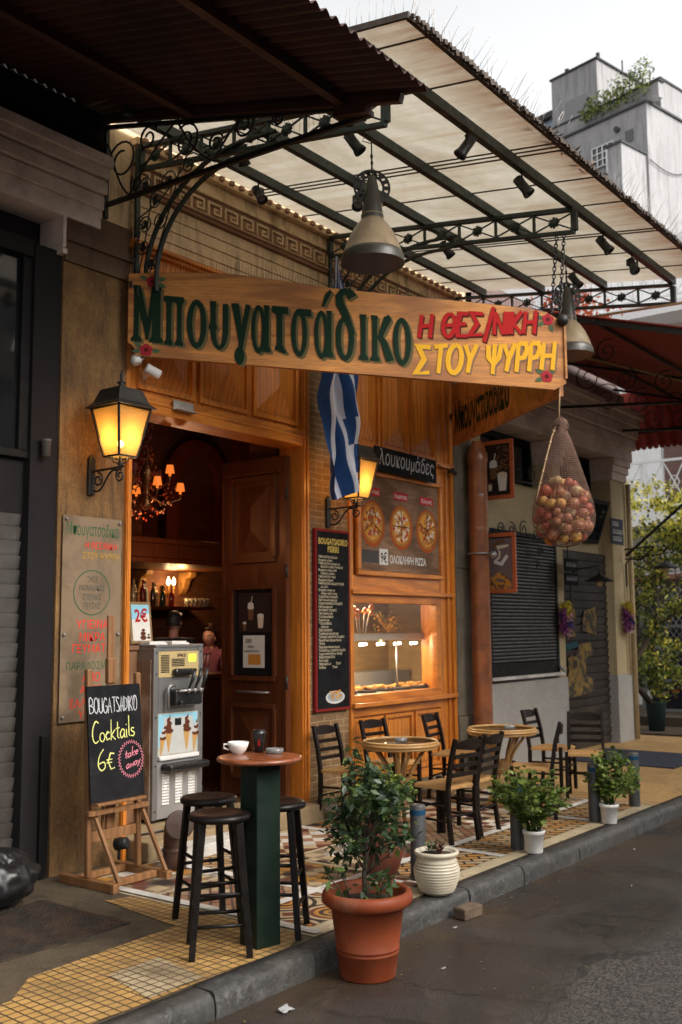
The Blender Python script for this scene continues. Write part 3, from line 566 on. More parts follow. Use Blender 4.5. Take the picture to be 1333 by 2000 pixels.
# ------------------------------------------------------------------ canopies
def spiral(c, r, t0, turns, u, v, r1=.12, n=22):
    c, u, v = Vector(c), Vector(u), Vector(v)
    return [c+(u*math.cos(t0+turns*2*math.pi*i/n)+v*math.sin(t0+turns*2*math.pi*i/n))*r*(1-(1-r1)*i/n) for i in range(n+1)]
YV = Vector((0, 1, 0)); XV = Vector((1, 0, 0))
def cz(y): return 5.85-.15*(6.25-y)              # underside of the translucent sheet
POLY, t, b = newmat('polycarbonate'); co = coords(t, world=True)
sp = N(t, 'ShaderNodeSeparateXYZ'); t.links.new(co, sp.inputs[0])
g = N(t, 'ShaderNodeMapRange'); t.links.new(sp.outputs[1], g.inputs[0]); g.inputs[1].default_value = 3.62; g.inputs[2].default_value = 3.12
ns = noise(t, coords(t, (9, 1.2, 1), world=True), 1.5, 7, .7)
a = N(t, 'ShaderNodeMath'); a.operation = 'MULTIPLY'; t.links.new(g.outputs[0], a.inputs[0]); t.links.new(ramp(t, ns, [(.3, .25), (.62, 1.)]), a.inputs[1])
d2 = ramp(t, noise(t, co, 1.1, 8, .7, .5), [(.38, 0.), (.68, .85)])
c = mix(t, d2, (.36, .335, .28), (.19, .15, .105)); c = mix(t, ramp(t, noise(t, coords(t, (5, .35, 1), world=True), 1.3, 7, .75, .6), [(.47, 0.), (.68, .6)]), c, (.21, .15, .085)); c = mix(t, a.outputs[0], c, (.11, .045, .018))
wv = N(t, 'ShaderNodeTexWave'); wv.inputs['Scale'].default_value = 16; wv.bands_direction = 'X'; t.links.new(co, wv.inputs['Vector'])
c = mix(t, ramp(t, wv.outputs[0], [(.0, .18), (.5, 0.)]), c, (.35, .28, .17))
tr = N(t, 'ShaderNodeBsdfTranslucent'); t.links.new(c, tr.inputs['Color']); t.links.new(c, b.inputs['Base Color']); b.inputs['Roughness'].default_value = .4
ms = N(t, 'ShaderNodeMixShader'); ms.inputs[0].default_value = .72; t.links.new(b.outputs[0], ms.inputs[1]); t.links.new(tr.outputs[0], ms.inputs[2]); t.links.new(ms.outputs[0], t.nodes['Material Output'].inputs[0])
can = thing('translucent_canopy', 'yellowed translucent sheet canopy on green iron purlins over the terrace', 'canopy', (7.7, 4.6, 5.5))
m = M()
x0, x1, y0, y1 = 4.83, 10.62, 3.13, 6.24
m.add([(x0, y0, cz(y0)), (x1, y0, cz(y0)), (x1, y1, cz(y1)), (x0, y1, cz(y1))], [(0, 1, 2, 3)]); P('sheet', m, POLY, can)
GRIME = mat('canopy_grime_strip', (.05, .03, .018), .7, .4, 9, 60, .2)
m = M()
for x in (5.08, 5.7, 6.86, 6.93, 7.0, 7.6, 8.2, 8.96, 9.03, 9.6, 10.15): m.bar((x, y0, cz(y0)-.006), (x, y1, cz(y1)-.006), .010, .010)
P('joint_strip', m, GRIME, can)
m = M()
for i in range(116):
    x = x0+i*.05; m.bar((x, y0-rnd(.005, .02), cz(y0)-.004), (x+rnd(.03, .05), y0-rnd(.005, .02), cz(y0)+.012), rnd(.02, .04), rnd(.02, .045))
m.bar((x0, y0+.01, cz(y0)-.012), (x1, y0+.01, cz(y0)-.012), .03, .02); m.bar((x0-.012, y0, cz(y0)), (x0-.012, y1, cz(y1)), .02, .04); P('edge_gutter', m, GRIME, can)
for y in (3.56, 4.32, 5.07, 5.83):
    m = M(); m.bar((4.95, y, cz(y)-.052), (10.55, y, cz(y)-.052), .055, .08); P('purlin', m, IRON, can)
SPIKE = mat('spike_wire', (.32, .30, .28), .4, .2, 9, 40, 0, metal=.7)
m = M(); random.seed(3)
for i in range(150):
    x = x0+.03+i*.039
    if 5.9 < x < 6.05 or 6.9 < x < 7.9: continue
    m.tube([(x, y0+.02, cz(y0)+.01), (x+rnd(-.05, .05), y0-.06+rnd(-.05, .05)*2, cz(y0)+.17+rnd(-.03, .02))], .0016, 3)
for i in range(28):
    y = y0+.05+i*.05; m.tube([(x0, y, cz(y)+.01), (x0+rnd(-.03, .03), y+rnd(-.03, .03), cz(y)+.16)], .0014, 3)
P('bird_spike', m, SPIKE, can)
m = M(); random.seed(8)
for i in range(60): p = Vector((rnd(6.6, 7.5), y0+rnd(-.02, .1), cz(y0)+.02)); m.leaf(p, (rdir()+Vector((0, -.5, .4))), Z, rnd(.04, .12), .02)
P('dry_leaves', m, mat('dry_leaf', (.22, .13, .07), .8, .4), can)
ROSE = M
def truss(name, X, ya, yb, za, zb, label, h=.2, n=6):
    th = thing(name, label, 'truss', (X, ya, za))
    f = lambda s: ya+(yb-ya)*s; zt = lambda s: za+(zb-za)*s
    m = M(); m.bar((X, f(0), zt(0)), (X, f(1), zt(1)), .045, .03); m.bar((X, f(0), zt(0)-h), (X, f(1), zt(1)-h), .045, .03); P('chord', m, IRON, th)
    m = M()
    for i in range(n+1): s = i/n; m.bar((X, f(s), zt(s)-.016), (X, f(s), zt(s)-h+.016), .022 if 0 < i < n else .05)
    for i in range(n):
        a, b2 = i/n, (i+1)/n
        m.bar((X+.004, f(a), zt(a)-.02), (X+.004, f(b2), zt(b2)-h+.02), .012); m.bar((X-.004, f(a), zt(a)-h+.02), (X-.004, f(b2), zt(b2)-.02), .012)
    P('lattice', m, IRON, th)
    for i in range(n):
        s = (i+.5)/n; m = M(); c = Vector((X, f(s), zt(s)-h/2))
        m.lathe([(.012, -.02), (.034, -.014), (.036, .014), (.012, .02)], c, 10, 0, (1, 0, 0), cap=True)
        for k in range(8): a = k*math.pi/4; m.bar(c, c+Vector((0, math.cos(a), math.sin(a)))*.05, .014, .02)
        P('rosette', m, IRON, th)
    return th
TZ = lambda y: cz(y)-.108
truss('iron_truss', 5.45, 6.2, 3.74, TZ(6.2), TZ(3.74)-.02, 'green lattice truss beside the scroll bracket at the burgundy corrugated canopy', n=7)
truss('iron_truss', 8.0, 6.2, 3.53, TZ(6.2), TZ(3.53), 'green lattice truss behind the bell pendant lamp, holding the sign chains', n=7)
truss('iron_truss', 10.5, 6.2, 3.55, TZ(6.2), TZ(3.55), 'green lattice truss at the far end of the translucent canopy above burgundy awning', n=7)
# arched supports of the trusses
def clover(m, c, r, u, v):
    for k in range(3): a = math.pi/2+k*2.1; m.lathe([(.001, -.006), (r, 0), (.001, .006)], Vector(c)+(Vector(u)*math.cos(a)+Vector(v)*math.sin(a))*r*.9, 8, 0, (1, 0, 0))
def arch_support(X, label, detail=True):
    th = thing('arched_bracket', label, 'bracket', (X, 6.2, 4.0))
    m = M(); m.bar((X, 6.2, 5.70), (X, 6.2, 3.98), .04, .03); P('post', m, IRON, th)
    for k, (r, yo) in enumerate(((1.0, 0), (.86, 0))):
        m = M(); cy, czz = 5.05, 4.35
        pts = [(X, 6.09-k*.13, 4.30 if X > 6 else 4.44), (X, 6.09-k*.13, 4.52)]+[(X, cy+(1.04-k*.13)*math.cos(a), 4.55+(.86-k*.11)*math.sin(a)) for a in [math.pi/2*i/12 for i in range(1, 13)]]+[(X, 4.7, 5.39-k*.1)]
        for p, q in zip(pts, pts[1:]): m.bar(p, q, .035, .02)
        P('arch_bar', m, IRON, th)
    if detail:
        m = M()
        for (y, z, r, t0, tn) in ((6.10, 5.36, .075, 0, 1.4), (5.98, 5.2, .08, 2, -1.4), (6.1, 5.02, .075, 1, 1.4), (5.93, 5.02, .08, 3, 1.4), (6.12, 4.84, .07, 0, -1.4), (5.82, 5.32, .09, 0, 1.4), (5.6, 5.4, .08, 2, -1.3), (6.02, 4.68, .06, 2, 1.3), (5.4, 5.42, .07, 1, 1.3)):
            m.tube(spiral((X, y, z), r, t0, tn, YV, Z, .35), .006, 5); clover(m, (X, y, z), .022, YV, Z)
        for (a, b2) in (((6.18, 4.6), (6.02, 5.3)), ((6.1, 4.5), (5.7, 5.4)), ((6.18, 5.1), (5.6, 5.45))):
            m.tube([(X, a[0]+(b2[0]-a[0])*s, a[1]+(b2[1]-a[1])*s-.06*math.sin(s*math.pi)) for s in [i/8 for i in range(9)]], .006, 5)
        P('scrollwork', m, IRON, th)
    return th
arch_support(5.42, 'green arched iron bracket with clover scrolls at the sign near the plaster pillar')
arch_support(8.0, 'green arched iron bracket on the frieze behind the hanging sign', True)
# corrugated dark canopy
CORR = mat('burgundy_corrugated', (.060, .017, .012), .6, .3, 1.5, 40, .1, col2=(.035, .011, .009), sc2=1)
def dz(y): return 5.86-.272*(6.25-y)
dc = thing('corrugated_canopy', 'dark burgundy corrugated metal canopy over the shuttered shop', 'canopy', (2.5, 4.7, 5.4))
m = M(); n = 900; xa, xb = -1.0, 5.09
vs = []; fs = []
for i in range(n+1):
    x = xa+(xb-xa)*i/n; zz = .017*math.sin(2*math.pi*x/.088)
    for y, e in ((3.17, 0), (6.24, 0)): vs.append((x, y, dz(y)+zz+.02)); vs.append((x, y, dz(y)+zz+.023))
for i in range(n): a = 4*i; fs += [(a, a+2, a+6, a+4), (a+1, a+5, a+7, a+3), (a, a+4, a+5, a+1)]
m.add(vs, fs, 0, False); P('corrugated_sheet', m, CORR, dc)
for y in (5.2, 3.8):
    m = M(); m.bar((-1, y, dz(y)-.035), (5.06, y, dz(y)-.035), .06, .07); P('purlin', m, CORR, dc)
m = M(); m.bar((5.06, 6.2, dz(6.2)-.04), (5.06, 3.35, dz(3.35)-.04), .045, .05); m.bar((5.06, 3.86, dz(3.8)-.09), (5.06, 3.6, dz(3.6)-.09), .07, .07); P('end_tube', m, CORR, dc)
for X in (5.10, 2.0):
    sb = thing('scroll_bracket', 'black wrought iron scroll bracket under the end of corrugated canopy' if X > 4 else 'black scroll bracket at the middle of corrugated canopy', 'bracket', (X, 6.2, 5.3))
    m = M(); m.bar((X, 6.21, 5.80), (X, 6.21, 5.0), .035, .03); m.bar((X, 6.21, 5.76), (X, 3.85, 5.76-.27*2.36+.02), .028, .03); m.bar((X, 6.21, 5.11), (X, 3.6, 5.03), .03, .034); P('frame_bar', m, BLACKIRON, sb)
    m = M()
    for (y, z, r, t0, tn, k) in ((6.02, 5.43, .17, 0, 1.3, .45), (5.72, 5.52, .11, 3, -1.4, .3), (5.30, 5.37, .14, 1, 1.5, .3), (5.0, 5.27, .075, 3, -1.4, .3), (4.72, 5.31, .10, 2, 1.5, .3), (4.4, 5.25, .055, 0, 1.4, .3), (5.85, 5.2, .07, 1, -1.4, .3)):
        m.tube(spiral((X, y, z), r, t0, tn, YV, Z, k), .009, 6)
    for a, b2, hh in (((6.19, 5.62), (5.9, 5.1), -.1), ((5.95, 5.1), (5.35, 5.6), .05), ((5.4, 5.55), (5.0, 5.12), -.06), ((5.0, 5.15), (4.65, 5.42), .04)):
        m.tube([(X, a[0]+(b2[0]-a[0])*s, a[1]+(b2[1]-a[1])*s+hh*math.sin(s*math.pi)) for s in [i/8 for i in range(9)]], .009, 6)
    P('scrollwork', m, BLACKIRON, sb)
    m = M(); random.seed(5)
    for i in range(55): y = 6.1-i*.042; m.tube([(X, y, 5.10), (X+rnd(-.02, .02), y+rnd(-.02, .02), 5.22)], .0013, 3)
    P('bird_spike', m, BLACKIRON, sb)

# ------------------------------------------------------------------ spotlights under the canopy
def spotlight():
    th = thing('spotlight', 'small black spotlight', 'spotlight', (0, 0, 0), 'spotlights under the translucent canopy')
    m = M(); m.tube([(0, 0, 0), (0, 0, -.05)], .008, 6); m.bar((-.045, 0, -.055), (.045, 0, -.055), .02, .006); m.bar((-.047, 0, -.055), (-.047, 0, -.12), .02, .006); m.bar((.047, 0, -.055), (.047, 0, -.12), .02, .006); P('bracket', m, BLACKIRON, th)
    m = M(); ax = Vector((.15, -.55, -.8)); c = Vector((0, 0, -.11)); m.lathe([(.02, -.075), (.038, -.07), (.040, .055), (.050, .085), (.05, .1), (.042, .1), (.034, .06)], c, 16, 0, ax, cap=False); P('housing', m, BLACKIRON, th)
    m = M(); m.lathe([(.036, .07), (.001, .072)], c, 14, 0, ax); P('lens', m, mat('spot_lens', (.25, .25, .27), .15, .1), th)
    return th
sp0 = spotlight()
SPOTS = [(6.23, 3.56, R(200), 'black spotlight on the outer purlin, close to the corrugated canopy edge'), (7.09, 3.56, R(10), 'black spotlight on the outer purlin between the bell pendant and the canopy edge'),
         (8.69, 3.56, R(0), 'black spotlight on the outer purlin just beyond the chained truss end'), (5.86, 4.32, R(20), 'black spotlight hanging below the scroll bracket tip'),
         (6.49, 5.83, R(-20), 'black spotlight on the inner purlin in front of the greek key frieze'), (9.74, 4.32, R(10), 'black spotlight above the second bell lamp by the far truss'),
         (9.39, 3.56, R(-60), 'black spotlight at the end of the outer purlin over the burgundy awning'), (8.4, 5.07, R(20), 'black spotlight behind the bell pendant, low above the sign'),
         (6.95, 5.07, R(-80), 'black spotlight beside the flag pole, behind the bell pendant'), (5.7, 5.3, R(90), 'black spotlight half hidden among the clover scrolls')]
for i, (x, y, rz, lb) in enumerate(SPOTS):
    o = sp0 if i == 0 else dup(sp0)
    o.location = (x, y, cz(y)-.092); o.rotation_euler = (0, 0, rz); o['label'] = lb

# ------------------------------------------------------------------ bell pendants
BELL = mat('beige_enamel', (.30, .22, .13), .4, .2, 4, 40, .05, coat=.2, col2=(.18, .125, .075), sc2=5); BELLD = mat('dark_enamel', (.045, .04, .03), .4, .3, 6, 40, .05); BELLI = mat('bell_inside', (.26, .20, .19), .5, .2, 4, 40, .03)
def chain(m, p, q, r=.02, th=.0035):
    p, q = Vector(p), Vector(q); L = (q-p).length; n = max(1, int(L/(r*1.45))); d = (q-p)/n; dn = d.normalized(); a = dn.orthogonal().normalized(); b2 = dn.cross(a)
    for i in range(n):
        c = p+d*(i+.5); u = a if i % 2 else b2
        m.tube([c+dn*math.cos(t)*r+u*math.sin(t)*r*.55 for t in [2*math.pi*k/10 for k in range(10)]], th, 5, closed=True)
def pendant():
    th = thing('pendant_lamp', 'lamp', 'pendant lamp', (0, 0, 0), 'bell pendant lamps')
    m = M(); m.tube([(0, 0, .98), (.006, .004, .85), (0, 0, .72)], .006, 6); m.tube([(-.03, 0, .985), (-.06, .02, .99), (-.05, .05, .965), (0, 0, .95)], .004, 5); chain(m, (0, 0, .86), (.01, 0, .68), .016); P('chain', m, BLACKIRON, th)
    m = M()
    d = Vector((.72, -.70, 0)); k = d.cross(Z)*.004; cz0 = .60
    def an(r0, r1, n=30):
        vs = []
        for i in range(n):
            t = 2*math.pi*i/n; e = d*math.cos(t)+Z*math.sin(t); c0 = Z*cz0
            vs += [c0+e*r0-k, c0+e*r1-k, c0+e*r1+k, c0+e*r0+k]
        m.add(vs, [(4*i+q, 4*i+(q+1) % 4, 4*((i+1) % n)+(q+1) % 4, 4*((i+1) % n)+q) for i in range(n) for q in range(4)])
    an(.125, .142); an(.08, .098)
    for i in range(14): t = 2*math.pi*i/14; e = d*math.cos(t)+Z*math.sin(t); m.bar(Z*cz0+e*.096, Z*cz0+e*.127, .007, .03)
    P('pulley_wheel', m, BLACKIRON, th)
    m = M(); m.lathe([(.012, .70), (.03, .68), (.045, .62), (.068, .50), (.078, .42), (.082, .38)], n=28); P('cone', m, BELLD, th)
    m = M(); m.lathe([(.083, .385), (.086, .375), (.085, .345), (.088, .335), (.12, .30), (.165, .23), (.20, .15), (.222, .085), (.226, .08), (.236, .06), (.24, .0)], n=36)
    m.mi = [0]*len(m.mi); fs = len(m.f)
    for i, f in enumerate(m.f):
        k = i//36
        m.mi[i] = 1 if k in (1,) or k >= 7 else 0
    P('shade', m, [BELL, BELLD], th)
    m = M(); m.lathe([(.238, .001), (.23, .05), (.205, .10), (.19, .14), (.14, .23), (.001, .26)], n=36); m.lathe([(.001, .12), (.03, .14), (.03, .17), (.018, .2), (.018, .24)], n=14); P('shade_lining', m, BELLI, th)
    return th
pd = pendant(); pd.location = (6.07, 4.3, 4.47); pd['label'] = 'beige bell pendant lamp hanging on a chain above the wooden sign'
p2 = dup(pd, (9.1, 4.12, 4.37), label='beige bell pendant lamp half hidden behind the end of the wooden sign')

# ------------------------------------------------------------------ big wooden sign
A0, B0 = Vector((5.3, 6.18, 0)), Vector((7.9, 3.6, 0)); U = (B0-A0).normalized(); SL = (B0-A0).length; NN = Vector((U.y, -U.x, 0))   # NN faces the street
zb = lambda s: 3.925-.055*s
ztop = lambda s: 4.59+.03*math.sin(min(s, 1.6)/1.6*math.pi)-.065*max(0, s-.8)-(.10*max(0, s-3.45)/.2)
SM = lambda x, y, off=0: A0+U*x+Z*(zb(x)+y)+NN*(.026+off)
sg = thing('wooden_sign', 'long orange wooden sign with green greek lettering hung across the terrace', 'sign', tuple(SM(SL/2, .3)))
low = [(0.02, .10), (.05, .085), (.075, .05), (.08, .0)]+[(.08+(SL-.2)*i/10, 0) for i in range(1, 11)]+[(3.60, .035), (SL-.02, .06)]
upp = [(SL-.02-(SL-.04)*i/24, ztop(SL-.02-(SL-.04)*i/24)-zb(SL-.02-(SL-.04)*i/24)) for i in range(25)]
m = M(); m.prism([SM(x, y, 0) for x, y in low+upp], -NN*.052)
P('board', m, WS, sg)
m = M(); m.bar(SM(SL-.02, .1, -.02), SM(SL-.02, .6, -.02), .07, .02, up=U); P('end_board', m, WS, sg)
# lettering: own heavy greek letters built from rings and strokes
def sign_letters(m, dx, dy, off, mi):
    k = [0]
    def mp(x, y, o=0): return SM(x+dx, .115+y+dy, off+o)
    def nx(): k[0] += 1; return k[0]*.00012
    def ring(x0, x1, h=.39, y0=-.012, iw=.43, c=None):
        cx = (x0+x1)/2; wx = (x1-x0)/2; m.ring((cx, y0+h/2), (wx, h/2+.008), (wx*iw, h*.40), mp, nx(), mi, 28)
    def rect(x0, x1, y0, y1, sk=0): m.poly([mp(x0, y0, nx()), mp(x1, y0, k[0]*.00012), mp(x1+sk, y1, k[0]*.00012), mp(x0+sk, y1, k[0]*.00012)], mi)
    def stem(x0, x1, y0, y1, foot=.014, fh=.05):
        o = nx(); m.poly([mp(a, b2, o) for a, b2 in ((x0-foot, y0), (x1+foot, y0), (x1+foot, y0+fh*.5), (x1, y0+fh), (x1, y1-fh), (x1+foot*.5, y1), (x0-foot*.5, y1), (x0, y1-fh), (x0, y0+fh), (x0-foot, y0+fh*.5))], mi)
    H = .46
    stem(.065, .105, 0, H, .02); stem(.21, .275, 0, H, .02); o = nx(); m.poly([mp(a, b2, o) for a, b2 in ((.055, H), (.115, H), (.19, .13), (.165, .02))], mi); o = nx(); m.poly([mp(a, b2, o) for a, b2 in ((.205, H), (.25, H), (.18, .02), (.155, .02))], mi)
    rect(.298, .46, .345, .395); stem(.322, .360, -.01, .35); stem(.405, .443, -.01, .35)
    ring(.483, .64)
    m.ring((.742, .155), (.072, .17), (.028, .135), mp, nx(), mi, 16, math.pi, 2*math.pi); stem(.670, .714, .15, .385, .012); stem(.770, .814, .15, .37, .0)
    o = nx(); m.poly([mp(a, b2, o) for a, b2 in ((.838, .38), (.90, .385), (.935, .12), (.905, .03))], mi); o = nx(); m.poly([mp(a, b2, o) for a, b2 in ((.955, .385), (.995, .375), (.925, -.02), (.895, .03))], mi); m.disc((.905, -.05), .04, .075, mp, nx(), mi)
    def alpha(x): ring(x, x+.12); stem(x+.108, x+.143, 0, .39, .014)
    alpha(.998); rect(1.168, 1.30, .33, .39); stem(1.205, 1.252, .02, .34); m.ring((1.262, .06), (.05, .06), (.012, .03), mp, nx(), mi, 10, math.pi, 1.7*math.pi)
    ring(1.322, 1.455); rect(1.38, 1.49, .325, .385)
    alpha(1.512); o = nx(); m.poly([mp(a, b2, o) for a, b2 in ((1.575, .42), (1.595, .42), (1.66, .55), (1.645, .57), (1.605, .53))], mi)
    ring(1.688, 1.842, .36); m.ribbon([(1.83, .21), (1.775, .36), (1.725, .46), (1.72, .52), (1.745, .56), (1.80, .565), (1.83, .52)], [.02, .03, .034, .03, .024, .03, .042], mp, nx(), mi)
    stem(1.897, 1.938, 0, .385, .018); stem(1.993, 2.034, 0, .385, .018); m.ribbon([(2.145, .375), (2.12, .365), (2.055, .2)], [.03, .024, .018], mp, nx(), mi); m.ribbon([(2.05, .22), (2.09, .16), (2.14, .01)], [.02, .026, .034], mp, nx(), mi)
    ring(2.165, 2.318)
m = M(); sign_letters(m, .021, -.016, .0005, 1); sign_letters(m, 0, 0, .0048, 0)
P('lettering', m, [GREENP, SHADEP], sg)
# hand painted capitals
CAPS = {'Η': ([[(0, 0), (.05, 1)], [(.55, -.03), (.58, 1.02)], [(.02, .5), (.57, .52)]], .72), 'Θ': ([[(.3+.3*math.cos(a), .5+.5*math.sin(a)) for a in [math.pi*2*i/16+1.6 for i in range(17)]], [(.12, .5), (.48, .5)]], .74), 'Ε': ([[(.5, .98), (.06, 1), (0, .5), (.03, .02), (.52, 0)], [(.03, .52), (.42, .54)]], .64),
 'Σ': ([[(.62, .95), (.02, 1), (.36, .52), (0, .02), (.66, .04)]], .78), '/': ([[(.0, -.3), (.36, 1.25)]], .46), 'Ν': ([[(.02, 0), (0, 1)], [(0, 1), (.5, 0)], [(.5, 0), (.54, 1.02)]], .68), 'Ι': ([[(.02, 0), (.05, 1)]], .2), 'Κ': ([[(.02, 0), (.03, 1)], [(.5, 1), (.08, .5), (.55, 0)]], .66),
 'Τ': ([[(0, .97), (.65, 1)], [(.33, .98), (.3, 0)]], .72), 'Ο': ([[(.32+.32*math.cos(a), .5+.5*math.sin(a)) for a in [math.pi*2*i/16+1.6 for i in range(17)]]], .78), 'Υ': ([[(0, 1), (.27, .45)], [(.55, 1.0), (.27, .45), (.2, -.02)]], .66), 'Ψ': ([[(0, .95), (.05, .5), (.3, .3), (.55, .5), (.62, .98)], [(.31, 1.0), (.3, -.1)]], .76),
 'Ρ': ([[(.03, -.05), (.05, 1)], [(.05, 1), (.4, .98), (.5, .75), (.35, .48), (.04, .42)]], .62), ' ': ([], .45),
 'B': ([[(0, 0), (0, 1), (.4, .9), (.4, .6), (.05, .52), (.5, .4), (.48, .1), (0, 0)]], .62), 'O': ([[(.28+.28*math.cos(a), .5+.5*math.sin(a)) for a in [math.pi*2*i/14 for i in range(15)]]], .66), 'U': ([[(0, 1), (.02, .15), (.25, 0), (.45, .15), (.46, 1)]], .6), 'G': ([[(.5, .85), (.25, 1), (.02, .6), (.05, .15), (.3, 0), (.5, .2), (.5, .45), (.3, .45)]], .62), 'A': ([[(0, 0), (.25, 1), (.5, 0)], [(.1, .4), (.42, .4)]], .6), 'T': ([[(0, 1), (.55, 1)], [(.27, 1), (.27, 0)]], .55), 'S': ([[(.42, .88), (.2, 1), (.03, .78), (.4, .35), (.3, .03), (0, .12)]], .5), 'D': ([[(0, 0), (0, 1), (.4, .8), (.45, .3), (0, 0)]], .56), 'I': ([[(.05, 0), (.05, 1)]], .18), 'K': ([[(0, 0), (0, 1)], [(.42, 1), (.02, .5), (.45, 0)]], .55),
 'C': ([[(.55, 1.25), (.3, 1.4), (.05, .9), (.05, .3), (.25, 0), (.5, .12)]], .62), 'o': ([[(.2+.2*math.cos(a), .28+.28*math.sin(a)) for a in [math.pi*2*i/12+1 for i in range(13)]]], .46), 'c': ([[(.36, .45), (.2, .56), (.02, .3), (.15, .02), (.38, .1)]], .42), 'k': ([[(.05, 0), (.1, 1.35)], [(.4, .6), (.08, .28), (.42, -.05)]], .46), 't': ([[(.18, 1.1), (.15, .1), (.3, 0)], [(0, .65), (.35, .68)]], .36), 'a': ([[(.38, .5), (.2, .58), (.02, .3), (.12, .02), (.34, .2), (.38, .55), (.38, .1), (.46, 0)]], .5), 'i': ([[(.06, .55), (.06, .05), (.14, 0)], [(.06, .78), (.065, .84)]], .22), 'l': ([[(.08, 1.4), (.05, .1), (.15, 0)]], .22), 's': ([[(.3, .5), (.1, .55), (.05, .38), (.3, .2), (.2, 0), (0, .06)]], .38),
 '6': ([[(.4, 1.3), (.12, .9), (.02, .35), (.2, 0), (.45, .15), (.4, .5), (.05, .4)]], .58), '€': ([[(.5, .95), (.25, 1), (.08, .5), (.25, 0), (.5, .08)], [(-.03, .6), (.35, .62)], [(-.03, .42), (.33, .43)]], .6), 'e': ([[(.05, .3), (.36, .34), (.25, .56), (.04, .4), (.1, .05), (.36, .06)]], .44), 'w': ([[(0, .55), (.12, 0), (.25, .4), (.4, 0), (.5, .58)]], .56), 'y': ([[(0, .55), (.16, .05)], [(.36, .58), (.15, -.1), (-.02, -.35)]], .42), '2': ([[(.02, .8), (.2, 1), (.42, .8), (.3, .45), (0, 0), (.48, .02)]], .6)}
def smooth2(p, n=3):
    if len(p) < 3: return p
    out = []
    for i in range(len(p)-1):
        p0, p1, p2, p3 = p[max(i-1, 0)], p[i], p[i+1], p[min(i+2, len(p)-1)]
        for k in range(n):
            t_ = k/n; out.append(tuple(.5*((2*p1[a])+(p2[a]-p0[a])*t_+(2*p0[a]-5*p1[a]+4*p2[a]-p3[a])*t_**2+(3*p1[a]-p0[a]-3*p2[a]+p3[a])*t_**3) for a in (0, 1)))
    return out+[p[-1]]
def write(m, s, mp, x, y, h, wx, hw, off=0, mi=0, shear=0, smooth=True, jit=0, slope=0):
    k = 0; xs0 = x
    for ch in s:
        st, ad = CAPS.get(ch, ([], .4))
        for pl in st:
            k += 1; pl2 = smooth2(pl) if smooth and len(pl) > 5 else pl
            j = rnd(-jit, jit); n = len(pl2)
            wl = [hw*(.8+.45*math.sin(math.pi*(.25+.6*i/max(1, n-1)))) for i in range(n)]
            m.ribbon([(x+px*wx+py*shear*h, y+py*h+j+slope*(x-xs0+px*wx)) for px, py in pl2], wl, mp, off+k*.00015, mi)
        x += ad*wx
    return x
m = M(); SG = lambda x, y, o=0: SM(x, y, o); random.seed(2)
for dx, dy, o, mi in ((.012, -.012, .0015, 1), (0, 0, .005, 0)): write(m, 'Η ΘΕΣ/ΝΙΚΗ', SG, 2.385+dx, .345+dy, .195, .168, .0150, o, mi, .1, True, 0, .125)
P('lettering', m, [REDP, WINEP], sg)
m = M()
for dx, dy, o, mi in ((.014, -.012, .0015, 1), (0, 0, .005, 0)): write(m, 'ΣΤΟΥ ΨΥΡΡΗ', SG, 2.35+dx, .035+dy, .235, .178, .0175, o, mi, .1, True, 0, .115)
P('lettering', m, [YELP, mat('brown_shade_paint', (.16, .065, .015), .5)], sg)
FLR = flat('flower_red', (.33, .02, .03), .5)
def flower(m, x, y, s, mp, off=.003, lf=((140, .1), (-20, .1), (220, .09))):
    for k, (a, l) in enumerate(lf):
        a = R(a); m.ribbon([(x+math.cos(a)*s*q, y+math.sin(a)*s*q) for q in (.7, 1.2, 1.7, 2.2)], [.01*s, .38*s, .32*s, .01*s], mp, off+.0003*k, 1)
    for k in range(5): a = k*2*math.pi/5+.3; m.disc((x+math.cos(a)*s*.55, y+math.sin(a)*s*.55), s*.5, s*.46, mp, off+.001+.0003*k, 0, 12)
    m.ring((x, y), (s*.34, s*.34), (s*.2, s*.2), mp, off+.0034, 2, 12); m.disc((x, y), s*.14, s*.14, mp, off+.004, 2, 10)
for x, y, l in ((.21, .615, ((20, 1), (-20, 1), (160, 1))), (.165, .05, ((150, 1), (190, 1), (0, 1))), (3.50, .60, ((170, 1), (215, 1), (-70, 1))), (3.475, .105, ((150, 1), (205, 1), (40, 1)))): m = M(); flower(m, x, y, .052, SG, lf=l); P('flower_motif', m, [FLR, LEAFP, WINEP], sg)
m = M(); random.seed(9)
for i in range(150):
    x = .05+i*.0238; y = ztop(x)-zb(x); m.tube([SM(x, y, -.03), SM(x+rnd(-.01, .01), y+.07+rnd(0, .06), -.03+rnd(-.02, .03))], .0012, 3)
    if i % 3 == 0: m.bar(SM(x, y+.006, -.03), SM(x+.06, ztop(x+.06)-zb(x+.06)+.006, -.03), .012, .01)
P('bird_spike', m, BLACKIRON, sg)
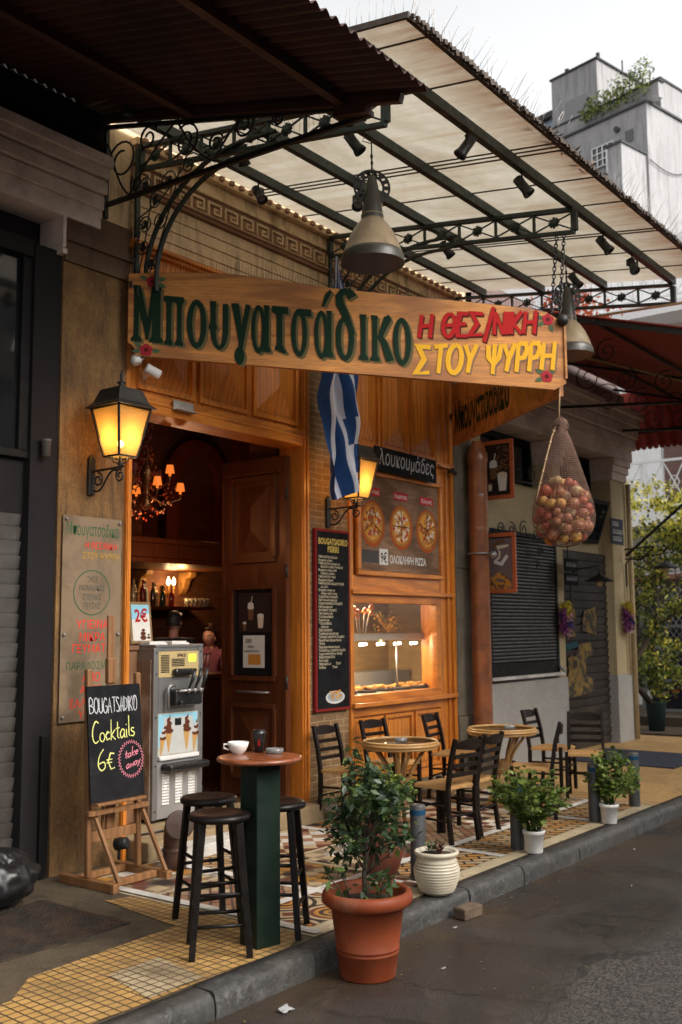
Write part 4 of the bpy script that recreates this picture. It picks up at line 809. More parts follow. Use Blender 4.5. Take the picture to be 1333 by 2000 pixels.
# returning board towards the wall
C1, D1 = Vector((7.93, 3.66, 0)), Vector((10.25, 6.12, 0)); U2 = (D1-C1).normalized(); L2 = (D1-C1).length; N2 = Vector((-U2.y, U2.x, 0))
zr = lambda s: 3.70+.05*s
RM = lambda x, y, off=0: C1+U2*x+Z*(zr(x)+y)+N2*(.02+off)
s2 = thing('wooden_sign', 'second wooden sign board running back to the wall behind the first, in shade', 'sign', tuple(RM(L2/2, .3)))
m = M(); m.prism([RM(0.03, 0), RM(L2, 0), RM(L2, .72), RM(.03, .66)], -N2*.04); P('board', m, WS, s2)
RM2 = lambda x, y, off=0: RM(L2-x, y, off)
m = M(); m.text('Μπουγατσάδικο', RM2, .12, .14, .46, 'LEFT', .012, .56, 0, .003); P('lettering', m, GREENP, s2)
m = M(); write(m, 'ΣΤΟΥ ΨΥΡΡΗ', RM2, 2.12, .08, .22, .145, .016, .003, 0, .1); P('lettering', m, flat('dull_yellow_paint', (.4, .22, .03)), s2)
# chains of the sign
m = M(); chain(m, (7.98, 3.62, TZ(3.53)-.2), SM(SL-.05, .66, -.02), .026, .005); chain(m, (8.0, 3.70, TZ(3.53)-.2), SM(SL-.12, .66, -.03), .026, .005); m.sphere(SM(SL-.04, .60, .02), .05, 8)
tag(m.build('chain', BLACKIRON, loc=(8, 3.65, 4.8)), 'pair of dark chains holding the sign corner from the truss', 'chain')
m = M(); chain(m, (5.42, 6.15, 5.1), (5.33, 6.14, 4.62), .024, .0045); m.bar((5.3, 6.15, 4.5), (5.5, 6.15, 4.5), .05, .05); m.tube([(5.38+.045*math.cos(a), 6.09, 4.44+.045*math.sin(a)) for a in [2*math.pi*k/14 for k in range(14)]], .009, 6, closed=True)
tag(m.build('chain', BLACKIRON, loc=(5.4, 6.15, 4.8)), 'black chain and ring holding the sign by the plaster pillar', 'chain')

# ------------------------------------------------------------------ wall lanterns
FROST, t, b = newmat('amber_frosted_glass'); b.inputs['Base Color'].default_value = (.85, .6, .25, 1); b.inputs['Roughness'].default_value = .4
tl = N(t, 'ShaderNodeBsdfTranslucent'); tl.inputs['Color'].default_value = (.42, .25, .075, 1); tp = N(t, 'ShaderNodeBsdfTransparent'); tp.inputs['Color'].default_value = (1, .8, .45, 1)
m1 = N(t, 'ShaderNodeMixShader'); m1.inputs[0].default_value = .45; m2 = N(t, 'ShaderNodeMixShader'); m2.inputs[0].default_value = .2
t.links.new(tl.outputs[0], m1.inputs[1]); t.links.new(tp.outputs[0], m1.inputs[2]); t.links.new(m1.outputs[0], m2.inputs[1]); t.links.new(b.outputs[0], m2.inputs[2]); t.links.new(m2.outputs[0], t.nodes['Material Output'].inputs[0])
BULB = emis('lamp_bulb', (1, .72, .32), 10)
LANT = mat('lantern_iron', (.018, .016, .014), .42, .4, 14, 60, .12, col2=(.05, .045, .04), sc2=10, lo=.55, hi=.75)
def lantern(X, Y, zp, label, power, k):
    th = thing('wall_lantern', label, 'wall lantern', (X, F, zp), 'wall lanterns of the cafe')
    yl = Y; zs = zp+.02
    m = M(); m.prism([(X-.03, F-.002, zp-.16), (X+.03, F-.002, zp-.16), (X+.03, F-.002, zp+.12), (X, F-.002, zp+.155), (X-.03, F-.002, zp+.12)], (0, -.03, 0)); P('wall_plate', m, LANT, th, bevel=.004)
    m = M(); m.bar((X, F-.03, zp+.02), (X, yl-.05, zp+.025), .016, .016); m.tube(spiral((X, F-.10, zp-.05), .055, 1.6, 1.3, YV, Z, .3), .008, 6); m.tube(spiral((X, yl+.0, zp-.04), .05, 1.2, -1.3, YV, Z, .3), .008, 6)
    m.tube([(X, F-.05+(yl-F+.08)*s, zp-.13+.13*s+.035*math.sin(s*math.pi*2)*-1) for s in [i/10 for i in range(11)]], .009, 6); P('arm', m, LANT, th)
    m = M(); m.tube([(X, yl, zp), (X, yl, zp+.09)], [.014, .01], 8); m.lathe([(.012, .03), (.022, .045), (.022, .055), (.012, .07)], (X, yl, zp), 12)
    for s in range(4): a = math.pi/4+s*math.pi/2; m.tube([(X, yl, zp+.05), (X+.05*math.cos(a), yl+.05*math.sin(a), zp+.06), (X+.055*math.cos(a), yl+.055*math.sin(a), zp+.1)], .006, 5)
    P('stem', m, LANT, th)
    zb_, zt_ = zp+.10, zp+.46; rb, rtp = .085, .155; rot = R(0); q = math.sqrt(2)
    cn = lambda r, z: [Vector((X+r*q*math.cos(R(45)+i*math.pi/2+rot), yl+r*q*math.sin(R(45)+i*math.pi/2+rot), z)) for i in range(4)]
    a, c = cn(rb, zb_), cn(rtp, zt_)
    m = M()
    for i in range(4): m.bar(a[i], c[i], .014); m.bar(a[i], a[(i+1) % 4], .016, .012); m.bar(c[i], c[(i+1) % 4], .016, .012)
    P('cage', m, LANT, th)
    for i in range(4):
        j = (i+1) % 4; m = M(); ins = .94; cc = Vector((X, yl, 0))
        f = lambda p: Vector((X+(p.x-X)*ins, yl+(p.y-yl)*ins, p.z)); m.poly([f(a[i]), f(a[j]), f(c[j]), f(c[i])]); P('pane', m, FROST, th)
    m = M(); r0 = cn(rtp+.035, zt_+.004); r1 = cn(rtp+.03, zt_+.014); r2_ = cn(rtp-.005, zt_+.045); r3 = cn(rtp-.045, zt_+.15); r4 = cn(.045, zt_+.17)
    for g0, g1 in ((r0, r1), (r1, r2_), (r2_, r3), (r3, r4)): m.add(g0+g1, [(i, (i+1) % 4, (i+1) % 4+4, i+4) for i in range(4)])
    m.poly(list(reversed(r0))); m.poly(r4); m.lathe([(.05, .17), (.03, .18), (.018, .19), (.034, .205), (.034, .213), (.012, .225), (.01, .25), (.016, .262), (.01, .275), (.003, .31)], (X, yl, zt_), 14); P('roof', m, LANT, th)
    m = M(); m.sphere((X, yl, zb_+.10), .027, 8); P('bulb', m, BULB, th)
    l = bpy.data.lights.new('lantern_light', 'POINT'); l.energy = power*.17; l.color = (1, .62, .25); l.shadow_soft_size = .05; lo_ = bpy.data.objects.new('lantern_light', l); COL.objects.link(lo_); lo_.parent = th; lo_.location = (0, yl-F, zb_+.17-zp)
    return th
lantern(5.03, 5.90, 2.94, 'lit black wall lantern on the plaster pillar beside the doorway', 22, 0)
lantern(7.98, 5.88, 2.91, 'lit black wall lantern on the brick pillar, partly covered by the flag', 22, 1)

# ------------------------------------------------------------------ flag
BLUE = mat('flag_blue', (.006, .05, .18), .75, .12, 4, 60, .05); FWH = mat('flag_white', (.55, .56, .62), .75, .08, 4, 60, .05)
fl = thing('flag', 'blue and white striped flag hanging in folds by the brick pillar', 'flag', (7.75, 5.8, 5.1))
m = M(); nu, nv = 27, 44; P0 = []
random.seed(21)
for j in range(nv+1):
    v = j/nv; z = 5.34-2.36*v
    wdt = .06+.34*min(1, v*1.7)-.05*max(0, v-.8)/.2
    for i in range(nu+1):
        u = i/nu; fold = .075*math.sin(u*9.5+v*5)+.03*math.sin(u*21-v*8)+.012*math.sin(v*34+u*6); s = (u-.5)*wdt
        dz_ = .16*u*math.sin(v*2.2)*v-.28*abs(u-.72)*max(0, v-.55)*1.2+(.35*max(0, .35-u) if v > .7 else 0)*(v-.7)*2
        P0.append(Vector((7.62+s*.86+.02*math.sin(v*8)+.05*math.sin(v*6+u*3)*v+.05*v+.02*math.sin(v*17+u*4), 5.82-s*.28+fold*min(1, v*3), z+dz_)))
fs = []; mi = []
for j in range(nv):
    for i in range(nu):
        band = 'BBBWWWBBBWWWBBBWWWBBBWWWBBB'[i] == 'B'
        if j > 30 and i > 16: band = ((i-17)//3+(j-31)//5) % 2 == 0
        if 6 < j < 12 and i < 9: band = not (3 <= i <= 5 or 8 <= j <= 9)
        fs.append((j*(nu+1)+i, j*(nu+1)+i+1, (j+1)*(nu+1)+i+1, (j+1)*(nu+1)+i)); mi.append(0 if band else 1)
m.add(P0, fs, 0, True); m.mi = mi; P('flag_cloth', m, [BLUE, FWH], fl)
m = M(); m.tube([(7.86, 6.24, 4.78), (7.72, 5.80, 5.14), (7.69, 5.7, 5.22)], .012, 8); P('flag_pole', m, BLACKIRON, fl)

# ------------------------------------------------------------------ bar stools, high table and what stands on it
def stool():
    th = thing('bar_stool', 'stool', 'bar stool', (0, 0, 0), 'black bar stools round the high table')
    m = M(); m.lathe([(.001, .70), (.15, .70), (.168, .706), (.174, .718), (.172, .732), (.16, .742), (.12, .744), (.07, .738), (.001, .736)], n=32); P('seat', m, BLACKWOOD, th)
    lg = []
    for sx, sy in ((-1, -1), (1, -1), (1, 1), (-1, 1)):
        a, b2 = Vector((sx*.10, sy*.10, .70)), Vector((sx*.155, sy*.155, 0)); lg.append((a, b2)); m = M(); m.bar(a, b2, .04, .04, w2=.034, h2=.034, up=Vector((0, 1, 0))); P('leg', m, BLACKWOOD, th, bevel=.004)
    for k, h in enumerate((.17, .24, .33, .40)):
        m = M()
        for i in ((0, 2), (1, 3))[k % 2]:
            p = lambda q: lg[q][1].lerp(lg[q][0], h/.70); m.tube([p(i), p((i+1) % 4)], .0105, 8)
        P('rung', m, BLACKWOOD, th)
    return th
st = stool(); st.location = (4.23, 4.08, 0); st.rotation_euler = (0, 0, R(-42)); st['label'] = 'black round bar stool on yellow tiles in front of the green table column'
dup(st, (4.60, 4.53, 0), R(-25), 'black round bar stool behind another stool, beside the ice cream machine')
dup(st, (4.70, 4.07, 0), R(30), 'black round bar stool behind the high table, next to the big flowerpot')
ht = thing('high_table', 'tall bar table with round reddish top on a square dark green column', 'table', (4.46, 3.99, 0))
RTOP = wood('red_table_top', (.30, .085, .03), (.12, .03, .01), (10, 1.2, 10), .3, .35)
m = M(); m.lathe([(.001, 1.0), (.225, 1.0), (.24, 1.006), (.245, 1.015), (.24, 1.026), (.225, 1.03), (.001, 1.03)], (4.47, 4.0, 0), 40); P('tabletop', m, RTOP, ht)
m = M(); d1 = Vector((math.cos(R(78)), math.sin(R(78)), 0)); d2 = Vector((-d1.y, d1.x, 0)); m.obox((4.455, 3.98, .5), d1*.082, d2*.082, (0, 0, .4995)); P('column', m, mat('column_green', (.004, .013, .008), .5, .2, 4, 40, .03, spec=.3), ht, bevel=.006)
CERA = mat('white_ceramic', (.72, .69, .64), .2, .05, 5, 30, 0, spec=.6)
m = M(); c = (4.475, 4.17, 1.03); m.lathe([(.026, .0), (.03, .004), (.045, .018), (.058, .045), (.062, .068), (.059, .068), (.054, .045), (.04, .02), (.001, .012)], c, 26)
m.tube([(c[0]-.055*.8+.0, c[1]+.055*.62, c[2]+.055), (c[0]-.066, c[1]+.051, c[2]+.058), (c[0]-.068, c[1]+.052, c[2]+.036), (c[0]-.042, c[1]+.033, c[2]+.024)], .006, 6)
m.lathe([(.001, .055), (.057, .055)], c, 20, 1); tag(m.build('coffee_cup', [CERA, mat('coffee', (.09, .04, .015), .3)], loc=c), 'white china coffee cup standing on the high table', 'cup')
pc = thing('paper_cup', 'black takeaway cup with a lid on the high table', 'cup', (4.60, 4.12, 1.03))
m = M(); m.lathe([(.001, 0), (.027, 0), (.038, .105)], pc.location, 24); P('cup_body', m, BLACKP, pc)
m = M(); m.lathe([(.040, .104), (.042, .108), (.041, .115), (.037, .118), (.035, .13), (.001, .13)], pc.location, 24); P('lid', m, BLACKP, pc)
m = M()
for i in range(4): a = R(200+i*9); m.obox(pc.location+Vector((.0335*math.cos(R(222)), .0335*math.sin(R(222)), .045+i*.012)), (.004, -.005, 0), (.0005, .0005, 0), (0, 0, .0035))
P('print', m, REDP, pc)
CGL, t, b = newmat('clear_glass'); b.inputs['Roughness'].default_value = .05; b.inputs['Transmission Weight'].default_value = .85; b.inputs['Base Color'].default_value = (.85, .87, .88, 1)
m = M(); m.lathe([(.001, 0), (.048, 0), (.055, .03), (.048, .03), (.042, .008), (.001, .006)], (4.60, 4.0, 1.03), 18); tag(m.build('ashtray', CGL, loc=(4.60, 4.0, 1.03)), 'clear glass ashtray on the high table beside the takeaway cup', 'ashtray')

# ------------------------------------------------------------------ taverna chairs and rattan tables
def chair():
    th = thing('taverna_chair', 'chair', 'chair', (0, 0, 0), 'dark taverna chairs on the terrace')
    w_ = .175
    for s in (-1, 1):
        m = M(); pts = [(s*w_, .03, 0), (s*w_, .0, .22), (s*w_, .0, .44), (s*w_, .03, .64), (s*(w_-.005), .085, .845)]
        for p, q in zip(pts, pts[1:]): m.bar(p, q, .034, .036, up=Vector((0, 1, 0)))
        P('rear_leg', m, DARKCHAIR, th, bevel=.004)
        m = M(); m.bar((s*(w_+.015), -.36, 0), (s*(w_+.012), -.36, .475), .034, .034, up=Vector((0, 1, 0))); P('front_leg', m, DARKCHAIR, th, bevel=.005)
    m = M(); n = 8; f_, b_ = [], []
    for i in range(n+1):
        x = -w_+.015+(2*w_-.03)*i/n; q = 1-((i-n/2)/(n/2))**2; cv = .02*q
        f_.append(((x, .072+cv, .765-.012*q), (x, .082+cv, .815+.025*q)))
    vs = []
    for a, b2 in f_: vs += [a, b2, (a[0], a[1]+.016, a[2]), (b2[0], b2[1]+.016, b2[2])]
    m.add(vs, [f for i in range(n) for f in ((4*i, 4*i+4, 4*i+5, 4*i+1), (4*i+2, 4*i+3, 4*i+7, 4*i+6), (4*i+1, 4*i+5, 4*i+7, 4*i+3), (4*i, 4*i+2, 4*i+6, 4*i+4))]); P('top_slat', m, DARKCHAIR, th)
    for z, y in ((.70, .052), (.625, .032), (.55, .018)): m = M(); m.box(-w_+.015, w_-.015, y+.008, y+.022, z-.017, z+.017); P('back_slat', m, DARKCHAIR, th)
    m = M()
    for z, y0_ in ((.18, 0), (.30, 0)):
        for s in (-1, 1): m.tube([(s*w_, .01, z), (s*(w_+.013), -.36, z+.01)], .011, 6)
    m.tube([(-w_-.013, -.36, .26), (w_+.013, -.36, .26)], .011, 6); m.tube([(-w_, .005, .22), (w_, .005, .22)], .011, 6); P('stretcher', m, DARKCHAIR, th)
    m = M(); n = 14; vs = []
    hw = lambda y: w_+.01+.014*(-y/.36)
    for i in range(n+1):
        for j in range(n+1):
            u, v = i/n, j/n; y = -.375+.37*v; x = (u-.5)*2*hw(y); e = min(u, 1-u, v, 1-v); z = .455+.012*math.sqrt(min(1, e*8))-.02*(max(0, .5-abs(u-.5))*max(0, .5-abs(v-.5)))*2; vs.append((x, y, z))
    for i in range(n+1):
        for j in range(n+1): x, y, z = vs[i*(n+1)+j]; vs.append((x, y, .43))
    k = (n+1)**2
    m.add(vs, [(i*(n+1)+j, (i+1)*(n+1)+j, (i+1)*(n+1)+j+1, i*(n+1)+j+1) for i in range(n) for j in range(n)]+[(i*(n+1), k+i*(n+1), k+(i+1)*(n+1), (i+1)*(n+1)) for i in range(n)]+[(i*(n+1)+n, (i+1)*(n+1)+n, k+(i+1)*(n+1)+n, k+i*(n+1)+n) for i in range(n)]+[(j, j+1, k+j+1, k+j) for j in range(n)]+[(n*(n+1)+j, k+n*(n+1)+j, k+n*(n+1)+j+1, n*(n+1)+j+1) for j in range(n)], 0, True)
    P('straw_seat', m, STRAW, th); return th
c0 = chair()
CH = [(7.72, 6.0, 0, 'dark straw seat chair standing against the brick pillar under the menu board'), (8.45, 5.98, -6, 'dark straw seat chair against the wood panels behind the nearer rattan table'),
      (9.33, 5.85, 8, 'dark straw seat chair against the wood panels next to the stone pier'), (7.46, 4.45, 172, 'dark straw seat chair with its back toward the cream ribbed pot'),
      (7.90, 4.47, 184, 'dark straw seat chair beside and overlapped by the chair backing the cream pot'), (10.4, 5.24, 2, 'dark straw seat chair against the grey stucco wall behind the second rattan table'),
      (8.95, 4.36, 205, 'dark straw seat chair turned sideways between second rattan table and bollard'), (10.3, 4.62, -67, 'dark straw seat chair standing alone before the shuttered door and blue mat')]
for i, (x, y, a, lb) in enumerate(CH):
    o = c0 if i == 0 else dup(c0)
    o.location = (x, y, .006); o.rotation_euler = (0, 0, R(a)); o['label'] = lb
CANE = mat('cane', (.42, .23, .075), .4, .35, 8, 50, .15, stretch=(3, 3, 20), coat=.2); CANED = mat('cane_binding', (.30, .15, .05), .5, .4, 30, 60, .4, stretch=(1, 1, 6))
def rattan_table():
    th = thing('rattan_table', 'table', 'table', (0, 0, 0), 'round rattan tables on the terrace')
    m = M(); m.lathe([(.001, .718), (.315, .718), (.325, .724), (.325, .730), (.001, .730)], n=40); P('tabletop', m, CANED, th)
    m = M(); m.lathe([(.001, .7315), (.285, .7315), (.285, .7375), (.001, .7375)], n=40); P('glass_top', m, DGLASS, th)
    m = M()
    for z, r in ((.70, .325), (.724, .338), (.745, .325)): m.tube([(r*math.cos(a), r*math.sin(a), z) for a in [2*math.pi*i/40 for i in range(40)]], .0135, 8, closed=True)
    P('rim', m, CANE, th)
    for k in range(4):
        a = R(25+k*90); d = Vector((math.cos(a), math.sin(a), 0)); e = Vector((math.cos(a+.5), math.sin(a+.5), 0)); m = M()
        m.tube([d*.23+Z*.71, d*.10+Z*.5, d*.05+Z*.36, d*.09+Z*.22, d*.20], .019, 8); m.tube([e*.25+Z*.70, e*.12+Z*.52, e*.06+Z*.38], .015, 8); P('leg', m, CANE, th)
    m = M()
    for i in range(9): m.tube([(.078*math.cos(a), .078*math.sin(a), .32+i*.013) for a in [2*math.pi*k/16 for k in range(16)]], .008, 6, closed=True)
    m.lathe([(.074, .31), (.074, .44)], n=16); P('binding', m, CANED, th); return th
rt_ = rattan_table(); rt_.location = (7.68, 5.2, .006); rt_['label'] = 'round rattan table nearer the cafe doorway, behind the big potted shrub'
dup(rt_, (9.22, 5.02, .006), R(40), 'round rattan table nearer the grey stucco wall')
for x, y, lb in ((7.72, 5.22, 'clear glass ashtray on the rattan table nearer the doorway'), (9.3, 4.98, 'clear glass ashtray on the rattan table by the grey wall')):
    m = M(); m.lathe([(.001, 0), (.05, 0), (.058, .032), (.05, .032), (.044, .008), (.001, .006)], (x, y, .745), 16); tag(m.build('ashtray', CGL, loc=(x, y, .745)), lb, 'ashtray')

# ------------------------------------------------------------------ bollards, brick, litter, rubbish bag
BOL = mat('bollard_grey', (.055, .056, .058), .5, .35, 10, 40, .15, col2=(.12, .11, .10), sc2=9, lo=.58, hi=.75); BOLB = flat('bollard_blue', (.012, .055, .11), .5)
def bollard():
    th = thing('bollard', 'bollard', 'bollard', (0, 0, 0), 'grey bollards along the kerb')
    m = M(); m.lathe([(.055, 0), (.055, .50), (.05, .512), (.001, .516)], n=20); P('post', m, BOL, th)
    m = M(); m.lathe([(.0565, .445), (.0565, .48)], n=20); P('band', m, BOLB, th); return th
b0 = bollard()
for i, (x, y, lb) in enumerate(((6.2, 4.06, 'grey bollard with blue band beside the cream ribbed pot'), (7.50, 3.97, 'grey bollard with blue band behind the fullest bucket plant'), (8.93, 3.94, 'grey bollard with blue band beside the white bucket with sprawling branch'), (9.92, 3.96, 'grey bollard mostly hidden behind the sprawling bucket plant'))):
    o = b0 if i == 0 else dup(b0); o.location = (x, y, .004); o['label'] = lb
m = M(); m.obox((6.02, 3.56, -.092), (.095, -.012, 0), (.008, .05, 0), (0, 0, .038)); tag(m.build('stone_block', mat('block_stone', (.13, .085, .055), .85, .4, 12, 60, .5), loc=(6.02, 3.56, -.13), bevel=.012), 'worn brown stone block lying in the gutter below cream pot', 'stone block')
LIT = flat('litter_paper', (.30, .30, .30))
random.seed(4)
for i, (x, y, s, lb) in enumerate(((4.05, 3.45, .042, 'crumpled white paper scrap on the wet asphalt near the kerb'), (5.75, 3.5, .018, 'small white scrap in the gutter beside the stone block'), (5.05, 3.15, .014, 'tiny white scrap on asphalt right of the terracotta flowerpot'), (7.4, 3.0, .016, 'pale scrap on the asphalt below the bushier white bucket'), (8.6, 3.45, .018, 'pale scrap in the gutter beyond the white buckets'))):
    m = M(); g_ = [[Vector((x+(a-2)*s*.5, y+(b2-2)*s*.3, -.126+rnd(0, s*.5))) for a in range(5)] for b2 in range(5)]
    m.add([p for r_ in g_ for p in r_], [(j*5+k, j*5+k+1, j*5+k+6, j*5+k+5) for j in range(4) for k in range(4)]); tag(m.build('paper_scrap', LIT, loc=(x, y, -.13)), lb, 'litter')
BAG = mat('black_bag', (.008, .008, .009), .4, .2, 4, 30, 0, spec=.5, rvar=.05)
m = M(); nlat, nlon = 60, 110; vs = []
from mathutils import noise as mn
for i in range(nlat+1):
    for j in range(nlon):
        th_, ph = math.pi*i/nlat, 2*math.pi*j/nlon; d = Vector((math.sin(th_)*math.cos(ph), math.sin(th_)*math.sin(ph), math.cos(th_)))
        r = 1+.18*mn.noise(d*2.1+Vector((3, 1, 2)))-.11*abs(mn.noise(Vector((d.x*4, d.y*4, d.z*1.3))))*1.6-.03*abs(mn.noise(Vector((d.x*11, d.y*11, d.z*4)))); p = Vector((d.x*.32, d.y*.27, d.z*.20))*r; p.z = max(p.z, -.17); vs.append(p+Vector((4.02, 5.9, .17)))
m.add(vs, [(i*nlon+j, (i+1)*nlon+j, (i+1)*nlon+(j+1) % nlon, i*nlon+(j+1) % nlon) for i in range(nlat) for j in range(nlon)], 0, True)
tag(m.build('rubbish_bag', BAG, loc=(4.08, 5.92, 0)), 'shiny black rubbish bag slumped at the foot of the grey shutter', 'rubbish bag')

# ------------------------------------------------------------------ easel with chalk board
ez = thing('chalkboard_easel', 'wooden easel holding a black cocktail chalkboard beside the plaster pillar', 'easel', (4.92, 5.78, 0))
m = M()
for x in (4.72, 5.2): m.bar((x, 6.08, .03), (x, 5.5, .03), .055, .06)
m.bar((4.75, 5.95, .035), (5.17, 5.95, .035), .05, .045); m.bar((4.75, 5.62, .035), (5.17, 5.62, .035), .05, .045); P('base', m, WE, ez, bevel=.005)
for x, zt_ in ((4.72, 1.48), (5.17, 1.44)): m = M(); m.bar((x, 5.80, .06), (x, 5.84, zt_), .04, .045, up=YV); P('upright', m, WE, ez, bevel=.01)
m = M(); m.bar((4.95, 5.86, .35), (4.95, 5.88, 1.86), .06, .022, up=YV); m.bar((4.95, 5.87, 1.37), (4.95, 5.872, 1.55), .075, .04, up=YV); m.bar((4.90, 5.87, .35), (4.90, 5.87, .62), .02, .02, up=YV); m.bar((5.0, 5.87, .35), (5.0, 5.87, .62), .02, .02, up=YV); P('mast', m, WE, ez, bevel=.006)
m = M(); m.box(4.74, 5.15, 5.80, 5.822, .29, .36); m.bar((4.66, 5.74, .50), (5.2, 5.74, .50), .03, .035); m.bar((4.70, 5.71, .56), (5.14, 5.71, .56), .06, .02); P('crossbar', m, WE, ez, bevel=.004)
for x in (4.74, 5.17): m = M(); m.bar((x, 5.78, .5), (x+.02, 5.53, .06), .024, .024); P('strut', m, WE, ez)
O_ = Vector((4.66, 5.705, .575)); mpb = plane(O_, (1, .02, 0), (0, .09, 1))
m = M(); m.prism([mpb(0, 0), mpb(.49, 0), mpb(.49, .79), mpb(0, .79)], (0, .015, 0)); bd = P('chalkboard', m, SLATE, ez)
m = M(); random.seed(6); MB = lambda x, y, o=0: mpb(x, y, o+.002); write(m, 'BOUGATSADIKO', MB, .015, .60, .105, .066, .0032, 0, 0, 0, True, .004)
m.ribbon([(.30+.012*i, .60+.10*((i % 2))) for i in range(12)], .002, MB, .003, 0)
write(m, 'Cocktails', MB, .03, .40, .105, .108, .0036, 0, 1, .0, True, .004, .06); write(m, '6€', MB, .07, .21, .11, .14, .0036, 0, 1)
write(m, 'take', MB, .315, .265, .05, .075, .0028, 0, 2, .1, True, 0, .22); write(m, 'away', MB, .325, .195, .05, .07, .0028, 0, 2, .1, True, 0, .22)
m.ribbon([(.375+(.088+(.018 if i % 2 else 0))*math.cos(2*math.pi*i/64)*1.15, .262+(.088+(.018 if i % 2 else 0))*1.25*math.sin(2*math.pi*i/64)) for i in range(65)], .0022, MB, 0, 2)
P('chalk_writing', m, [CHALKW, CHALKY, CHALKP], bd)
# acrylic sign on the pillar
ACR = mat('smoky_acrylic', (.21, .145, .09), .6, .15, 1.2, 40, 0, spec=.2, rvar=0, col2=(.13, .092, .058), sc2=2)
ac = thing('wall_sign', 'tall clear plastic sign with green and red greek words on the plaster pillar', 'sign', (5.05, F, 1.8))
m = M(); m.box(4.775, 5.335, F-.022, F-.018, 1.08, 2.61); P('sheet', m, ACR, ac)
AC = plane((4.775, F-.0235, 1.08), (1, 0, 0), (0, 0, 1)); m = M()
m.text('Μπουγατσάδικο', AC, .28, 1.385, .135, 'CENTER', 0, .49, 0, 0, 0); m.text('Η ΘΕΣ/ΝΙΚΗ', AC, .36, 1.29, .07, 'CENTER', 0, .78, .1, 0, 1); m.text('ΣΤΟΥ ΨΥΡΡΗ', AC, .36, 1.21, .07, 'CENTER', 0, .78, .1, 0, 2)
m.ring((.28, .955), (.175, .172), (.167, .164), AC, 0, 0, 40)
for s, y in (('ΖΗΣΕ', 1.035), ('ΜΟΝΑΔΙΚΕΣ', .97), ('ΣΤΙΓΜΕΣ', .90), ('ΓΕΥΣΗΣ', .835)): m.text(s, AC, .28, y, .058, 'CENTER', 0, .72, .1, 0, 3)
for s, y, i in (('ΥΓΙΕΙΝΑ', .715, 1), ('ΜΙΚΡΑ', .62, 1), ('ΓΕΥΜΑΤΑ', .535, 1), ('ΠΑΡΑΔΟΣΙΑΚΑ', .41, 0), ('ΑΠΟ', .32, 1), ('ΑΓΝΑ', .23, 1), ('ΕΛΛΗΝΙΚΑ', .13, 1), ('ΥΛΙΚΑ', .045, 1)): m.text(s, AC, .29, y-.03, .088 if i else .078, 'CENTER', 0, .9 if i else .86, 0, 0, i)
P('lettering', m, [flat('sign_green', (.03, .10, .045)), flat('sign_red', (.68, .03, .02)), flat('sign_yellow', (.45, .25, .03)), flat('sign_ink', (.06, .07, .06))], ac)
m = M()
for x in (4.80, 5.31):
    for z in (2.58, 1.72, 1.12): m.lathe([(.011, 0), (.011, .016), (.004, .02)], (x, F-.022, z), 10, 0, (0, -1, 0), cap=True)
P('screw_cap', m, STEEL, ac)

# ------------------------------------------------------------------ ice cream machine
im = thing('ice_cream_machine', 'steel soft ice cream machine with lever taps and cone pictures in the doorway', 'ice cream machine', (6.25, 6.9, .15))
IX, IY = 5.96, 6.52
m = M(); m.box(IX, IX+.57, IY+.012, 7.25, .18, 1.60); m.box(IX-.004, IX+.05, IY-.004, IY+.0115, .18, 1.60); m.box(IX+.52, IX+.574, IY-.004, IY+.0115, .18, 1.60); m.box(IX+.05, IX+.52, IY+.0005, IY+.0115, 1.57, 1.60); m.box(IX+.01, IX+.57, IY-.01, 7.26, 1.601, 1.625)
for x in (IX+.06, IX+.5): m.box(x, x+.05, 6.6, 6.65, .15, .18)
P('cabinet', m, STEEL, im, bevel=.004)
m = M(); m.box(IX-.012, IX-.001, IY+.03, 7.2, .2, 1.5); P('side_panel', m, mat('machine_side', (.20, .13, .085), .5, .3, 3, 20, .03, col2=(.36, .29, .22), sc2=4), im)
GOLD = mat('beige_control_panel', (.48, .36, .17), .4, .08, 4, 30, 0)
m = M(); m.box(IX+.052, IX+.518, IY-.002, IY+.011, 1.35, 1.568); P('control_panel', m, GOLD, im)
fpn = plane((IX+.052, IY-.003, .15), (1, 0, 0), (0, 0, 1))
m = M()
for i in range(11): m.box(IX+.075, IX+.17, IY-.006, IY-.0021, 1.39+i*.014, 1.397+i*.014)
for i in range(5): m.box(IX+.2, IX+.35, IY-.006, IY-.0021, 1.44+i*.014, 1.447+i*.014)
P('vent_slots', m, BLACKP, im)
m = M(); m.text('SPACE', fpn, .21, 1.37, .036, 'LEFT', .001, m=0, off=.001); P('lettering', m, BLACKP, im)
m = M(); m.box(IX+.40, IX+.485, IY-.005, IY-.0021, 1.475, 1.54); P('display', m, emis('green_display', (.55, .75, .05), .6), im)
m = M(); m.box(IX+.052, IX+.518, IY-.002, IY+.011, 1.055, 1.346); P('tap_plate', m, STEEL, im)
m = M(); m.box(IX+.16, IX+.48, IY-.10, IY-.0025, 1.11, 1.25); m.box(IX+.2, IX+.42, IY-.06, IY-.0025, 1.36, 1.42); m.lathe([(.02, 0), (.02, .04)], (IX+.2, IY-.10, 1.14), 10, 0, (0, -1, 0), cap=True); P('dispenser_head', m, BLACKP, im, bevel=.02)
m = M(); m.tube([(IX+.18, IY-.11, 1.235), (IX+.47, IY-.11, 1.235)], .013, 8); m.tube([(IX+.12, IY-.05, 1.08), (IX+.12, IY-.05, 1.26), (IX+.14, IY-.05, 1.28), (IX+.2, IY-.05, 1.28)], .014, 8)
for i in range(3): m.sphere((IX+.29+i*.07, IY-.12, 1.235), .022, 7)
P('tap_rail', m, STEEL, im)
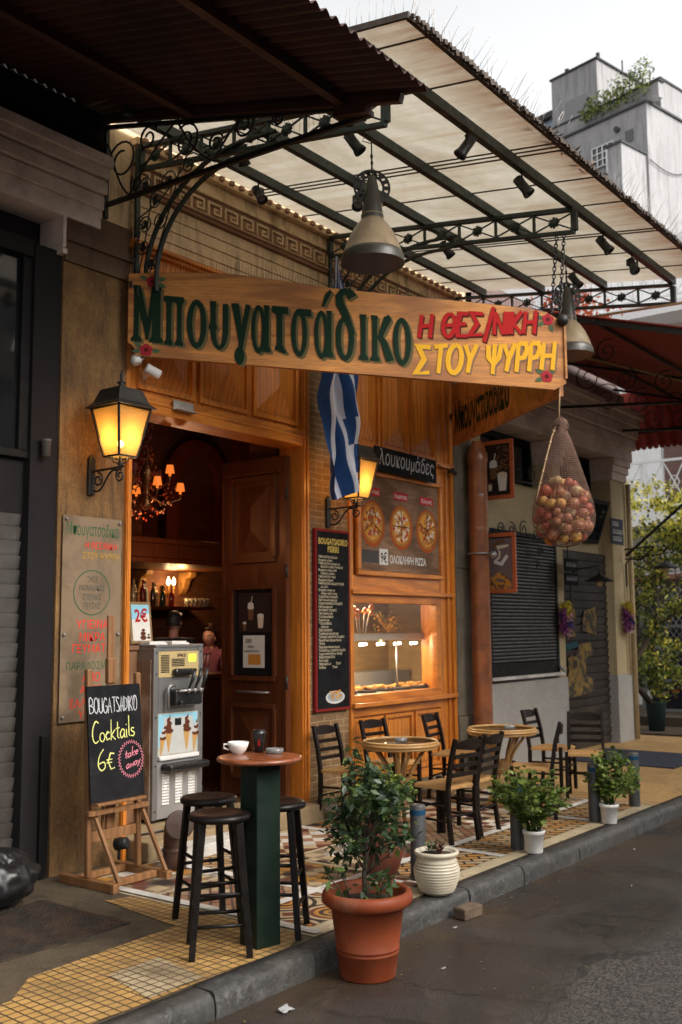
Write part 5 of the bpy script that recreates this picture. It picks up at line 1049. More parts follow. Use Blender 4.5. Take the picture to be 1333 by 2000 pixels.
for i in range(3): x = IX+.285+i*.075; m = M(); m.tube([(x, IY-.125, 1.25), (x+.02, IY-.15, 1.33), (x+.045, IY-.155, 1.42)], [.009, .015, .017], 8); P('lever', m, BLACKP, im)
CREAMP = flat('sticker_cream', (.42, .40, .33)); CHOC = flat('sticker_chocolate', (.10, .03, .014)); CONEP = flat('sticker_cone', (.45, .26, .09))
m = M(); m.box(IX+.052, IX+.518, IY-.001, IY+.011, .70, 1.05); P('sticker_panel', m, CREAMP, im)
def cone_art(m, x, y, s, tilt=0):
    w1 = lambda a, b2: (x+a*s+b2*s*tilt, y+b2*s)
    m.ribbon([w1(0, 0), w1(0, .55)], [.02*s, .13*s], fpn, .0012, 1)
    for k, (yy, r) in enumerate(((.58, .16), (.68, .13), (.78, .1), (.87, .06))): c = w1(.02*(-1)**k, yy); m.disc(c, r*s, .075*s, fpn, .0016+.0004*k, 0 if k % 2 == 0 or tilt == 0 else 2, 12)
    m.ribbon([w1(.02, .9), w1(.05, 1.02)], [.04*s, .005*s], fpn, .0035, 0)
m = M(); m.poly([fpn(.005, .62+.0, -.0005), fpn(.46, .62, -.0005), fpn(.46, .89, -.0005), fpn(.005, .89, -.0005)], 3); m.poly([fpn(.03, .56, .0002), fpn(.44, .56, .0002), fpn(.40, .86, .0002), fpn(.07, .86, .0002)], 2)
cone_art(m, .12, .575, .30); cone_art(m, .33, .575, .30); cone_art(m, .035, .555, .24, .12); cone_art(m, .415, .555, .27, .1); m.poly([fpn(a, b2, .002) for a, b2 in ((.19, .79), (.265, .79), (.265, .85), (.19, .85))], 4)
P('cone_sticker', m, [CHOC, CONEP, flat('sticker_white', (.45, .45, .43)), PAPBL, BLACKP], im)
m = M(); m.box(IX+.055, IX+.515, IY-.03, IY+.01, .66, .698); P('drip_ledge', m, WHITEP, im, bevel=.01)
m = M()
for x_ in (IX+.024, IX+.546):
    for z_ in (.25, .62, 1.02, 1.38, 1.56): m.lathe([(.008, 0), (.008, .004), (.003, .006)], (x_, IY-.004, z_), 8, 0, (0, -1, 0), cap=True)
P('screw_head', m, BLACKP, im)
m = M(); m.tube([(IX+.3, 7.26, .4), (IX+.2, 6.4, .17), (IX-.12, 6.2, .165), (IX-.4, 6.25, .16)], .008, 6); P('power_cable', m, BLACKP, im)
m = M(); m.box(IX+.08, IX+.55, IY-.13, IY-.002, .575, .635); P('drip_tray', m, BLACKP, im, bevel=.02)
m = M(); m.box(IX+.052, IX+.518, IY-.001, IY+.011, .185, .655); P('lower_panel', m, mat('dull_steel', (.42, .41, .40), .45, .1, 3, 60, .03, metal=.6), im)
m = M(); d_ = M()
for c in range(3):
    for i in range(11):
        x, z = IX+.095+c*.15, .30+i*.024; m.lathe([(.013, -.042), (.013, .042)], (x+.042, IY-.001, z), 8, 0, (1, 0, 0), cap=True); d_.box(x, x+.084, IY-.003, IY-.0012, z-.013, z-.008)
P('louvre', m, WHITEP, im); P('louvre_slot', d_, BLACKP, im)
m = M()
for x, w_ in ((IX+.02, .2), (IX+.28, .2)): m.box(x, x+w_, 6.6, 6.8, 1.626, 1.64); m.box(x+.01, x+w_-.02, 6.61, 6.8, 1.641, 1.652)
tag(m.build('plastic_tray', WHITEP, loc=(6.24, 6.7, 1.626)), 'flat white plastic lids lying on top of the ice cream machine', 'tray')
fr = thing('price_stand', 'small wood framed two euro price card with ice cream on the machine', 'price card', (5.98, 6.75, 1.625))
q0 = plane((5.88, 6.72, 1.635), (1, 0, 0), (.0, .12, 1)); m = M(); m.prism([q0(0, 0), q0(.25, 0), q0(.25, .36), q0(0, .36)], (0, .02, 0)); m.bar((6.11, 6.76, 1.63), (6.12, 6.80, 2.10), .02, .02); P('frame', m, INW, fr, bevel=.004)
m = M(); m.poly([q0(.025, .025, .002), q0(.225, .025, .002), q0(.225, .335, .002), q0(.025, .335, .002)], 0); m.poly([q0(.025, .2, .0024), q0(.225, .26, .0024), q0(.225, .335, .0024), q0(.025, .335, .0024)], 1)
m.text('2€', q0, .13, .19, .15, 'CENTER', .004, .85, 0, .004, 2)
for a, b2, r in ((.14, .05, .035), (.14, .085, .03), (.145, .115, .02), (.20, .05, .02), (.2, .075, .014)): m.disc((a, b2), r, r*.6, q0, .004+b2*.01, 3, 14)
P('card', m, [PAPER, PAPBL, REDP, CHOC], fr)
m = M(); m.box(5.62, 5.955, 6.72, 7.3, .15, 1.58); m.box(5.60, 5.955, 6.70, 7.3, 1.581, 1.62); tag(m.build('side_cabinet', mat('brown_cabinet', (.20, .10, .05), .5, .3, 3, 30, .05), loc=(5.78, 7, .15), bevel=.004), 'brown cabinet beside the ice cream machine under the price card', 'cabinet')
# bent vent pipe
VP = mat('brown_flaking_paint', (.085, .042, .028), .55, .3, 8, 50, .2, col2=(.40, .34, .27), sc2=7, lo=.66, hi=.69)
vp = thing('vent_pipe', 'stubby brown bent vent pipe with flaking paint behind the easel', 'pipe', (5.44, 5.66, 0))
m = M(); m.tube([(5.44, 5.70, .004), (5.44, 5.70, .22), (5.435, 5.69, .29), (5.40, 5.64, .335), (5.33, 5.54, .35)], .085, 20); m.tube([(5.44, 5.70, .13), (5.44, 5.70, .16)], .092, 20); P('pipe_body', m, VP, vp)
m = M(); ax = Vector((-.07, -.1, .015)).normalized(); m.lathe([(.098, -.05), (.104, -.01), (.104, .01), (.09, .012), (.001, .014)], (5.33, 5.54, .35), 22, 0, ax); P('pipe_cap', m, mat('pipe_cap_brown', (.05, .028, .02), .5, .3, 8, 40, .1), vp)
m = M(); m.tube([(5.25, 6.1, .02), (5.25, 6.1, .14)], .012, 6); m.lathe([(.03, -.05), (.045, -.04), (.045, .05), (.03, .06)], (5.25, 6.08, .17), 12, 0, (.3, -1, .2), cap=True); tag(m.build('floor_spotlight', BLACKIRON, loc=(5.25, 6.1, 0)), 'small black floor spotlight at the foot of the plaster pillar', 'spotlight')
# flood lights and cameras on the facade
m = M(); m.tube([(5.42, F-.045, 4.0), (5.43, 6.12, 3.97), (5.42, 6.1, 3.9)], .008, 6); m.lathe([(.035, 0), (.045, .02), (.045, .05), (.02, .08)], (5.38, 6.12, 3.86), 14, 0, (-.2, .3, .9), cap=True); m.lathe([(.035, -.06), (.04, -.05), (.04, .06), (.03, .07)], (5.50, 6.08, 3.82), 14, 0, (1, -.5, -.5), cap=True)
tag(m.build('flood_light', WHITEP, loc=(5.42, 6.2, 3.9)), 'pair of small white flood lights above the lantern on the pillar edge', 'flood light')
m = M(); m.lathe([(.02, -.06), (.05, -.04), (.05, .05), (.042, .055)], (10.3, 6.14, 4.24), 16, 0, (-.6, -.8, -.1), cap=True); tag(m.build('security_camera', BLACKP, loc=(10.3, 6.2, 4.24)), 'round black security camera under the sign at the window bay edge', 'camera')
m = M(); m.lathe([(.001, .056), (.035, .056)], (10.3, 6.14, 4.24), 16, 0, (-.6, -.8, -.1)); cb_ = m.build('camera_lens', WHITEP, bpy.data.objects['security_camera'])
m = M(); m.lathe([(.02, -.08), (.032, -.06), (.032, .06), (.026, .07)], (10.22, 6.12, 3.56), 14, 0, (-.9, -.3, .15), cap=True); m.tube([(10.22, 6.2, 3.56), (10.22, 6.13, 3.56)], .01, 6); m.tube([(9.94, 6.16, 3.62), (10.05, 6.17, 3.60), (10.2, 6.15, 3.58)], .006, 5); tag(m.build('security_camera', BLACKP, loc=(10.22, 6.2, 3.56)), 'small bullet camera beside the black loukoumades board', 'camera')

# ------------------------------------------------------------------ menu board, small board, pizza poster
mn_ = thing('menu_board', 'tall black menu board with red frame on the brick pillar', 'menu board', (8.01, F, 1.84))
m = M(); m.box(7.735, 8.285, F-.05, F-.01, .955, 2.725); P('frame', m, flat('menu_red', (.20, .018, .016)), mn_, bevel=.006)
m = M(); m.box(7.76, 8.262, F-.054, F-.0505, .985, 2.70); P('board', m, SLATE, mn_)
ME = plane((7.76, F-.0545, .985), (1, 0, 0), (0, 0, 1)); m = M()
m.text('BOUGATSADIKO', ME, .25, 1.59, .085, 'CENTER', .003, .72, 0, .001, 1); m.text('PSIRRI', ME, .25, 1.515, .085, 'CENTER', .003, .8, 0, .001, 1)
L_ = ['Μπουγάτσα κρέμα', 'Bougatsa cream', 'Μπουγάτσα κρέμα με', 'πραλίνα φουντουκιού', 'Bougatsa cream with', 'hazelnut praline', 'Μπουγάτσα τυρί', 'Bougatsa cheese', 'Μπουγάτσα κρέμα ή τυρί', 'με μέλι', 'Bougatsa cream or', 'cheese with honey', 'Χωριάτικη στριφτή', 'Half minced meat pie', 'Λουκανικόπιτα στριφτή', 'Half sausage pie', 'Κοτόπιτα στριφτή', 'Half chicken pie', 'Πεστρομόπιτα', 'Pastrom pie', '* Πρασόπιτα', 'Leek pie', 'Σπανακόπιτα', 'Traditional spinach pie', 'Πεϊνιρλί γκούντα ζαμπόν', 'Peinirli ham cheese bacon', 'Πίτσα', 'Pizza ham cheese bacon', 'Γιαούρτι με φρούτα ή μέλι', 'Yogurt with fruit or honey', 'Φρουτοσαλάτα', 'Fruit salad', 'Μπουκάλες        Τοστ', 'Coffees           Toast']
for i, s in enumerate(L_): m.text(s, ME, .05 if i in (3, 5, 9, 11, 21) else .015, 1.455-i*.0325, .036, 'LEFT', .0006, .95, 0, .001, 0)
P('lettering', m, [flat('menu_cream', (.55, .47, .33)), flat('menu_yellow', (.55, .40, .10))], mn_)
m = M(); m.disc((.27, .10), .15, .062, ME, .0006, 0, 28); m.disc((.27, .105), .125, .048, ME, .0012, 1, 28); random.seed(3)
for i in range(26): m.disc((.27+rnd(-.09, .09), .115+rnd(-.03, .045)), rnd(.012, .022), rnd(.008, .014), ME, .0016+i*.0001, 2+i % 2, 8)
P('dish_picture', m, [PAPER, flat('plate_blue_grey', (.3, .34, .38)), PAPO, flat('pastry', (.55, .33, .12))], mn_)
lo2 = thing('hanging_board', 'slim black board with chalked greek word above the pizza poster', 'sign board', (9.3, 6.15, 3.55))
q0 = plane((8.66, 6.13, 3.40), (1, 0, -.012), (0, 0, 1)); m = M(); m.prism([q0(0, 0), q0(1.2, 0), q0(1.2, .26), q0(0, .26)], (0, .02, 0)); P('board', m, SLATE, lo2)
m = M(); m.text('λουκουμάδες', q0, .06, .075, .235, 'LEFT', 0, .72, .15, .002, 0); P('chalk_writing', m, CHALKW, lo2)
po = thing('pizza_poster', 'framed poster of three pizzas on brown boards above the serving window', 'poster', (9.3, F, 2.86))
PW = wood('poster_planks', (.27, .16, .10), (.075, .042, .026), (1.2, 10, 9), .8, 0, contrast=1.3); PW.node_tree.nodes['Principled BSDF'].inputs['Specular IOR Level'].default_value = .1
px0, px1, pz0, pz1 = 8.50, 10.05, 2.345, 3.36
m = M(); m.box(px0, px1, F-.015, F-.008, pz0, pz1); P('poster_sheet', m, PW, po)
m = M(); m.box(px0-.06, px1+.05, F-.05, F-.0055, pz1, pz1+.05); m.box(px0-.06, px1+.05, F-.05, F-.0055, pz0-.05, pz0); m.box(px0-.06, px0, F-.05, F-.0055, pz0, pz1); m.box(px1, px1+.05, F-.05, F-.0055, pz0, pz1); P('frame', m, WH, po, bevel=.01)
PO = plane((px0, F-.016, pz0), (1, 0, 0), (0, 0, 1)); m = M(); random.seed(12)
for k, (cx, lab) in enumerate(((.24, 'Αυθεντική'), (.78, 'Χωριάτικη'), (1.30, 'Ελληνική'))):
    cy = .50-.005*k; m.disc((cx, cy), .225, .245, PO, .001, 0, 36); m.disc((cx, cy+.01), .195, .215, PO, .0016, 1, 36); m.disc((cx, cy+.01), .165, .185, PO, .002, 2, 36)
    for i in range(70):
        a, r = rnd(0, 6.28), math.sqrt(rnd(0, 1))*.15; s = rnd(.012, .03); m.disc((cx+r*math.cos(a), cy+.01+r*1.1*math.sin(a)), s, s*rnd(.6, 1), PO, .0024+i*.00004, (3, 4, 5, 4)[(i+k) % 4] if k != 1 else (5, 5, 4, 3)[i % 4], 8)
    for i in range(3+k): a = 1.57+i*6.28/(3+k); m.ribbon([(cx, cy+.01), (cx+.185*math.cos(a), cy+.01+.2*math.sin(a))], .005, PO, .0056, 6)
    m.poly([PO(cx-.14, cy+.30, .001), PO(cx+.14, cy+.30, .001), PO(cx+.14, cy+.385, .001), PO(cx-.14, cy+.385, .001)], 7); m.text(lab, PO, cx, cy+.322, .06, 'CENTER', .001, .85, 0, .002, 8)
m.poly([PO(.36, .075, .001), PO(.52, .075, .001), PO(.52, .245, .001), PO(.36, .245, .001)], 8); m.text('9€', PO, .44, .10, .15, 'CENTER', .002, .7, 0, .002, 6); m.poly([PO(.03, .09, .001), PO(.345, .09, .001), PO(.345, .22, .001), PO(.03, .22, .001)], 9)
m.text('ΟΛΟΚΛΗΡΗ PIZZA', PO, .55, .10, .115, 'LEFT', .002, .72, 0, .002, 8)
P('poster_print', m, [flat('pizza_board', (.34, .075, .02)), flat('pizza_crust', (.36, .15, .035)), flat('pizza_cheese', (.58, .27, .05)), PAPR, flat('pizza_brown', (.30, .12, .04)), PAPC, PAPD, flat('label_red', (.40, .02, .03)), PAPER, flat('grey_patch', (.07, .065, .065))], po)

# ------------------------------------------------------------------ display case behind the serving window
dcse = thing('food_display', 'lit steel food display case behind the serving window', 'display case', (9.15, 6.8, .95))
m = M(); m.box(8.40, 10.5, 6.36, 7.25, .95, 1.07); m.box(8.40, 10.5, 6.46, 6.9, 1.62, 1.69); m.box(8.40, 10.5, 6.95, 7.2, 1.07, 1.25); P('counter', m, STEEL, dcse)
m = M(); m.tube([(9.55, 6.5, 1.07), (9.55, 6.5, 1.60)], .012, 8); m.tube([(8.7, 6.5, 1.07), (8.7, 6.5, 1.60)], .012, 8); P('post', m, STEEL, dcse)
WB = emis('cool_bulb', (1, .9, .75), 9)
for i in range(5):
    x = 8.6+i*.33; m = M(); m.sphere((x, 6.55, 1.575), .016, 8, 0, 1); m.lathe([(.012, -.06), (.016, 0), (.012, .06)], (x+.07, 6.56, 1.58), 8, 0, (1, 0, 0)); P('bulb', m, WB, dcse)
for x in (8.75, 9.35, 9.1):  # third light is added, hidden above the window head, to brighten the skewers
    l = bpy.data.lights.new('display_light', 'POINT'); l.energy = 14 if x != 9.1 else 12; l.color = (1, .80, .5); l.shadow_soft_size = .012; o = bpy.data.objects.new('display_light', l); COL.objects.link(o); o.parent = dcse; o.location = (x-9.15, (6.62 if x != 9.1 else 6.75)-6.8, (1.565 if x != 9.1 else 2.09)-.95)
PIEM = mat('pastry_golden', (.55, .25, .05), .5, .4, 14, 60, .4, col2=(.28, .10, .02), sc2=12); TRAYM = mat('dark_tray', (.06, .04, .03), .4, .2, 5, 40, .05)
random.seed(17)
for i in range(5):
    x = 8.62+i*.34; tr_ = thing('pie_tray', 'round tray' if i == 0 else 'tray', 'tray', (x, 6.55, 1.075), 'pie trays in the display')
    tr_['label'] = 'tray of golden pastry pieces in a row behind the serving window'
    m = M(); m.lathe([(.001, .0), (.15, .0), (.16, .03), (.155, .03), (.148, .006), (.001, .006)], tr_.location, 26); P('tray_pan', m, TRAYM, tr_)
    m = M()
    for k in range(16): a, r = rnd(0, 6.28), math.sqrt(rnd(0, 1))*.12; m.obox(tr_.location+Vector((r*math.cos(a), r*math.sin(a), .024+.012*(k % 3))), (.035, .01, rnd(-.01, .01)), (-.01, .03, 0), (0, 0, .014))
    P('pastry', m, PIEM, tr_, bevel=.008)
ORG = mat('orange_fruit', (.62, .22, .02), .45, .15, 8, 80, .15)
vz = thing('skewer_holder', 'glass of long skewers with yellow fruit on top of the display case', 'skewer holder', (9.05, 6.62, 1.70)); m = M(); k_ = M(); random.seed(13)
for i in range(11):
    a = rnd(0, 6.28); r = rnd(.05, .13); p, q = vz.location+Vector((r*.4*math.cos(a), r*.4*math.sin(a), 0)), vz.location+Vector((r*math.cos(a), r*math.sin(a), rnd(.25, .31))); k_.tube([p, q], .005, 5); m.sphere(q-Vector((0, 0, .03)), rnd(.022, .032), 8); (i % 2) and m.sphere(q-Vector((0, 0, .09)), .024, 8)
P('fruit_pieces', m, ORG, vz); P('skewers', k_, CERA, vz)

op = thing('orange_sprig', 'bushy orange leaved sprig on the display case right of the skewers', 'decoration', (9.6, 6.66, 1.70)); m = M(); k_ = M(); random.seed(29)
for i in range(16):
    d = (rdir()+Z*.9).normalized(); q = op.location+d*rnd(.12, .27); k_.tube([op.location, q], .003, 4)
    for j in range(12): m.leaf(q+rdir()*.04, rdir(), Z, .035, .022, j % 2)
P('foliage', m, [mat('orange_leaf', (.5, .20, .02), .6), mat('olive_leaf', (.14, .13, .03), .6)], op); P('stem', k_, PIEM, op)

# ------------------------------------------------------------------ plants
def leafmat(name, c, c2, rough=.35):
    m, t, b = newmat(name); co = coords(t); cc = mix(t, ramp(t, noise(t, co, 9, 4), [(.35, 0.), (.7, 1.)]), c, c2); t.links.new(cc, b.inputs['Base Color']); b.inputs['Roughness'].default_value = rough
    tl = N(t, 'ShaderNodeBsdfTranslucent'); t.links.new(cc, tl.inputs['Color']); ms = N(t, 'ShaderNodeMixShader'); ms.inputs[0].default_value = .36; t.links.new(b.outputs[0], ms.inputs[1]); t.links.new(tl.outputs[0], ms.inputs[2]); t.links.new(ms.outputs[0], t.nodes['Material Output'].inputs[0]); return m
FIC = [leafmat('ficus_dark', (.022, .046, .018), (.036, .065, .026), .33), leafmat('ficus_mid', (.05, .09, .028), (.07, .11, .036), .35), leafmat('ficus_young', (.10, .16, .03), (.14, .2, .05), .4)]
GER = [leafmat('herb_dark', (.06, .11, .02), (.09, .14, .03), .6), leafmat('herb_mid', (.15, .22, .035), (.19, .25, .05), .6), leafmat('herb_light', (.28, .34, .07), (.34, .38, .11), .6)]
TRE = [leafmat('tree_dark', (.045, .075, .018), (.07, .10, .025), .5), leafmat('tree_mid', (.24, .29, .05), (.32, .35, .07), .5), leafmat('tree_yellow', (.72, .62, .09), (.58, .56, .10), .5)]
BARK = mat('bark', (.075, .055, .038), .85, .4, 12, 50, .5, stretch=(3, 3, 1))
def branchy(m, p, d, L, r, depth, tips, spread=.6, upb=.25):
    pts = [Vector(p)]; dd = Vector(d).normalized(); n = 4
    for i in range(n): dd = (dd+rdir()*.16+Z*upb*.12).normalized(); pts.append(pts[-1]+dd*L/n)
    m.tube(pts, [r*(1-.45*i/n) for i in range(n+1)], 6)
    if depth == 0: tips += pts[1:]; return
    for k in range(3 if depth > 1 else 3):
        q = pts[random.choice((2, 3, 4))]; branchy(m, q, dd+rdir()*spread+Z*upb, L*.68, r*.5, depth-1, tips, spread, upb)
TERR = mat('terracotta_plastic', (.20, .042, .014), .55, .2, 4, 60, .05, col2=(.27, .145, .09), sc2=3.2, lo=.54, hi=.82, spec=.25)
bp = thing('potted_shrub', 'dark leaved shrub in a big terracotta coloured pot standing on the road', 'potted plant', (4.72, 3.43, -.13))
m = M(); m.lathe([(r_*.95, z_) for r_, z_ in [(.001, .0), (.155, .0), (.162, .012), (.178, .13), (.182, .133), (.182, .141), (.179, .144), (.181, .152), (.185, .155), (.185, .163), (.182, .166), (.212, .37), (.236, .375), (.258, .392), (.265, .42), (.258, .445), (.238, .458), (.222, .45), (.212, .42), (.205, .38), (.001, .375)]], bp.location, 48); P('pot', m, TERR, bp)
m = M(); n = 20
for i in range(1): m.lathe([(.001, .40), (.1, .398), (.194, .388)], bp.location, 20)
P('soil', m, SOIL, bp)
random.seed(31); m = M(); tips = []; base = Vector((4.735, 3.45, .25)); m.tube([base, base+V(.0, .01, .15), base+V(.012, 0, .27), base+V(.02, .0, .36)], [.017, .014, .013, .012], 8)
for k in range(18):
    q = base+Vector((.012, 0, rnd(.14, .48))); a = k*2.4; branchy(m, q, (math.cos(a)*.75, math.sin(a)*.75, .75), rnd(.17, .27), .006, 1, tips, .85, .22)
branchy(m, base+V(.02, 0, .36), (0, 0, 1), .17, .008, 2, tips, .8, .25)
for k, (dx, dy, hh) in enumerate(((-.14, .1, .18), (-.19, .13, .14), (.12, -.04, .12), (.02, -.12, .09), (-.05, -.05, .1), (.16, .0, .08))):
    a = bp.location+Vector((dx*.5, dy*.5, .39)); q = bp.location+Vector((dx, dy, .4+hh)); m.tube([a, (a+q)/2+Z*.02, q], .004, 5); tips += [q, (a+q)/2, q+rdir()*.03]
P('trunk', m, BARK, bp); m = M()
for tpt in tips:
    for k in range(random.choice((4, 5, 6))):
        d = rdir(); d.z = d.z*.6-.12; L = rnd(.045, .078); m.leaf(tpt+rdir()*rnd(.01, .06), d, (rdir()+Z*1.2), L, L*.48, random.choices((0, 1, 2), (.6, .34, .06 if tpt.z < .8 else .15))[0])
P('foliage', m, FIC, bp)
RIB = mat('cream_ceramic', (.56, .50, .385), .4, .1, 4, 40, .05, col2=(.36, .29, .19), sc2=5, lo=.62, hi=.75)
wp = thing('potted_succulent', 'cream ribbed ceramic pot with a small succulent on the kerb', 'potted plant', (5.97, 3.765, .0)); pr = [(.001, .002), (.085, .002), (.092, .012)]
for i in range(11): z = .02+i*.0185; r = .092+.062*math.sin(min(1, (z+.03)/.2)*math.pi*.52)-(.025*max(0, (z-.15)/.07)); pr += [(r-.005, z), (r+.002, z+.006), (r+.002, z+.013)]
pr += [(.125, .235), (.128, .245), (.142, .252), (.150, .263), (.147, .277), (.135, .281), (.122, .272), (.115, .25), (.001, .248)]
m = M(); m.lathe(pr, wp.location, 40); P('pot', m, RIB, wp); m = M(); m.lathe([(.001, .262), (.114, .255)], wp.location, 20); P('soil', m, SOIL, wp)
SUC = [leafmat('succulent_green', (.10, .14, .05), (.15, .18, .07), .5), leafmat('succulent_red', (.10, .035, .03), (.16, .07, .045), .5)]; random.seed(5); m = M()
for k in range(7):
    c = wp.location+Vector((rnd(-.07, .08), rnd(-.06, .06), .265)); big = k in (2, 4)
    for i in range(14): a = i*2.4; el = rnd(.2, 1.2); d = Vector((math.cos(a)*math.cos(el), math.sin(a)*math.cos(el), math.sin(el))); m.leaf(c+Z*rnd(0, .04), d, Z, rnd(.03, .06), .022, 0 if k in (2, 4, 5) else 1)
P('foliage', m, SUC, wp)
def bushplant(name, label, X, Y, z, pot, foliage_h, spread, nst, lmats, ls=.035, seed=1, lean=(0, 0), group=None, per=7):
    th = thing(name, label, 'potted plant', (X, Y, z), group); o = Vector((X, Y, z)); prof, pm, rimz, rr = pot
    m = M(); m.lathe(prof, o, 32); P('pot', m, pm, th); m = M(); m.lathe([(.001, rimz-.012), (rr, rimz-.015)], o, 18); P('soil', m, SOIL, th)
    random.seed(seed); m = M(); tips = []
    for k in range(nst):
        a = rnd(0, 6.28); s = spread*math.sqrt(rnd(.05, 1)); h = foliage_h*rnd(.45, 1.0)*(1-.35*(s/spread)); p = o+Vector((math.cos(a)*rr*.4, math.sin(a)*rr*.4, rimz-.01)); q = o+Vector((math.cos(a)*s+lean[0]*h, math.sin(a)*s+lean[1]*h, rimz+h)); pts = [p.lerp(q, t_)+Vector((0, 0, .07*math.sin(t_*3.1)))+rdir()*.012 for t_ in (0, .25, .5, .75, 1)]; m.tube(pts, [.005, .0045, .004, .003, .002], 5); tips += [(x_, i) for i, x_ in enumerate(pts[1:])]
    P('stems', m, lmats[0], th); m = M()
    for tpt, i in tips:
        for k in range(per):
            d = rdir(); d.z = d.z*.7+.1; L = rnd(ls*.7, ls*1.3); pp = tpt+rdir()*rnd(.0, .055); mi = random.choices((0, 1, 2), (.42, .44, .14))[0]
            nn = rdir()+Z*1.5; m.leaf(pp, d, nn, L, L*.85, mi)
            if ls > .03: dd = d.cross(Z); m.leaf(pp, d*.7+dd*.7, nn, L*.8, L*.6, mi); m.leaf(pp, d*.7-dd*.7, nn, L*.8, L*.6, mi)
    P('foliage', m, lmats, th); return th
BUCK = ([(.001, .002), (.062, .002), (.066, .01), (.078, .14), (.085, .142), (.088, .17), (.084, .174), (.08, .17), (.074, .15), (.001, .145)], WHITEP, .165, .075)
bushplant('bucket_plant', 'fullest bushy green plant in a white bucket, trailing over the kerb', 7.45, 3.80, .004, BUCK, .60, .30, 40, GER, .044, 3, (-.1, .12), 'plants in white buckets')
bushplant('bucket_plant', 'green plant in a white bucket, one branch sprawling toward the ochre paving', 8.92, 3.80, .004, BUCK, .55, .19, 24, GER, .044, 8, (.2, .1), 'plants in white buckets')
bt = bpy.data.objects['bucket_plant.001']
random.seed(44); m = M(); s_ = M()
for k in range(5):
    p = Vector((8.92, 3.82, .16)); q = Vector((9.72+rnd(-.2, .14), 3.84+rnd(-.09, .09), .27+rnd(-.12, .12))); pts = [p.lerp(q, t_)+Z*.10*math.sin(t_*3) for t_ in (0, .3, .55, .8, 1)]; s_.tube(pts, .004, 5)
    for tpt in pts[2:]:
        for j in range(22): d = rdir(); L = rnd(.035, .06); m.leaf(tpt+rdir()*rnd(0, .07), d, rdir()+Z, L, L*.9, random.choices((0, 1, 2), (.4, .42, .18))[0])
P('branch', s_, GER[0], bt); P('branch_foliage', m, GER, bt)
JAR = ([(.001, .0), (.07, .0), (.08, .01), (.12, .10), (.15, .20), (.158, .28), (.15, .34), (.13, .385), (.145, .40), (.148, .415), (.135, .42), (.12, .40), (.001, .39)], mat('terracotta_jar', (.14, .035, .018), .6, .25, 5, 50, .15, col2=(.22, .10, .065), sc2=8, lo=.6, hi=.75), .41, .12)
bushplant('potted_bush', 'leafy bush in a red terracotta jar between the big shrub and first bollard', 6.02, 4.24, .006, JAR, .38, .24, 34, GER, .042, 12)

# ------------------------------------------------------------------ hanging net of fruit
NX, NY = 7.97, 3.705
nb_ = thing('net_bag', 'big string net hanging from the sign corner, filled with fruit', 'net bag', (NX, NY, 2.41))
prof = [(.02, 2.415), (.10, 2.43), (.17, 2.47), (.225, 2.53), (.255, 2.60), (.262, 2.68), (.25, 2.78), (.215, 2.90), (.17, 3.05), (.125, 3.2), (.08, 3.34), (.045, 3.42), (.03, 3.46)]
def nr(z):
    for (r0_, z0_), (r1_, z1_) in zip(prof, prof[1:]):
        if z0_ <= z <= z1_: return r0_+(r1_-r0_)*(z-z0_)/(z1_-z0_)
    return .02
NETM = mat('net_cord', (.26, .15, .11), .8, .25, 20, 60, .2)
m = M(); zs_ = [2.416+(3.458-2.416)*i/62 for i in range(63)]; NS = 46
for k in range(NS): m.tube([(NX+nr(z)*math.cos(a), NY+nr(z)*math.sin(a), z) for i, z in enumerate(zs_) for a in [2*math.pi*k/NS+(i % 2)*math.pi/NS*.5]], .0012, 3)
for z in zs_: r = nr(z); m.tube([(NX+r*math.cos(a)*(1+.012*math.cos(5*a)), NY+r*math.sin(a)*(1+.012*math.cos(5*a)), z) for a in [2*math.pi*k/36 for k in range(36)]], .0019, 3, closed=True)
P('net', m, NETM, nb_)
m = M(); random.seed(2)
for i in range(160): d = rdir(); c = Vector((NX, NY, 3.475)); m.tube([c, c+d*.05, c+d*rnd(.05, .075)+Vector((0, 0, -.02))], .004, 4)
m.sphere((NX, NY, 3.475), .04, 8); P('tassel', m, NETM, nb_)
m = M(); m.tube([(7.88, 3.66, 3.76), (7.90, 3.68, 3.6), (NX-.03, NY, 3.47)], .006, 6); m.tube([(NX-.03, NY+.02, 3.47)]+[(NX-.03-(nr(z)+.0)*.73, NY+nr(z)*.6, z) for z in (3.35, 3.2, 3.05, 2.92, 2.8)], .007, 6)
for z in (3.4, 3.3, 3.15, 3.05, 2.95): m.sphere((NX-.03-nr(z)*.73, NY+nr(z)*.6, z), .012, 6)
P('rope', m, mat('rope', (.45, .30, .17), .8, .3, 30, 60, .3), nb_)
FR = [mat('apple_red', (.32, .012, .014), .45, .35, 5, 60, .05, col2=(.42, .13, .03), sc2=4), mat('apple_pink', (.30, .06, .04), .4, .3, 5, 60, .05, col2=(.42, .22, .07), sc2=5), mat('apple_yellow', (.58, .34, .06), .45, .3, 6, 60, .05, col2=(.36, .06, .02), sc2=5), mat('gourd_cream', (.48, .33, .15), .55, .3, 6, 60, .1, col2=(.26, .13, .05), sc2=4), mat('orange_skin', (.52, .15, .02), .45, .15, 6, 90, .1), mat('apple_green', (.09, .12, .05), .4, .3, 6, 60, .05)]
FN = [('apple', 'deep red apple in the hanging net'), ('apple', 'pink streaked apple in the hanging net'), ('apple', 'yellow and red streaked apple in the hanging net'), ('gourd', 'small cream gourd in the hanging net'), ('orange', 'bright orange fruit low in the hanging net'), ('apple', 'dull green apple in the hanging net')]
random.seed(77); placed = []; tries = 0; protos = {}
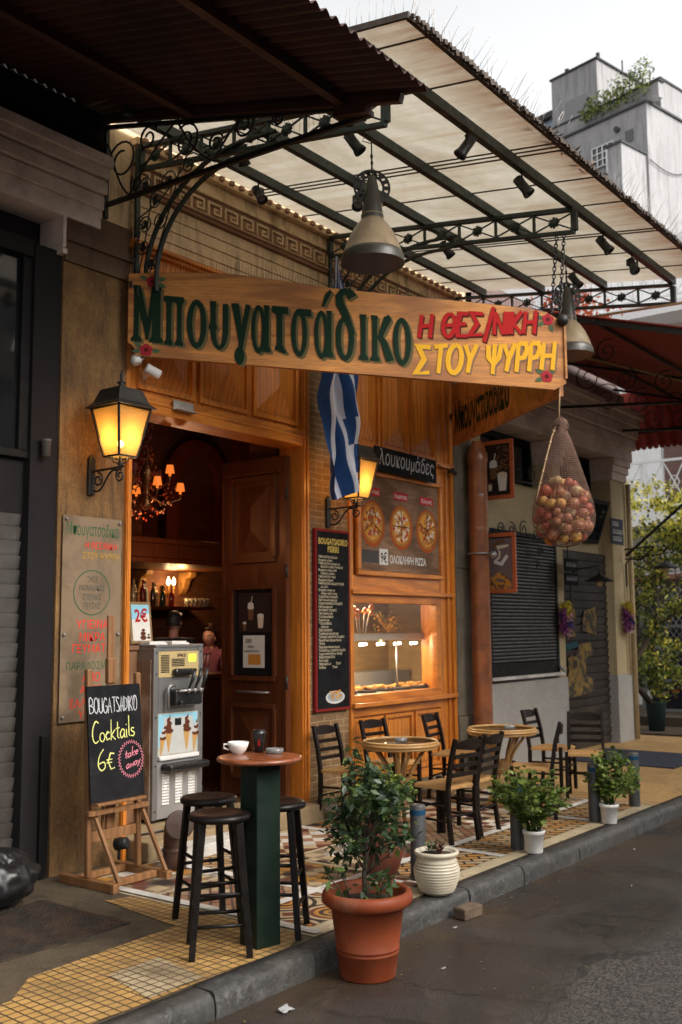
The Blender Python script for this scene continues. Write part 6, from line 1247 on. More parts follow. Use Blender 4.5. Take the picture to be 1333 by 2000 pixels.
while len(placed) < 100 and tries < 60000:
    tries += 1; r_ = rnd(.036, .054); z = rnd(2.45, 2.98)
    lim = nr(z)-r_*.95-.004
    if z-r_ < 2.425 or lim < 0: continue
    a = rnd(0, 6.28); rr_ = lim if tries < 30000 else lim*math.sqrt(rnd(0, 1)); p = Vector((NX+rr_*math.cos(a), NY+rr_*math.sin(a), z))
    if z > 2.90 and rr_ > .12: continue
    if all((p-q).length > (r_+s)*.97 for q, s in placed): placed.append((p, r_))
for p, r_ in placed:
    k = 4 if (p.z < 2.56 and random.random() < .2) else random.choices((0, 1, 2, 3, 5), (.26, .26, .2, .24, .04))[0]
    if k not in protos:
        m = M(); pr = [(max(.0005, math.sin(math.pi*i/14)*(1-.0*i)), -math.cos(math.pi*i/14)*.88) for i in range(15)]
        pr = [(r__, z__-(.22*max(0, 1-r__/.45) if z__ > 0 else -.14*max(0, 1-r__/.35))) for r__, z__ in pr]; m.lathe(pr, n=18); o = m.build(FN[k][0], FR[k]); protos[k] = o; tag(o, FN[k][1], 'fruit', FN[k][1].replace(' in the', 's in the').replace(' low', 's low') if k != 4 else 'orange fruits in the hanging net')
    else: o = protos[k].copy(); COL.objects.link(o)
    o.location = p; o.scale = (r_, r_, r_); o.rotation_euler = (rnd(-1.2, 1.2), rnd(-1.2, 1.2), rnd(0, 6))

FALL = [mat('fallen_leaf_green', (.16, .17, .03), .7, .3), mat('fallen_leaf_brown', (.10, .055, .02), .8, .3)]
m = M(); random.seed(83)
for i in range(120):
    x = rnd(3.2, 10.5); y = 3.62-abs(random.gauss(0, .22)) if i % 4 else rnd(2.2, 3.5); d = Vector((rnd(-1, 1), rnd(-1, 1), .05)); m.leaf(Vector((x, y, -.124)), d, Z, rnd(.012, .028), rnd(.008, .014), i % 2)
for i in range(40): d = Vector((rnd(-1, 1), rnd(-1, 1), .05)); m.leaf(Vector((rnd(3.2, 10), rnd(3.7, 5.6), .016)), d, Z, rnd(.012, .025), .01, i % 2)
tag(m.build('fallen_leaves', FALL, loc=(6, 3.5, -.13)), 'tiny fallen leaves strewn along the gutter and terrace', 'leaves', kind='stuff')

# ------------------------------------------------------------------ people inside
def skin_body(name, pts, edges, radii, mt, parent, sub=2):
    me = bpy.data.meshes.new(name); me.from_pydata(pts, edges, []); o = bpy.data.objects.new(name, me); COL.objects.link(o)
    md = o.modifiers.new('s', 'SKIN'); 
    for i, v in enumerate(me.skin_vertices[0].data): v.radius = (radii[i], radii[i]*(.72 if i in (0, 1, 2) else 1)); v.use_root = (i == 0)
    o.modifiers.new('d', 'SUBSURF').levels = sub; o.modifiers['d'].render_levels = sub
    dg = bpy.context.evaluated_depsgraph_get(); m2 = bpy.data.meshes.new_from_object(o.evaluated_get(dg)); bpy.data.objects.remove(o)
    for p in m2.polygons: p.use_smooth = True
    m2.transform(Matrix.Translation(-Vector(parent['_w']))); m2.materials.clear(); m2.materials.append(mt); ob = bpy.data.objects.new(name, m2); COL.objects.link(ob); ob.parent = parent; ob['_w'] = list(parent['_w']); return ob
SKIN = mat('skin', (.42, .20, .13), .5, .1, 5, 60, .02)
def head(o, c, face, skin, tilt=0):
    # sculpted head: skull, jaw, nose, brow, eye sockets, ears; 'face' is the heading it looks to
    m = M(); n1, n2 = 30, 36; vs = []; f = Vector((math.cos(face), math.sin(face), 0)); s = Vector((-f.y, f.x, 0))
    for i in range(n1+1):
        for j in range(n2):
            th_, ph = math.pi*i/n1, 2*math.pi*j/n2; x, y, z = math.sin(th_)*math.cos(ph), math.sin(th_)*math.sin(ph), math.cos(th_)
            fx_ = .098 if x > 0 else .102; px_, py_, pz_ = x*fx_, y*.076, z*.118
            if z < 0: k = 1+.30*z; py_ *= k; px_ = px_*(1+.12*z) if x > 0 else px_*(1+.45*z)
            front = max(0, x)
            def bump_(yy, zz, sy, sz, a): return a*math.exp(-((y*.076-yy)/sy)**2-((pz_-zz)/sz)**2)*front**2
            px_ += bump_(0, -.018, .012, .03, .026)+bump_(0, -.034, .016, .012, .012)+bump_(0, -.088, .03, .02, .012)+bump_(0, -.062, .022, .010, .007)+bump_(0, .022, .045, .012, .006)
            for e in (-.032, .032): px_ += bump_(e, .004, .014, .012, -.010)
            vs.append(c+f*px_+s*py_+Z*pz_)
    m.add(vs, [(i*n2+j, (i+1)*n2+j, (i+1)*n2+(j+1) % n2, i*n2+(j+1) % n2) for i in range(n1) for j in range(n2)], 0, True)
    for e in (-1, 1): m.lathe([(.001, -.008), (.018, -.006), (.026, .004), (.022, .010), (.012, .004), (.001, .006)], c+s*.076*e-f*.006-Z*.012, 12, 0, s*e+f*.15, sx=.75)
    m.tube([c-Z*.08-f*.012, c-Z*.15-f*.02, c-Z*.22-f*.03], [.052, .052, .06], 14)
    b_ = P('head', m, skin, o)
    fm = M()
    for e in (-1, 1): fm.sphere(c+f*.083+s*.032*e+Z*.004, .0125, 8, 0); fm.sphere(c+f*.0925+s*.032*e+Z*.004, .006, 6, 1); fm.bar(c+f*.094+s*.018*e+Z*.024, c+f*.084+s*.05*e+Z*.024, .006, .006, 1)
    fm.bar(c+f*.094-s*.024-Z*.062, c+f*.094+s*.024-Z*.062, .008, .007, 2); P('face_features', fm, [CERA, PAPD, flat('lip', (.30, .07, .06))], o); return f, s
def person(label, X, Y, z0, H, face, cloth, skin, trouser):
    th = thing('person', label, 'person', (X, Y, z0)); f = Vector((math.cos(face), math.sin(face), 0)); s = Vector((-f.y, f.x, 0)); o = Vector((X, Y, z0)); k = H/1.75
    q = lambda a, b2, c: tuple(o+(f*a+s*b2+Z*c)*k)
    pts = [q(0, 0, .95), q(.01, 0, 1.15), q(0, 0, 1.36), q(-.02, 0, 1.47)]; E_ = [(0, 1), (1, 2), (2, 3)]; Rr = [.17, .155, .17, .07]
    for e in (-1, 1):
        b0_ = len(pts); pts += [q(-.01, .19*e, 1.42), q(-.02, .24*e, 1.14), q(.15, .20*e, .98)]; E_ += [(2, b0_), (b0_, b0_+1), (b0_+1, b0_+2)]; Rr += [.075, .055, .042]
    skin_body('torso', pts, E_, [r*k for r in Rr], cloth, th)
    pts = [q(0, 0, .93)]; E_ = []; Rr = [.16]
    for e in (-1, 1):
        b0_ = len(pts); pts += [q(0, .09*e, .86), q(.02, .10*e, .48), q(-.02, .10*e, .08), q(.10, .11*e, .04)]; E_ += [(0, b0_), (b0_, b0_+1), (b0_+1, b0_+2), (b0_+2, b0_+3)]; Rr += [.10, .07, .05, .045]
    skin_body('trousers', pts, E_, [r*k for r in Rr], trouser, th)
    for e in (-1, 1):
        m = M(); w_ = Vector(q(.15, .20*e, .98)); m.tube([w_, w_+(f*.05-s*.01*e)*k, w_+(f*.10-s*.02*e-Z*.01)*k], [.03, .042, .034], 8)
        for t_ in range(4): a = w_+(f*.095+s*(-.03+.02*t_)-Z*.01)*k; m.tube([a, a+(f*.035-Z*.012)*k, a+(f*.055-Z*.035)*k], [.0095, .009, .007], 6)
        a = w_+(f*.045-s*.035*e)*k; m.tube([a, a+(f*.03-s*.025*e)*k, a+(f*.06-s*.025*e-Z*.01)*k], [.011, .01, .008], 6); P('hand', m, skin, th)
    return th
HAIRB = mat('dark_hair', (.012, .009, .008), .6, .4, 30, 90, .3); HAIRR = mat('reddish_hair', (.05, .018, .01), .55, .4, 30, 90, .3, stretch=(1, 1, .3))
BLKC = mat('black_cloth', (.02, .02, .022), .85, .3, 8, 60, .2); PINK = mat('pink_cloth', (.28, .10, .15), .9, .2, 6, 50, .2)
mnp = person('man with short dark hair in a black top, seen from behind over the machine', 7.64, 8.05, .15, 1.80, R(20), BLKC, SKIN, BLKC)
hc = Vector((7.64, 8.05, 1.83)); f, s = head(mnp, hc, R(20), SKIN); m = M(); n1, n2 = 16, 28; vs = []
for i in range(n1+1):
    for j in range(n2):
        th_ = math.pi*.60*i/n1; ph = 2*math.pi*j/n2; d = Vector((math.sin(th_)*math.cos(ph), math.sin(th_)*math.sin(ph), math.cos(th_))); zz = d.z*.125
        if d.x > .25: zz = max(zz, .055+.05*d.x)
        vs.append(hc+f*(d.x*.108-.004)+s*d.y*.081+Z*(zz+.004*mn.noise(d*9)))
m.add(vs, [(i*n2+j, (i+1)*n2+j, (i+1)*n2+(j+1) % n2, i*n2+(j+1) % n2) for i in range(n1) for j in range(n2)], 0, True); P('hair', m, HAIRB, mnp)
m = M(); m.tube([hc-Z*.17+Vector((.062*math.cos(a), .062*math.sin(a), 0)) for a in [2*math.pi*i/20 for i in range(20)]], .014, 8, closed=True); P('collar', m, mat('striped_collar', (.16, .13, .07), .8), mnp)
wo = person('woman in a pink hooded top with reddish tied hair, standing behind the counter', 8.88, 8.75, .15, 1.62, R(195), PINK, SKIN, BLKC)
hc = Vector((8.88, 8.75, 1.655)); f, s = head(wo, hc, R(200), mat('skin_fair', (.62, .36, .27), .5, .1, 5, 60, .02)); m = M(); vs = []
for i in range(n1+1):
    for j in range(n2):
        th_ = math.pi*.66*i/n1; ph = 2*math.pi*j/n2; d = Vector((math.sin(th_)*math.cos(ph), math.sin(th_)*math.sin(ph), math.cos(th_))); zz = d.z*.13
        if d.x > .15: zz = max(zz, .05+.06*d.x)
        vs.append(hc+f*(d.x*.112-.004)+s*d.y*.086+Z*(zz+.006*mn.noise(d*7)))
m.add(vs, [(i*n2+j, (i+1)*n2+j, (i+1)*n2+(j+1) % n2, i*n2+(j+1) % n2) for i in range(n1) for j in range(n2)], 0, True); m.sphere(hc-f*.05+Z*.135, .042, 9); P('hair', m, HAIRR, wo)
m = M(); m.tube([hc-Z*.155+f*(.07*math.cos(a)-.01)+s*.085*math.sin(a)-Z*(.03*math.cos(a)) for a in [2*math.pi*i/20 for i in range(20)]], .03, 8, closed=True); P('hood', m, PINK, wo)
m = M(); m.tube([hc+f*.075+s*.02-Z*.2, hc+f*.115+s*.03-Z*.33], .006, 6); m.tube([hc+f*.075-s*.02-Z*.2, hc+f*.115-s*.03-Z*.33], .006, 6); P('hood_cord', m, WHITEP, wo)

# ------------------------------------------------------------------ chandelier, sconce, bottles
SHADE = emis('amber_lamp_shade', (1, .22, .025), .45); SHADE.node_tree.nodes['Principled BSDF'].inputs['Base Color'].default_value = (.03, .01, .004, 1); SHADED = mat('dark_red_shade', (.16, .02, .015), .7, .2); CRY = mat('red_crystal', (.28, .03, .015), .08, .6, 40, 60, 0, spec=1, col2=(.5, .16, .05), sc2=60); BRASS = mat('old_brass', (.20, .09, .03), .35, .3, 9, 50, .1, metal=.8)
chd = thing('chandelier', 'crystal chandelier with small amber shades glowing inside the doorway', 'chandelier', (6.46, 7.2, 3.1)); CC = Vector((6.46, 7.2, 0))
m = M(); m.tube([CC+Z*4.9, CC+Z*3.85], .008, 6); m.lathe([(.02, 2.86), (.05, 2.92), (.02, 2.98), (.03, 3.1), (.07, 3.2), (.03, 3.3), (.02, 3.5), (.04, 3.7), (.015, 3.85)], CC, 14); P('stem', m, BRASS, chd)
shs = []; m = M()
for k in range(8):
    a = k*math.pi/4+.35; d = Vector((math.cos(a), math.sin(a), 0)); r = .33 if k % 2 else .24; zz = 3.06+.14*(k % 2 == 0); m.tube([CC+Z*(zz-.05)+d*.04, CC+d*r*.5+Z*(zz-.14), CC+d*r+Z*(zz-.08), CC+d*r+Z*zz], .008, 6); shs.append((CC+d*r+Z*zz, k))
P('arm', m, BRASS, chd)
for p, k in shs: m = M(); m.lathe([(.043, .0), (.03, .075)], p, 14); m.lathe([(.012, -.03), (.012, .02)], p, 8); P('lamp_shade', m, SHADE if k in (1, 3, 5, 6, 7) else SHADED, chd)
m = M(); random.seed(19)
for i in range(330): a = rnd(0, 6.28); z = rnd(2.78, 3.75); rr_ = (.05+.27*math.exp(-((z-3.0)/.2)**2))*rnd(.5, 1); p = CC+Vector((rr_*math.cos(a), rr_*math.sin(a), z)); s_ = rnd(.006, .015); m.lathe([(.0005, -s_*1.6), (s_, 0), (.0005, s_*1.2)], p, 5, sm=False)
P('crystals', m, CRY, chd)
def plight(par, p, e, c, sz=.05):
    l = bpy.data.lights.new('warm_light', 'POINT'); l.energy = e*1.0; l.color = c; l.shadow_soft_size = sz; o = bpy.data.objects.new('warm_light', l); COL.objects.link(o); o.parent = par; o.location = Vector(p)-Vector(par['_w'])
plight(chd, (6.46, 7.25, 2.72), 3.5, (1, .36, .12), .12)
scn = thing('wall_sconce', 'brass double candle sconce glowing on the back bar wall', 'wall lamp', (9.82, 10.5, 2.3)); m = M(); m.box(9.78, 9.86, 10.5, 10.598, 2.2, 2.36)
for dx in (-.07, .03): m.tube([(9.82, 10.5, 2.25), (9.82+dx, 10.42, 2.2), (9.82+dx, 10.4, 2.29)], .008, 6); m.lathe([(.012, 2.29), (.012, 2.36)], (9.82+dx, 10.4, 0), 8)
P('arm', m, BRASS, scn)
for dx in (-.07, .03): m = M(); m.lathe([(.001, 2.36), (.022, 2.385), (.024, 2.41), (.002, 2.47)], (9.82+dx, 10.4, 0), 10); P('bulb', m, emis('warm_bulb', (1, .7, .35), 25), scn)
plight(scn, (9.8, 10.2, 2.36), 7, (1, .52, .16)); plight(scn, (8.15, 8.5, 2.35), 10, (1, .55, .3)); plight(scn, (9.9, 9.6, 3.3), 1.5, (1, .3, .1))  # second and third lights are added in mid-air to brighten woman and arch
BOT = [mat('brown_bottle', (.06, .022, .006), .1, .3, 4, 40, 0, spec=.8), mat('green_bottle', (.012, .04, .015), .1, .3, 4, 40, 0, spec=.8), mat('red_bottle', (.22, .012, .01), .1, .3, 4, 40, 0, spec=.8), mat('pale_bottle', (.45, .38, .25), .2, .2, 4, 40, 0, spec=.8)]; random.seed(23)
names = ['brown', 'green', 'red', 'pale']; bprot = {}
for i in range(15):
    x = 8.42+i*.085+rnd(-.02, .02); k = (2, 0, 3, 1, 0, 1, 3, 0, 2, 1, 0, 3, 1, 0, 2)[i]
    if k not in bprot: m = M(); m.lathe([(.001, 0), (.036, 0), (.038, .01), (.038, .17), (.03, .21), (.013, .245), (.012, .30), (.015, .302), (.015, .315), (.001, .315)], n=14); o = m.build('bottle', BOT[k]); tag(o, names[k]+' glass bottle standing in the row on the back bar shelf', 'bottle', names[k]+' bottles on the bar shelf'); bprot[k] = o
    else: o = bprot[k].copy(); COL.objects.link(o)
    o.location = (x, 10.22+rnd(-.06, .08), 2.06); o.scale = (1, 1, rnd(.8, 1.2))
ggrp = None
for i in range(6):
    if i == 0: m = M(); m.lathe([(.001, 0), (.03, .0), (.034, .12), (.031, .12), (.028, .006), (.001, .006)], n=14); ggrp = m.build('glass', CGL); tag(ggrp, 'drinking glass in a row on the bar shelf right of the sconce', 'glass', 'glasses on the bar shelf'); o = ggrp
    else: o = ggrp.copy(); COL.objects.link(o)
    o.location = (10.0+i*.08-.05, 10.25, 2.06)

# ------------------------------------------------------------------ neighbouring building on the right
rb = thing('corner_building', 'cream and grey corner shop building with pale cornice beyond the cafe', 'building', (13.4, 6.6, 0)); G = 6.22
m = M(); m.box(11.12, 13.32, G-.02, 6.95, 0, 1.06); m.box(11.08, 11.119, G+.15, 6.95, 0, 1.06); P('grey_plinth', m, GREYW, rb); m = M(); m.box(15.05, 15.64, G-.03, 6.95, 0, 1.02); m.box(15.63, 15.72, G-.02, 12, 0, 1.02); P('grey_plinth', m, GREYW, rb)
m = M(); m.box(10.84, 11.10, G+.03, 6.95, 0, 4.35); m.box(11.101, 13.12, G+.02, 6.95, 2.98, 3.62); m.box(13.06, 13.31, G, 6.95, 1.061, 4.35); m.box(15.08, 15.6, G-.01, 6.95, 1.021, 4.30); m.box(13.311, 15.079, 6.38, 6.95, 2.85, 3.4); m.box(15.61, 15.70, G, 12, 1.021, 4.35); P('cream_wall', m, CREAMW, rb)
m = M(); m.box(10.84, 15.72, 6.75, 6.95, 3.3, 6.0); m.box(10.84, 15.7, G+.05, 6.95, 5.45, 6.2); P('upper_wall', m, plaster('mauve_wall', (.20, .15, .14), (.16, .12, .115), 2, .15), rb)
m = M(); m.box(10.84, 15.80, G-.10, 6.95, 4.36, 4.55); m.box(10.84, 15.84, G-.15, 6.95, 4.551, 4.72); m.box(10.84, 15.87, G-.19, 6.95, 4.735, 4.90); m.box(10.84, 15.89, G-.22, 6.95, 4.915, 5.05); m.box(10.84, 15.93, G-.28, 6.95, 5.051, 5.15); m.box(10.84, 15.75, G-.02, 6.95, 5.151, 5.45); P('cornice', m, CORN, rb, bevel=.012)
m = M()
for x0, x1 in ((13.04, 13.33), (15.05, 15.65)): m = M(); m.box(x0, x1, G-.05, 6.9, 4.02, 4.14); m.box(x0-.015, x1+.015, G-.08, 6.9, 4.141, 4.25); m.box(x0-.03, x1+.03, G-.11, 6.9, 4.251, 4.359); P('capital', m, CORN, rb, bevel=.008)
m = M()
for x0, x1 in ((11.12, 13.04), (13.34, 15.05)): m.box(x0, x0+.07, G+.3, G+.42, 3.62, 4.36); m.box(x1-.07, x1, G+.3, G+.42, 3.62, 4.36); m.box(x0, x1, G+.3, G+.42, 4.28, 4.36); m.box((x0+x1)/2-.03, (x0+x1)/2+.03, G+.3, G+.42, 3.62, 4.28)
wfr = P('window_frame', m, BLKF, rb); m = M(); m.box(11.1, 15.06, G+.36, G+.37, 3.4, 4.36); P('pane', m, DGLASS, wfr)
m = M(); m.box(11.12, 11.19, G-.03, G+.01, 1.14, 2.98); m.box(12.99, 13.055, G-.03, G+.01, 1.14, 2.98); m.box(11.19, 12.99, G-.025, G+.01, 1.14, 1.30); m.box(11.12, 13.055, G-.04, G+.01, 2.93, 2.979); shf = P('shutter_frame', m, BLKF, rb)
BSH = mat('black_slat_shutter', (.022, .021, .021), .42, .3, 3, 30, .1, spec=.6, col2=(.22, .21, .21), sc2=2.2, lo=.66, hi=.8, stretch=(1, 1, 3)); m = M(); z = 1.30
while z < 2.92: m.lathe([(.024, 11.19), (.024, 12.99)], (0, G+.0, z+.026), 8, 0, (1, 0, 0)); z += .045
P('slat_shutter', m, BSH, shf)
m = M(); m.box(11.1, 13.12, G-.07, G+.02, 1.10, 1.138); P('window_sill', m, MARBLE, rb); m = M(); m.bar((13.0, G-.05, 1.22), (13.12, G-.07, 1.15), .03, .03); P('latch', m, STEEL, rb)
m = M()
for i in range(24): z0 = .02+i*.118; m.add([(13.311, 6.34, z0), (15.05, 6.34, z0), (15.05, 6.315, z0+.1), (13.311, 6.315, z0+.1), (15.05, 6.35, z0+.106), (13.311, 6.35, z0+.106), (15.05, 6.34, z0+.118), (13.311, 6.34, z0+.118)], [(0, 1, 2, 3), (3, 2, 4, 5), (5, 4, 6, 7)])
dsh = P('roller_shutter', m, mat('dark_roller_shutter', (.032, .027, .025), .5, .3, 3, 30, .1, col2=(.06, .05, .045), sc2=2), rb)
m = M(); GP = plane((13.45, 6.314, 1.0), (1, 0, 0), (0, 0, 1))
for pl in ([(.1, .55), (.18, 1.05), (.3, 1.1), (.42, .95), (.38, .6), (.3, .62), (.28, .9), (.2, .9), (.2, .6)], [(.62, .70), (.7, .98), (1.15, 1.05), (1.12, .62)], [(.12, .1), (.5, .5), (.9, .52), (1.0, .35), (.75, .3), (.7, .05), (.95, -.02), (.9, -.2), (.1, -.25)], [(.1, .3), (.3, .36), (.35, .2), (.15, .12)]): m.poly([GP(x, y, .004+.0007*y) for x, y in pl], 0)
m.poly([GP(x, y, .007) for x, y in ((.05, .5), (.4, .55), (.5, .47), (.08, .42))], 1); P('graffiti', m, [mat('ochre_spray', (.24, .145, .03), .8, .3, 6, 40, .1, col2=(.035, .028, .022), sc2=9, lo=.48, hi=.55), flat('blue_spray', (.03, .09, .11), .7)], dsh)
PX, PY = 10.68, 6.06
pp = thing('drain_pipe', 'thick brown vertical drain pipe with flared top between cafe and grey wall', 'pipe', (PX, PY, 0)); m = M(); m.lathe([(.06, 3.98), (.11, 3.86), (.125, 3.82), (.127, 3.74), (.116, 3.70), (.116, .62)], (PX, PY, 0), 26)
for z in (1.9, 2.9, 3.3): m.lathe([(.121, z), (.121, z+.035)], (PX, PY, 0), 26)
P('pipe_body', m, PIPEM, pp)
m = M(); m.lathe([(.132, .62), (.15, .60), (.155, .5), (.14, .44), (.14, .0)], (PX, PY, 0), 24); P('pipe_base', m, STONE, pp)
m = M(); m.tube([(PX+.145*math.cos(a), PY+.145*math.sin(a), 2.62) for a in [2*math.pi*k/20 for k in range(20)]], .012, 6, closed=True); m.lathe([(.03, -.03), (.045, 0), (.03, .04)], (PX-.02, PY-.19, 2.60), 10, 0, (0, -1, .3), cap=True); P('clamp', m, STEEL, pp)
# framed pictures fixed across the pavement
ORF = mat('orange_frame', (.42, .10, .03), .45, .15, 5, 50, .05)
def framed(z0, z1, label, art):
    th = thing('framed_picture', label, 'picture', (11.0, 5.97, z0)); m = M(); m.box(11.0, 11.03, 5.75, 6.19, z0, z0+.05); m.box(11.0, 11.03, 5.75, 6.19, z1-.05, z1); m.box(11.0, 11.03, 5.75, 5.80, z0+.05, z1-.05); m.box(11.0, 11.03, 6.14, 6.19, z0+.05, z1-.05); P('frame', m, ORF, th, bevel=.005)
    q = plane((11.005, 6.14, z0+.05), (0, -1, 0), (0, 0, 1)); m = M(); m.poly([q(0, 0), q(.34, 0), q(.34, z1-z0-.1), q(0, z1-z0-.1)], 0); art(m, q); P('print', m, [PAPD, PAPB, PAPER, PAPC, PAPO, flat('mauve_print', (.16, .11, .11))], th); m = M(); m.tube([(11.01, 6.19, z1-.08), (11.0, 6.22, z1-.08)], .02, 6); m.box(11.031, 11.05, 5.78, 6.16, z0+.04, z1-.04); P('backing', m, BLACKP, th)
def art1(m, q):
    random.seed(4)
    for i in range(60): m.disc((rnd(.14, .32), rnd(.3, .6)), .016, .01, q, .001+i*.00002, 1, 7)
    cup_art(m, .12, .2, .30, q, True, .004, 1, 2); cup_art(m, .24, .05, .36, q, False, .006, 2, 3); cup_art(m, .07, .06, .16, q, False, .005, 3, 1)
def art2(m, q):
    m.poly([q(0, 0, .001), q(.34, 0, .001), q(.34, .61, .001), q(0, .61, .001)], 5); random.seed(6)
    for i in range(60): x = rnd(.03, .31); y = rnd(.01, .21-abs(x-.17)*.75); m.disc((x, max(.012, y)), .026, .018, q, .002+i*.00005, 4 if i % 3 else 1, 9)
    m.ribbon([(.1, .33), (.17, .38), (.18, .45), (.14, .5), (.3, .52)], .014, q, .006, 3); m.ribbon([(.1, .33), (.2, .3), (.28, .4)], .02, q, .0063, 2); m.ribbon([(.08, .5), (.14, .56), (.25, .58)], .02, q, .0066, 1)
framed(3.30, 4.03, 'orange framed coffee picture above the other, fixed beside the drain pipe', art1); framed(2.16, 2.89, 'orange framed picture of golden doughnuts, below the coffee picture', art2)
def signarm(X0, X1, y, z, label):
    th = thing('iron_sign_arm', label, 'bracket', (X0, y, z)); m = M(); m.tube([(X0, y, z), (X1, y, z+.02)], .014, 6); P('arm', m, BLACKIRON, th); m = M()
    for i, (x, r, t0, tn, dz) in enumerate(((.12, .09, 0, 1.4, .11), (.36, .10, 2, -1.4, .12), (.62, .12, 1, 1.4, .14), (.9, .09, 2, -1.4, .11), (1.0, .08, 0, 1.4, -.12), (.95, .07, 2, 1.3, -.3))): m.tube(spiral((X0+x*(X1-X0)/1.1, y, z+dz), r, t0, tn, XV, Z, .25), .009, 5)
    P('scrollwork', m, BLACKIRON, th)
signarm(11.15, 12.5, 6.1, 2.86, 'black scrolled iron arm in front of the slatted shutter'); signarm(11.3, 12.9, 6.1, 3.62, 'black scrolled iron arm below the dark upper window')
# small things on the corner building
hs_ = thing('hanging_sign', 'small black two line sign hanging under the net of fruit, beside the wreath', 'sign', (13.2, 6.1, 2.4)); q = plane((13.02, 6.05, 2.32), (1, 0, 0), (0, 0, 1)); m = M(); m.prism([q(0, .19), q(.40, .19), q(.40, .36), q(0, .36)], (0, .02, 0)); m.prism([q(0, 0), q(.40, 0), q(.40, .17), q(0, .17)], (0, .02, 0)); m.tube([(13.1, 6.05, 2.68), (13.1, 6.05, 2.9)], .006, 5); P('board', m, SLATE, hs_)
m = M()
for y in (.06, .25):
    for i in range(9): m.ribbon([(.03+i*.038, y+(i % 3)*.004), (.045+i*.038, y+.07), (.055+i*.038, y+.01)], .004, q, .002, 0)
P('chalk_writing', m, CHALKW, hs_); FLW = [mat('wreath_yellow', (.60, .46, .05), .9, .3), mat('wreath_purple', (.24, .06, .20), .9, .3), mat('wreath_violet', (.10, .06, .25), .9, .3), mat('wreath_pink', (.55, .34, .34), .9, .3)]
for X, z, lb in ((13.18, 1.85, 'dried flower wreath in yellow, purple and pink by the slatted shutter'), (15.42, 1.88, 'dried flower wreath on the corner pilaster beside the street tree')):
    m = M(); random.seed(int(X*10))
    for i in range(420): a = rnd(0, 6.28); rr_ = rnd(.085, .19); p = Vector((X+rr_*math.cos(a)*.8, G-.06+rnd(-.05, .03), z+rr_*1.25*math.sin(a))); k = 0 if .5 < a < 2.4 else (1 if 2.4 <= a < 4.4 else (3 if a < 5.3 else 2)); m.leaf(p, (rdir()+Vector((0, -.8, 0))), rdir(), .055, .05, k)
    tag(m.build('wreath', FLW, loc=(X, G, z)), lb, 'wreath')
def gooseneck(X, Y, z, label):
    th = thing('wall_lamp', label, 'wall lamp', (X, G, z)); m = M(); m.bar((X, G-.04, z-.25), (X, G-.04, z+.1), .02, .02); m.tube([(X, G-.04, z+.1), (X, G-.12, z+.2), (X, Y-.0, z+.24), (X, Y, z+.12)], .010, 6); P('arm', m, BLACKIRON, th); m = M(); m.lathe([(.03, .12), (.05, .10), (.20, .03), (.205, .02)], (X, Y, z), 22); P('shade', m, BLACKIRON, th); m = M(); m.sphere((X, Y, z+.0), .05, 8); P('bulb', m, mat('unlit_bulb', (.55, .42, .22), .2, .1), th)
gooseneck(13.45, 5.75, 2.35, 'black saucer wall lamp in front of the shuttered door, under the fruit net'); gooseneck(15.5, 5.55, 2.62, 'black saucer wall lamp reaching out from the corner pilaster towards the tree')
m = M(); m.tube([(15.45, 6.15, 2.85), (15.45, 5.15, 3.65)], .022, 7); m.bar((15.45, 6.17, 2.95), (15.45, 5.7, 2.97), .02, .02); m.bar((15.45, 6.17, 2.8), (15.45, 5.9, 2.78), .02, .02); m.bar((15.45, 5.7, 2.97), (15.45, 5.9, 2.78), .02, .02); tag(m.build('awning_pole', BLACKIRON, loc=(15.45, 6.2, 2.9)), 'dark slanted pole rising from the corner pilaster toward the awning', 'pole')
fpq = thing('tilted_panel', 'tilted dark framed glass panel above the shuttered door', 'panel', (14.5, 6.2, 3.2)); q = plane((13.75, 6.3, 3.0), (1, 0, 0), (0, -.35, 1)); m = M()
for a, b2, c_, d in ((0, 1.0, 0, .06), (0, 1.0, .6, .66), (0, .06, .06, .6), (.94, 1.0, .06, .6)): m.prism([q(a, c_), q(b2, c_), q(b2, d), q(a, d)], (0, .04, 0))
P('frame', m, BLKF, fpq); m = M(); m.prism([q(.06, .06, -.01), q(.94, .06, -.01), q(.94, .6, -.01), q(.06, .6, -.01)], (0, .01, 0)); P('pane', m, DGLASS, fpq)
spn = thing('street_sign', 'small dark blue street name plate high on the corner pilaster', 'street sign', (15.3, G, 3.2)); q = plane((15.02, G-.02, 3.02), (1, 0, 0), (0, 0, 1)); m = M(); m.prism([q(0, 0), q(.48, 0), q(.48, .40), q(0, .40)], (0, .012, 0)); P('plate', m, flat('plate_blue', (.05, .055, .075), .4), spn); m = M()
for y, a in ((.29, 5), (.17, 8), (.06, 7)):
    for i in range(a): m.ribbon([(.05+i*.05, y), (.08+i*.05, y), (.08+i*.05, y+.06), (.055+i*.05, y+.05)], .006, q, .002, 0)
P('lettering', m, PAPER, spn)
m = M(); m.tube([(15.66, G-.06, 0.02), (15.66, G-.06, 4.0)], .04, 10); m.tube([(15.52, G-.05, 1.0), (15.52, G-.05, 2.4)], .018, 8); tag(m.build('rain_pipe', CREAMW, loc=(15.66, G, 0)), 'slim cream rain pipe down the outer edge of corner pilaster', 'pipe')
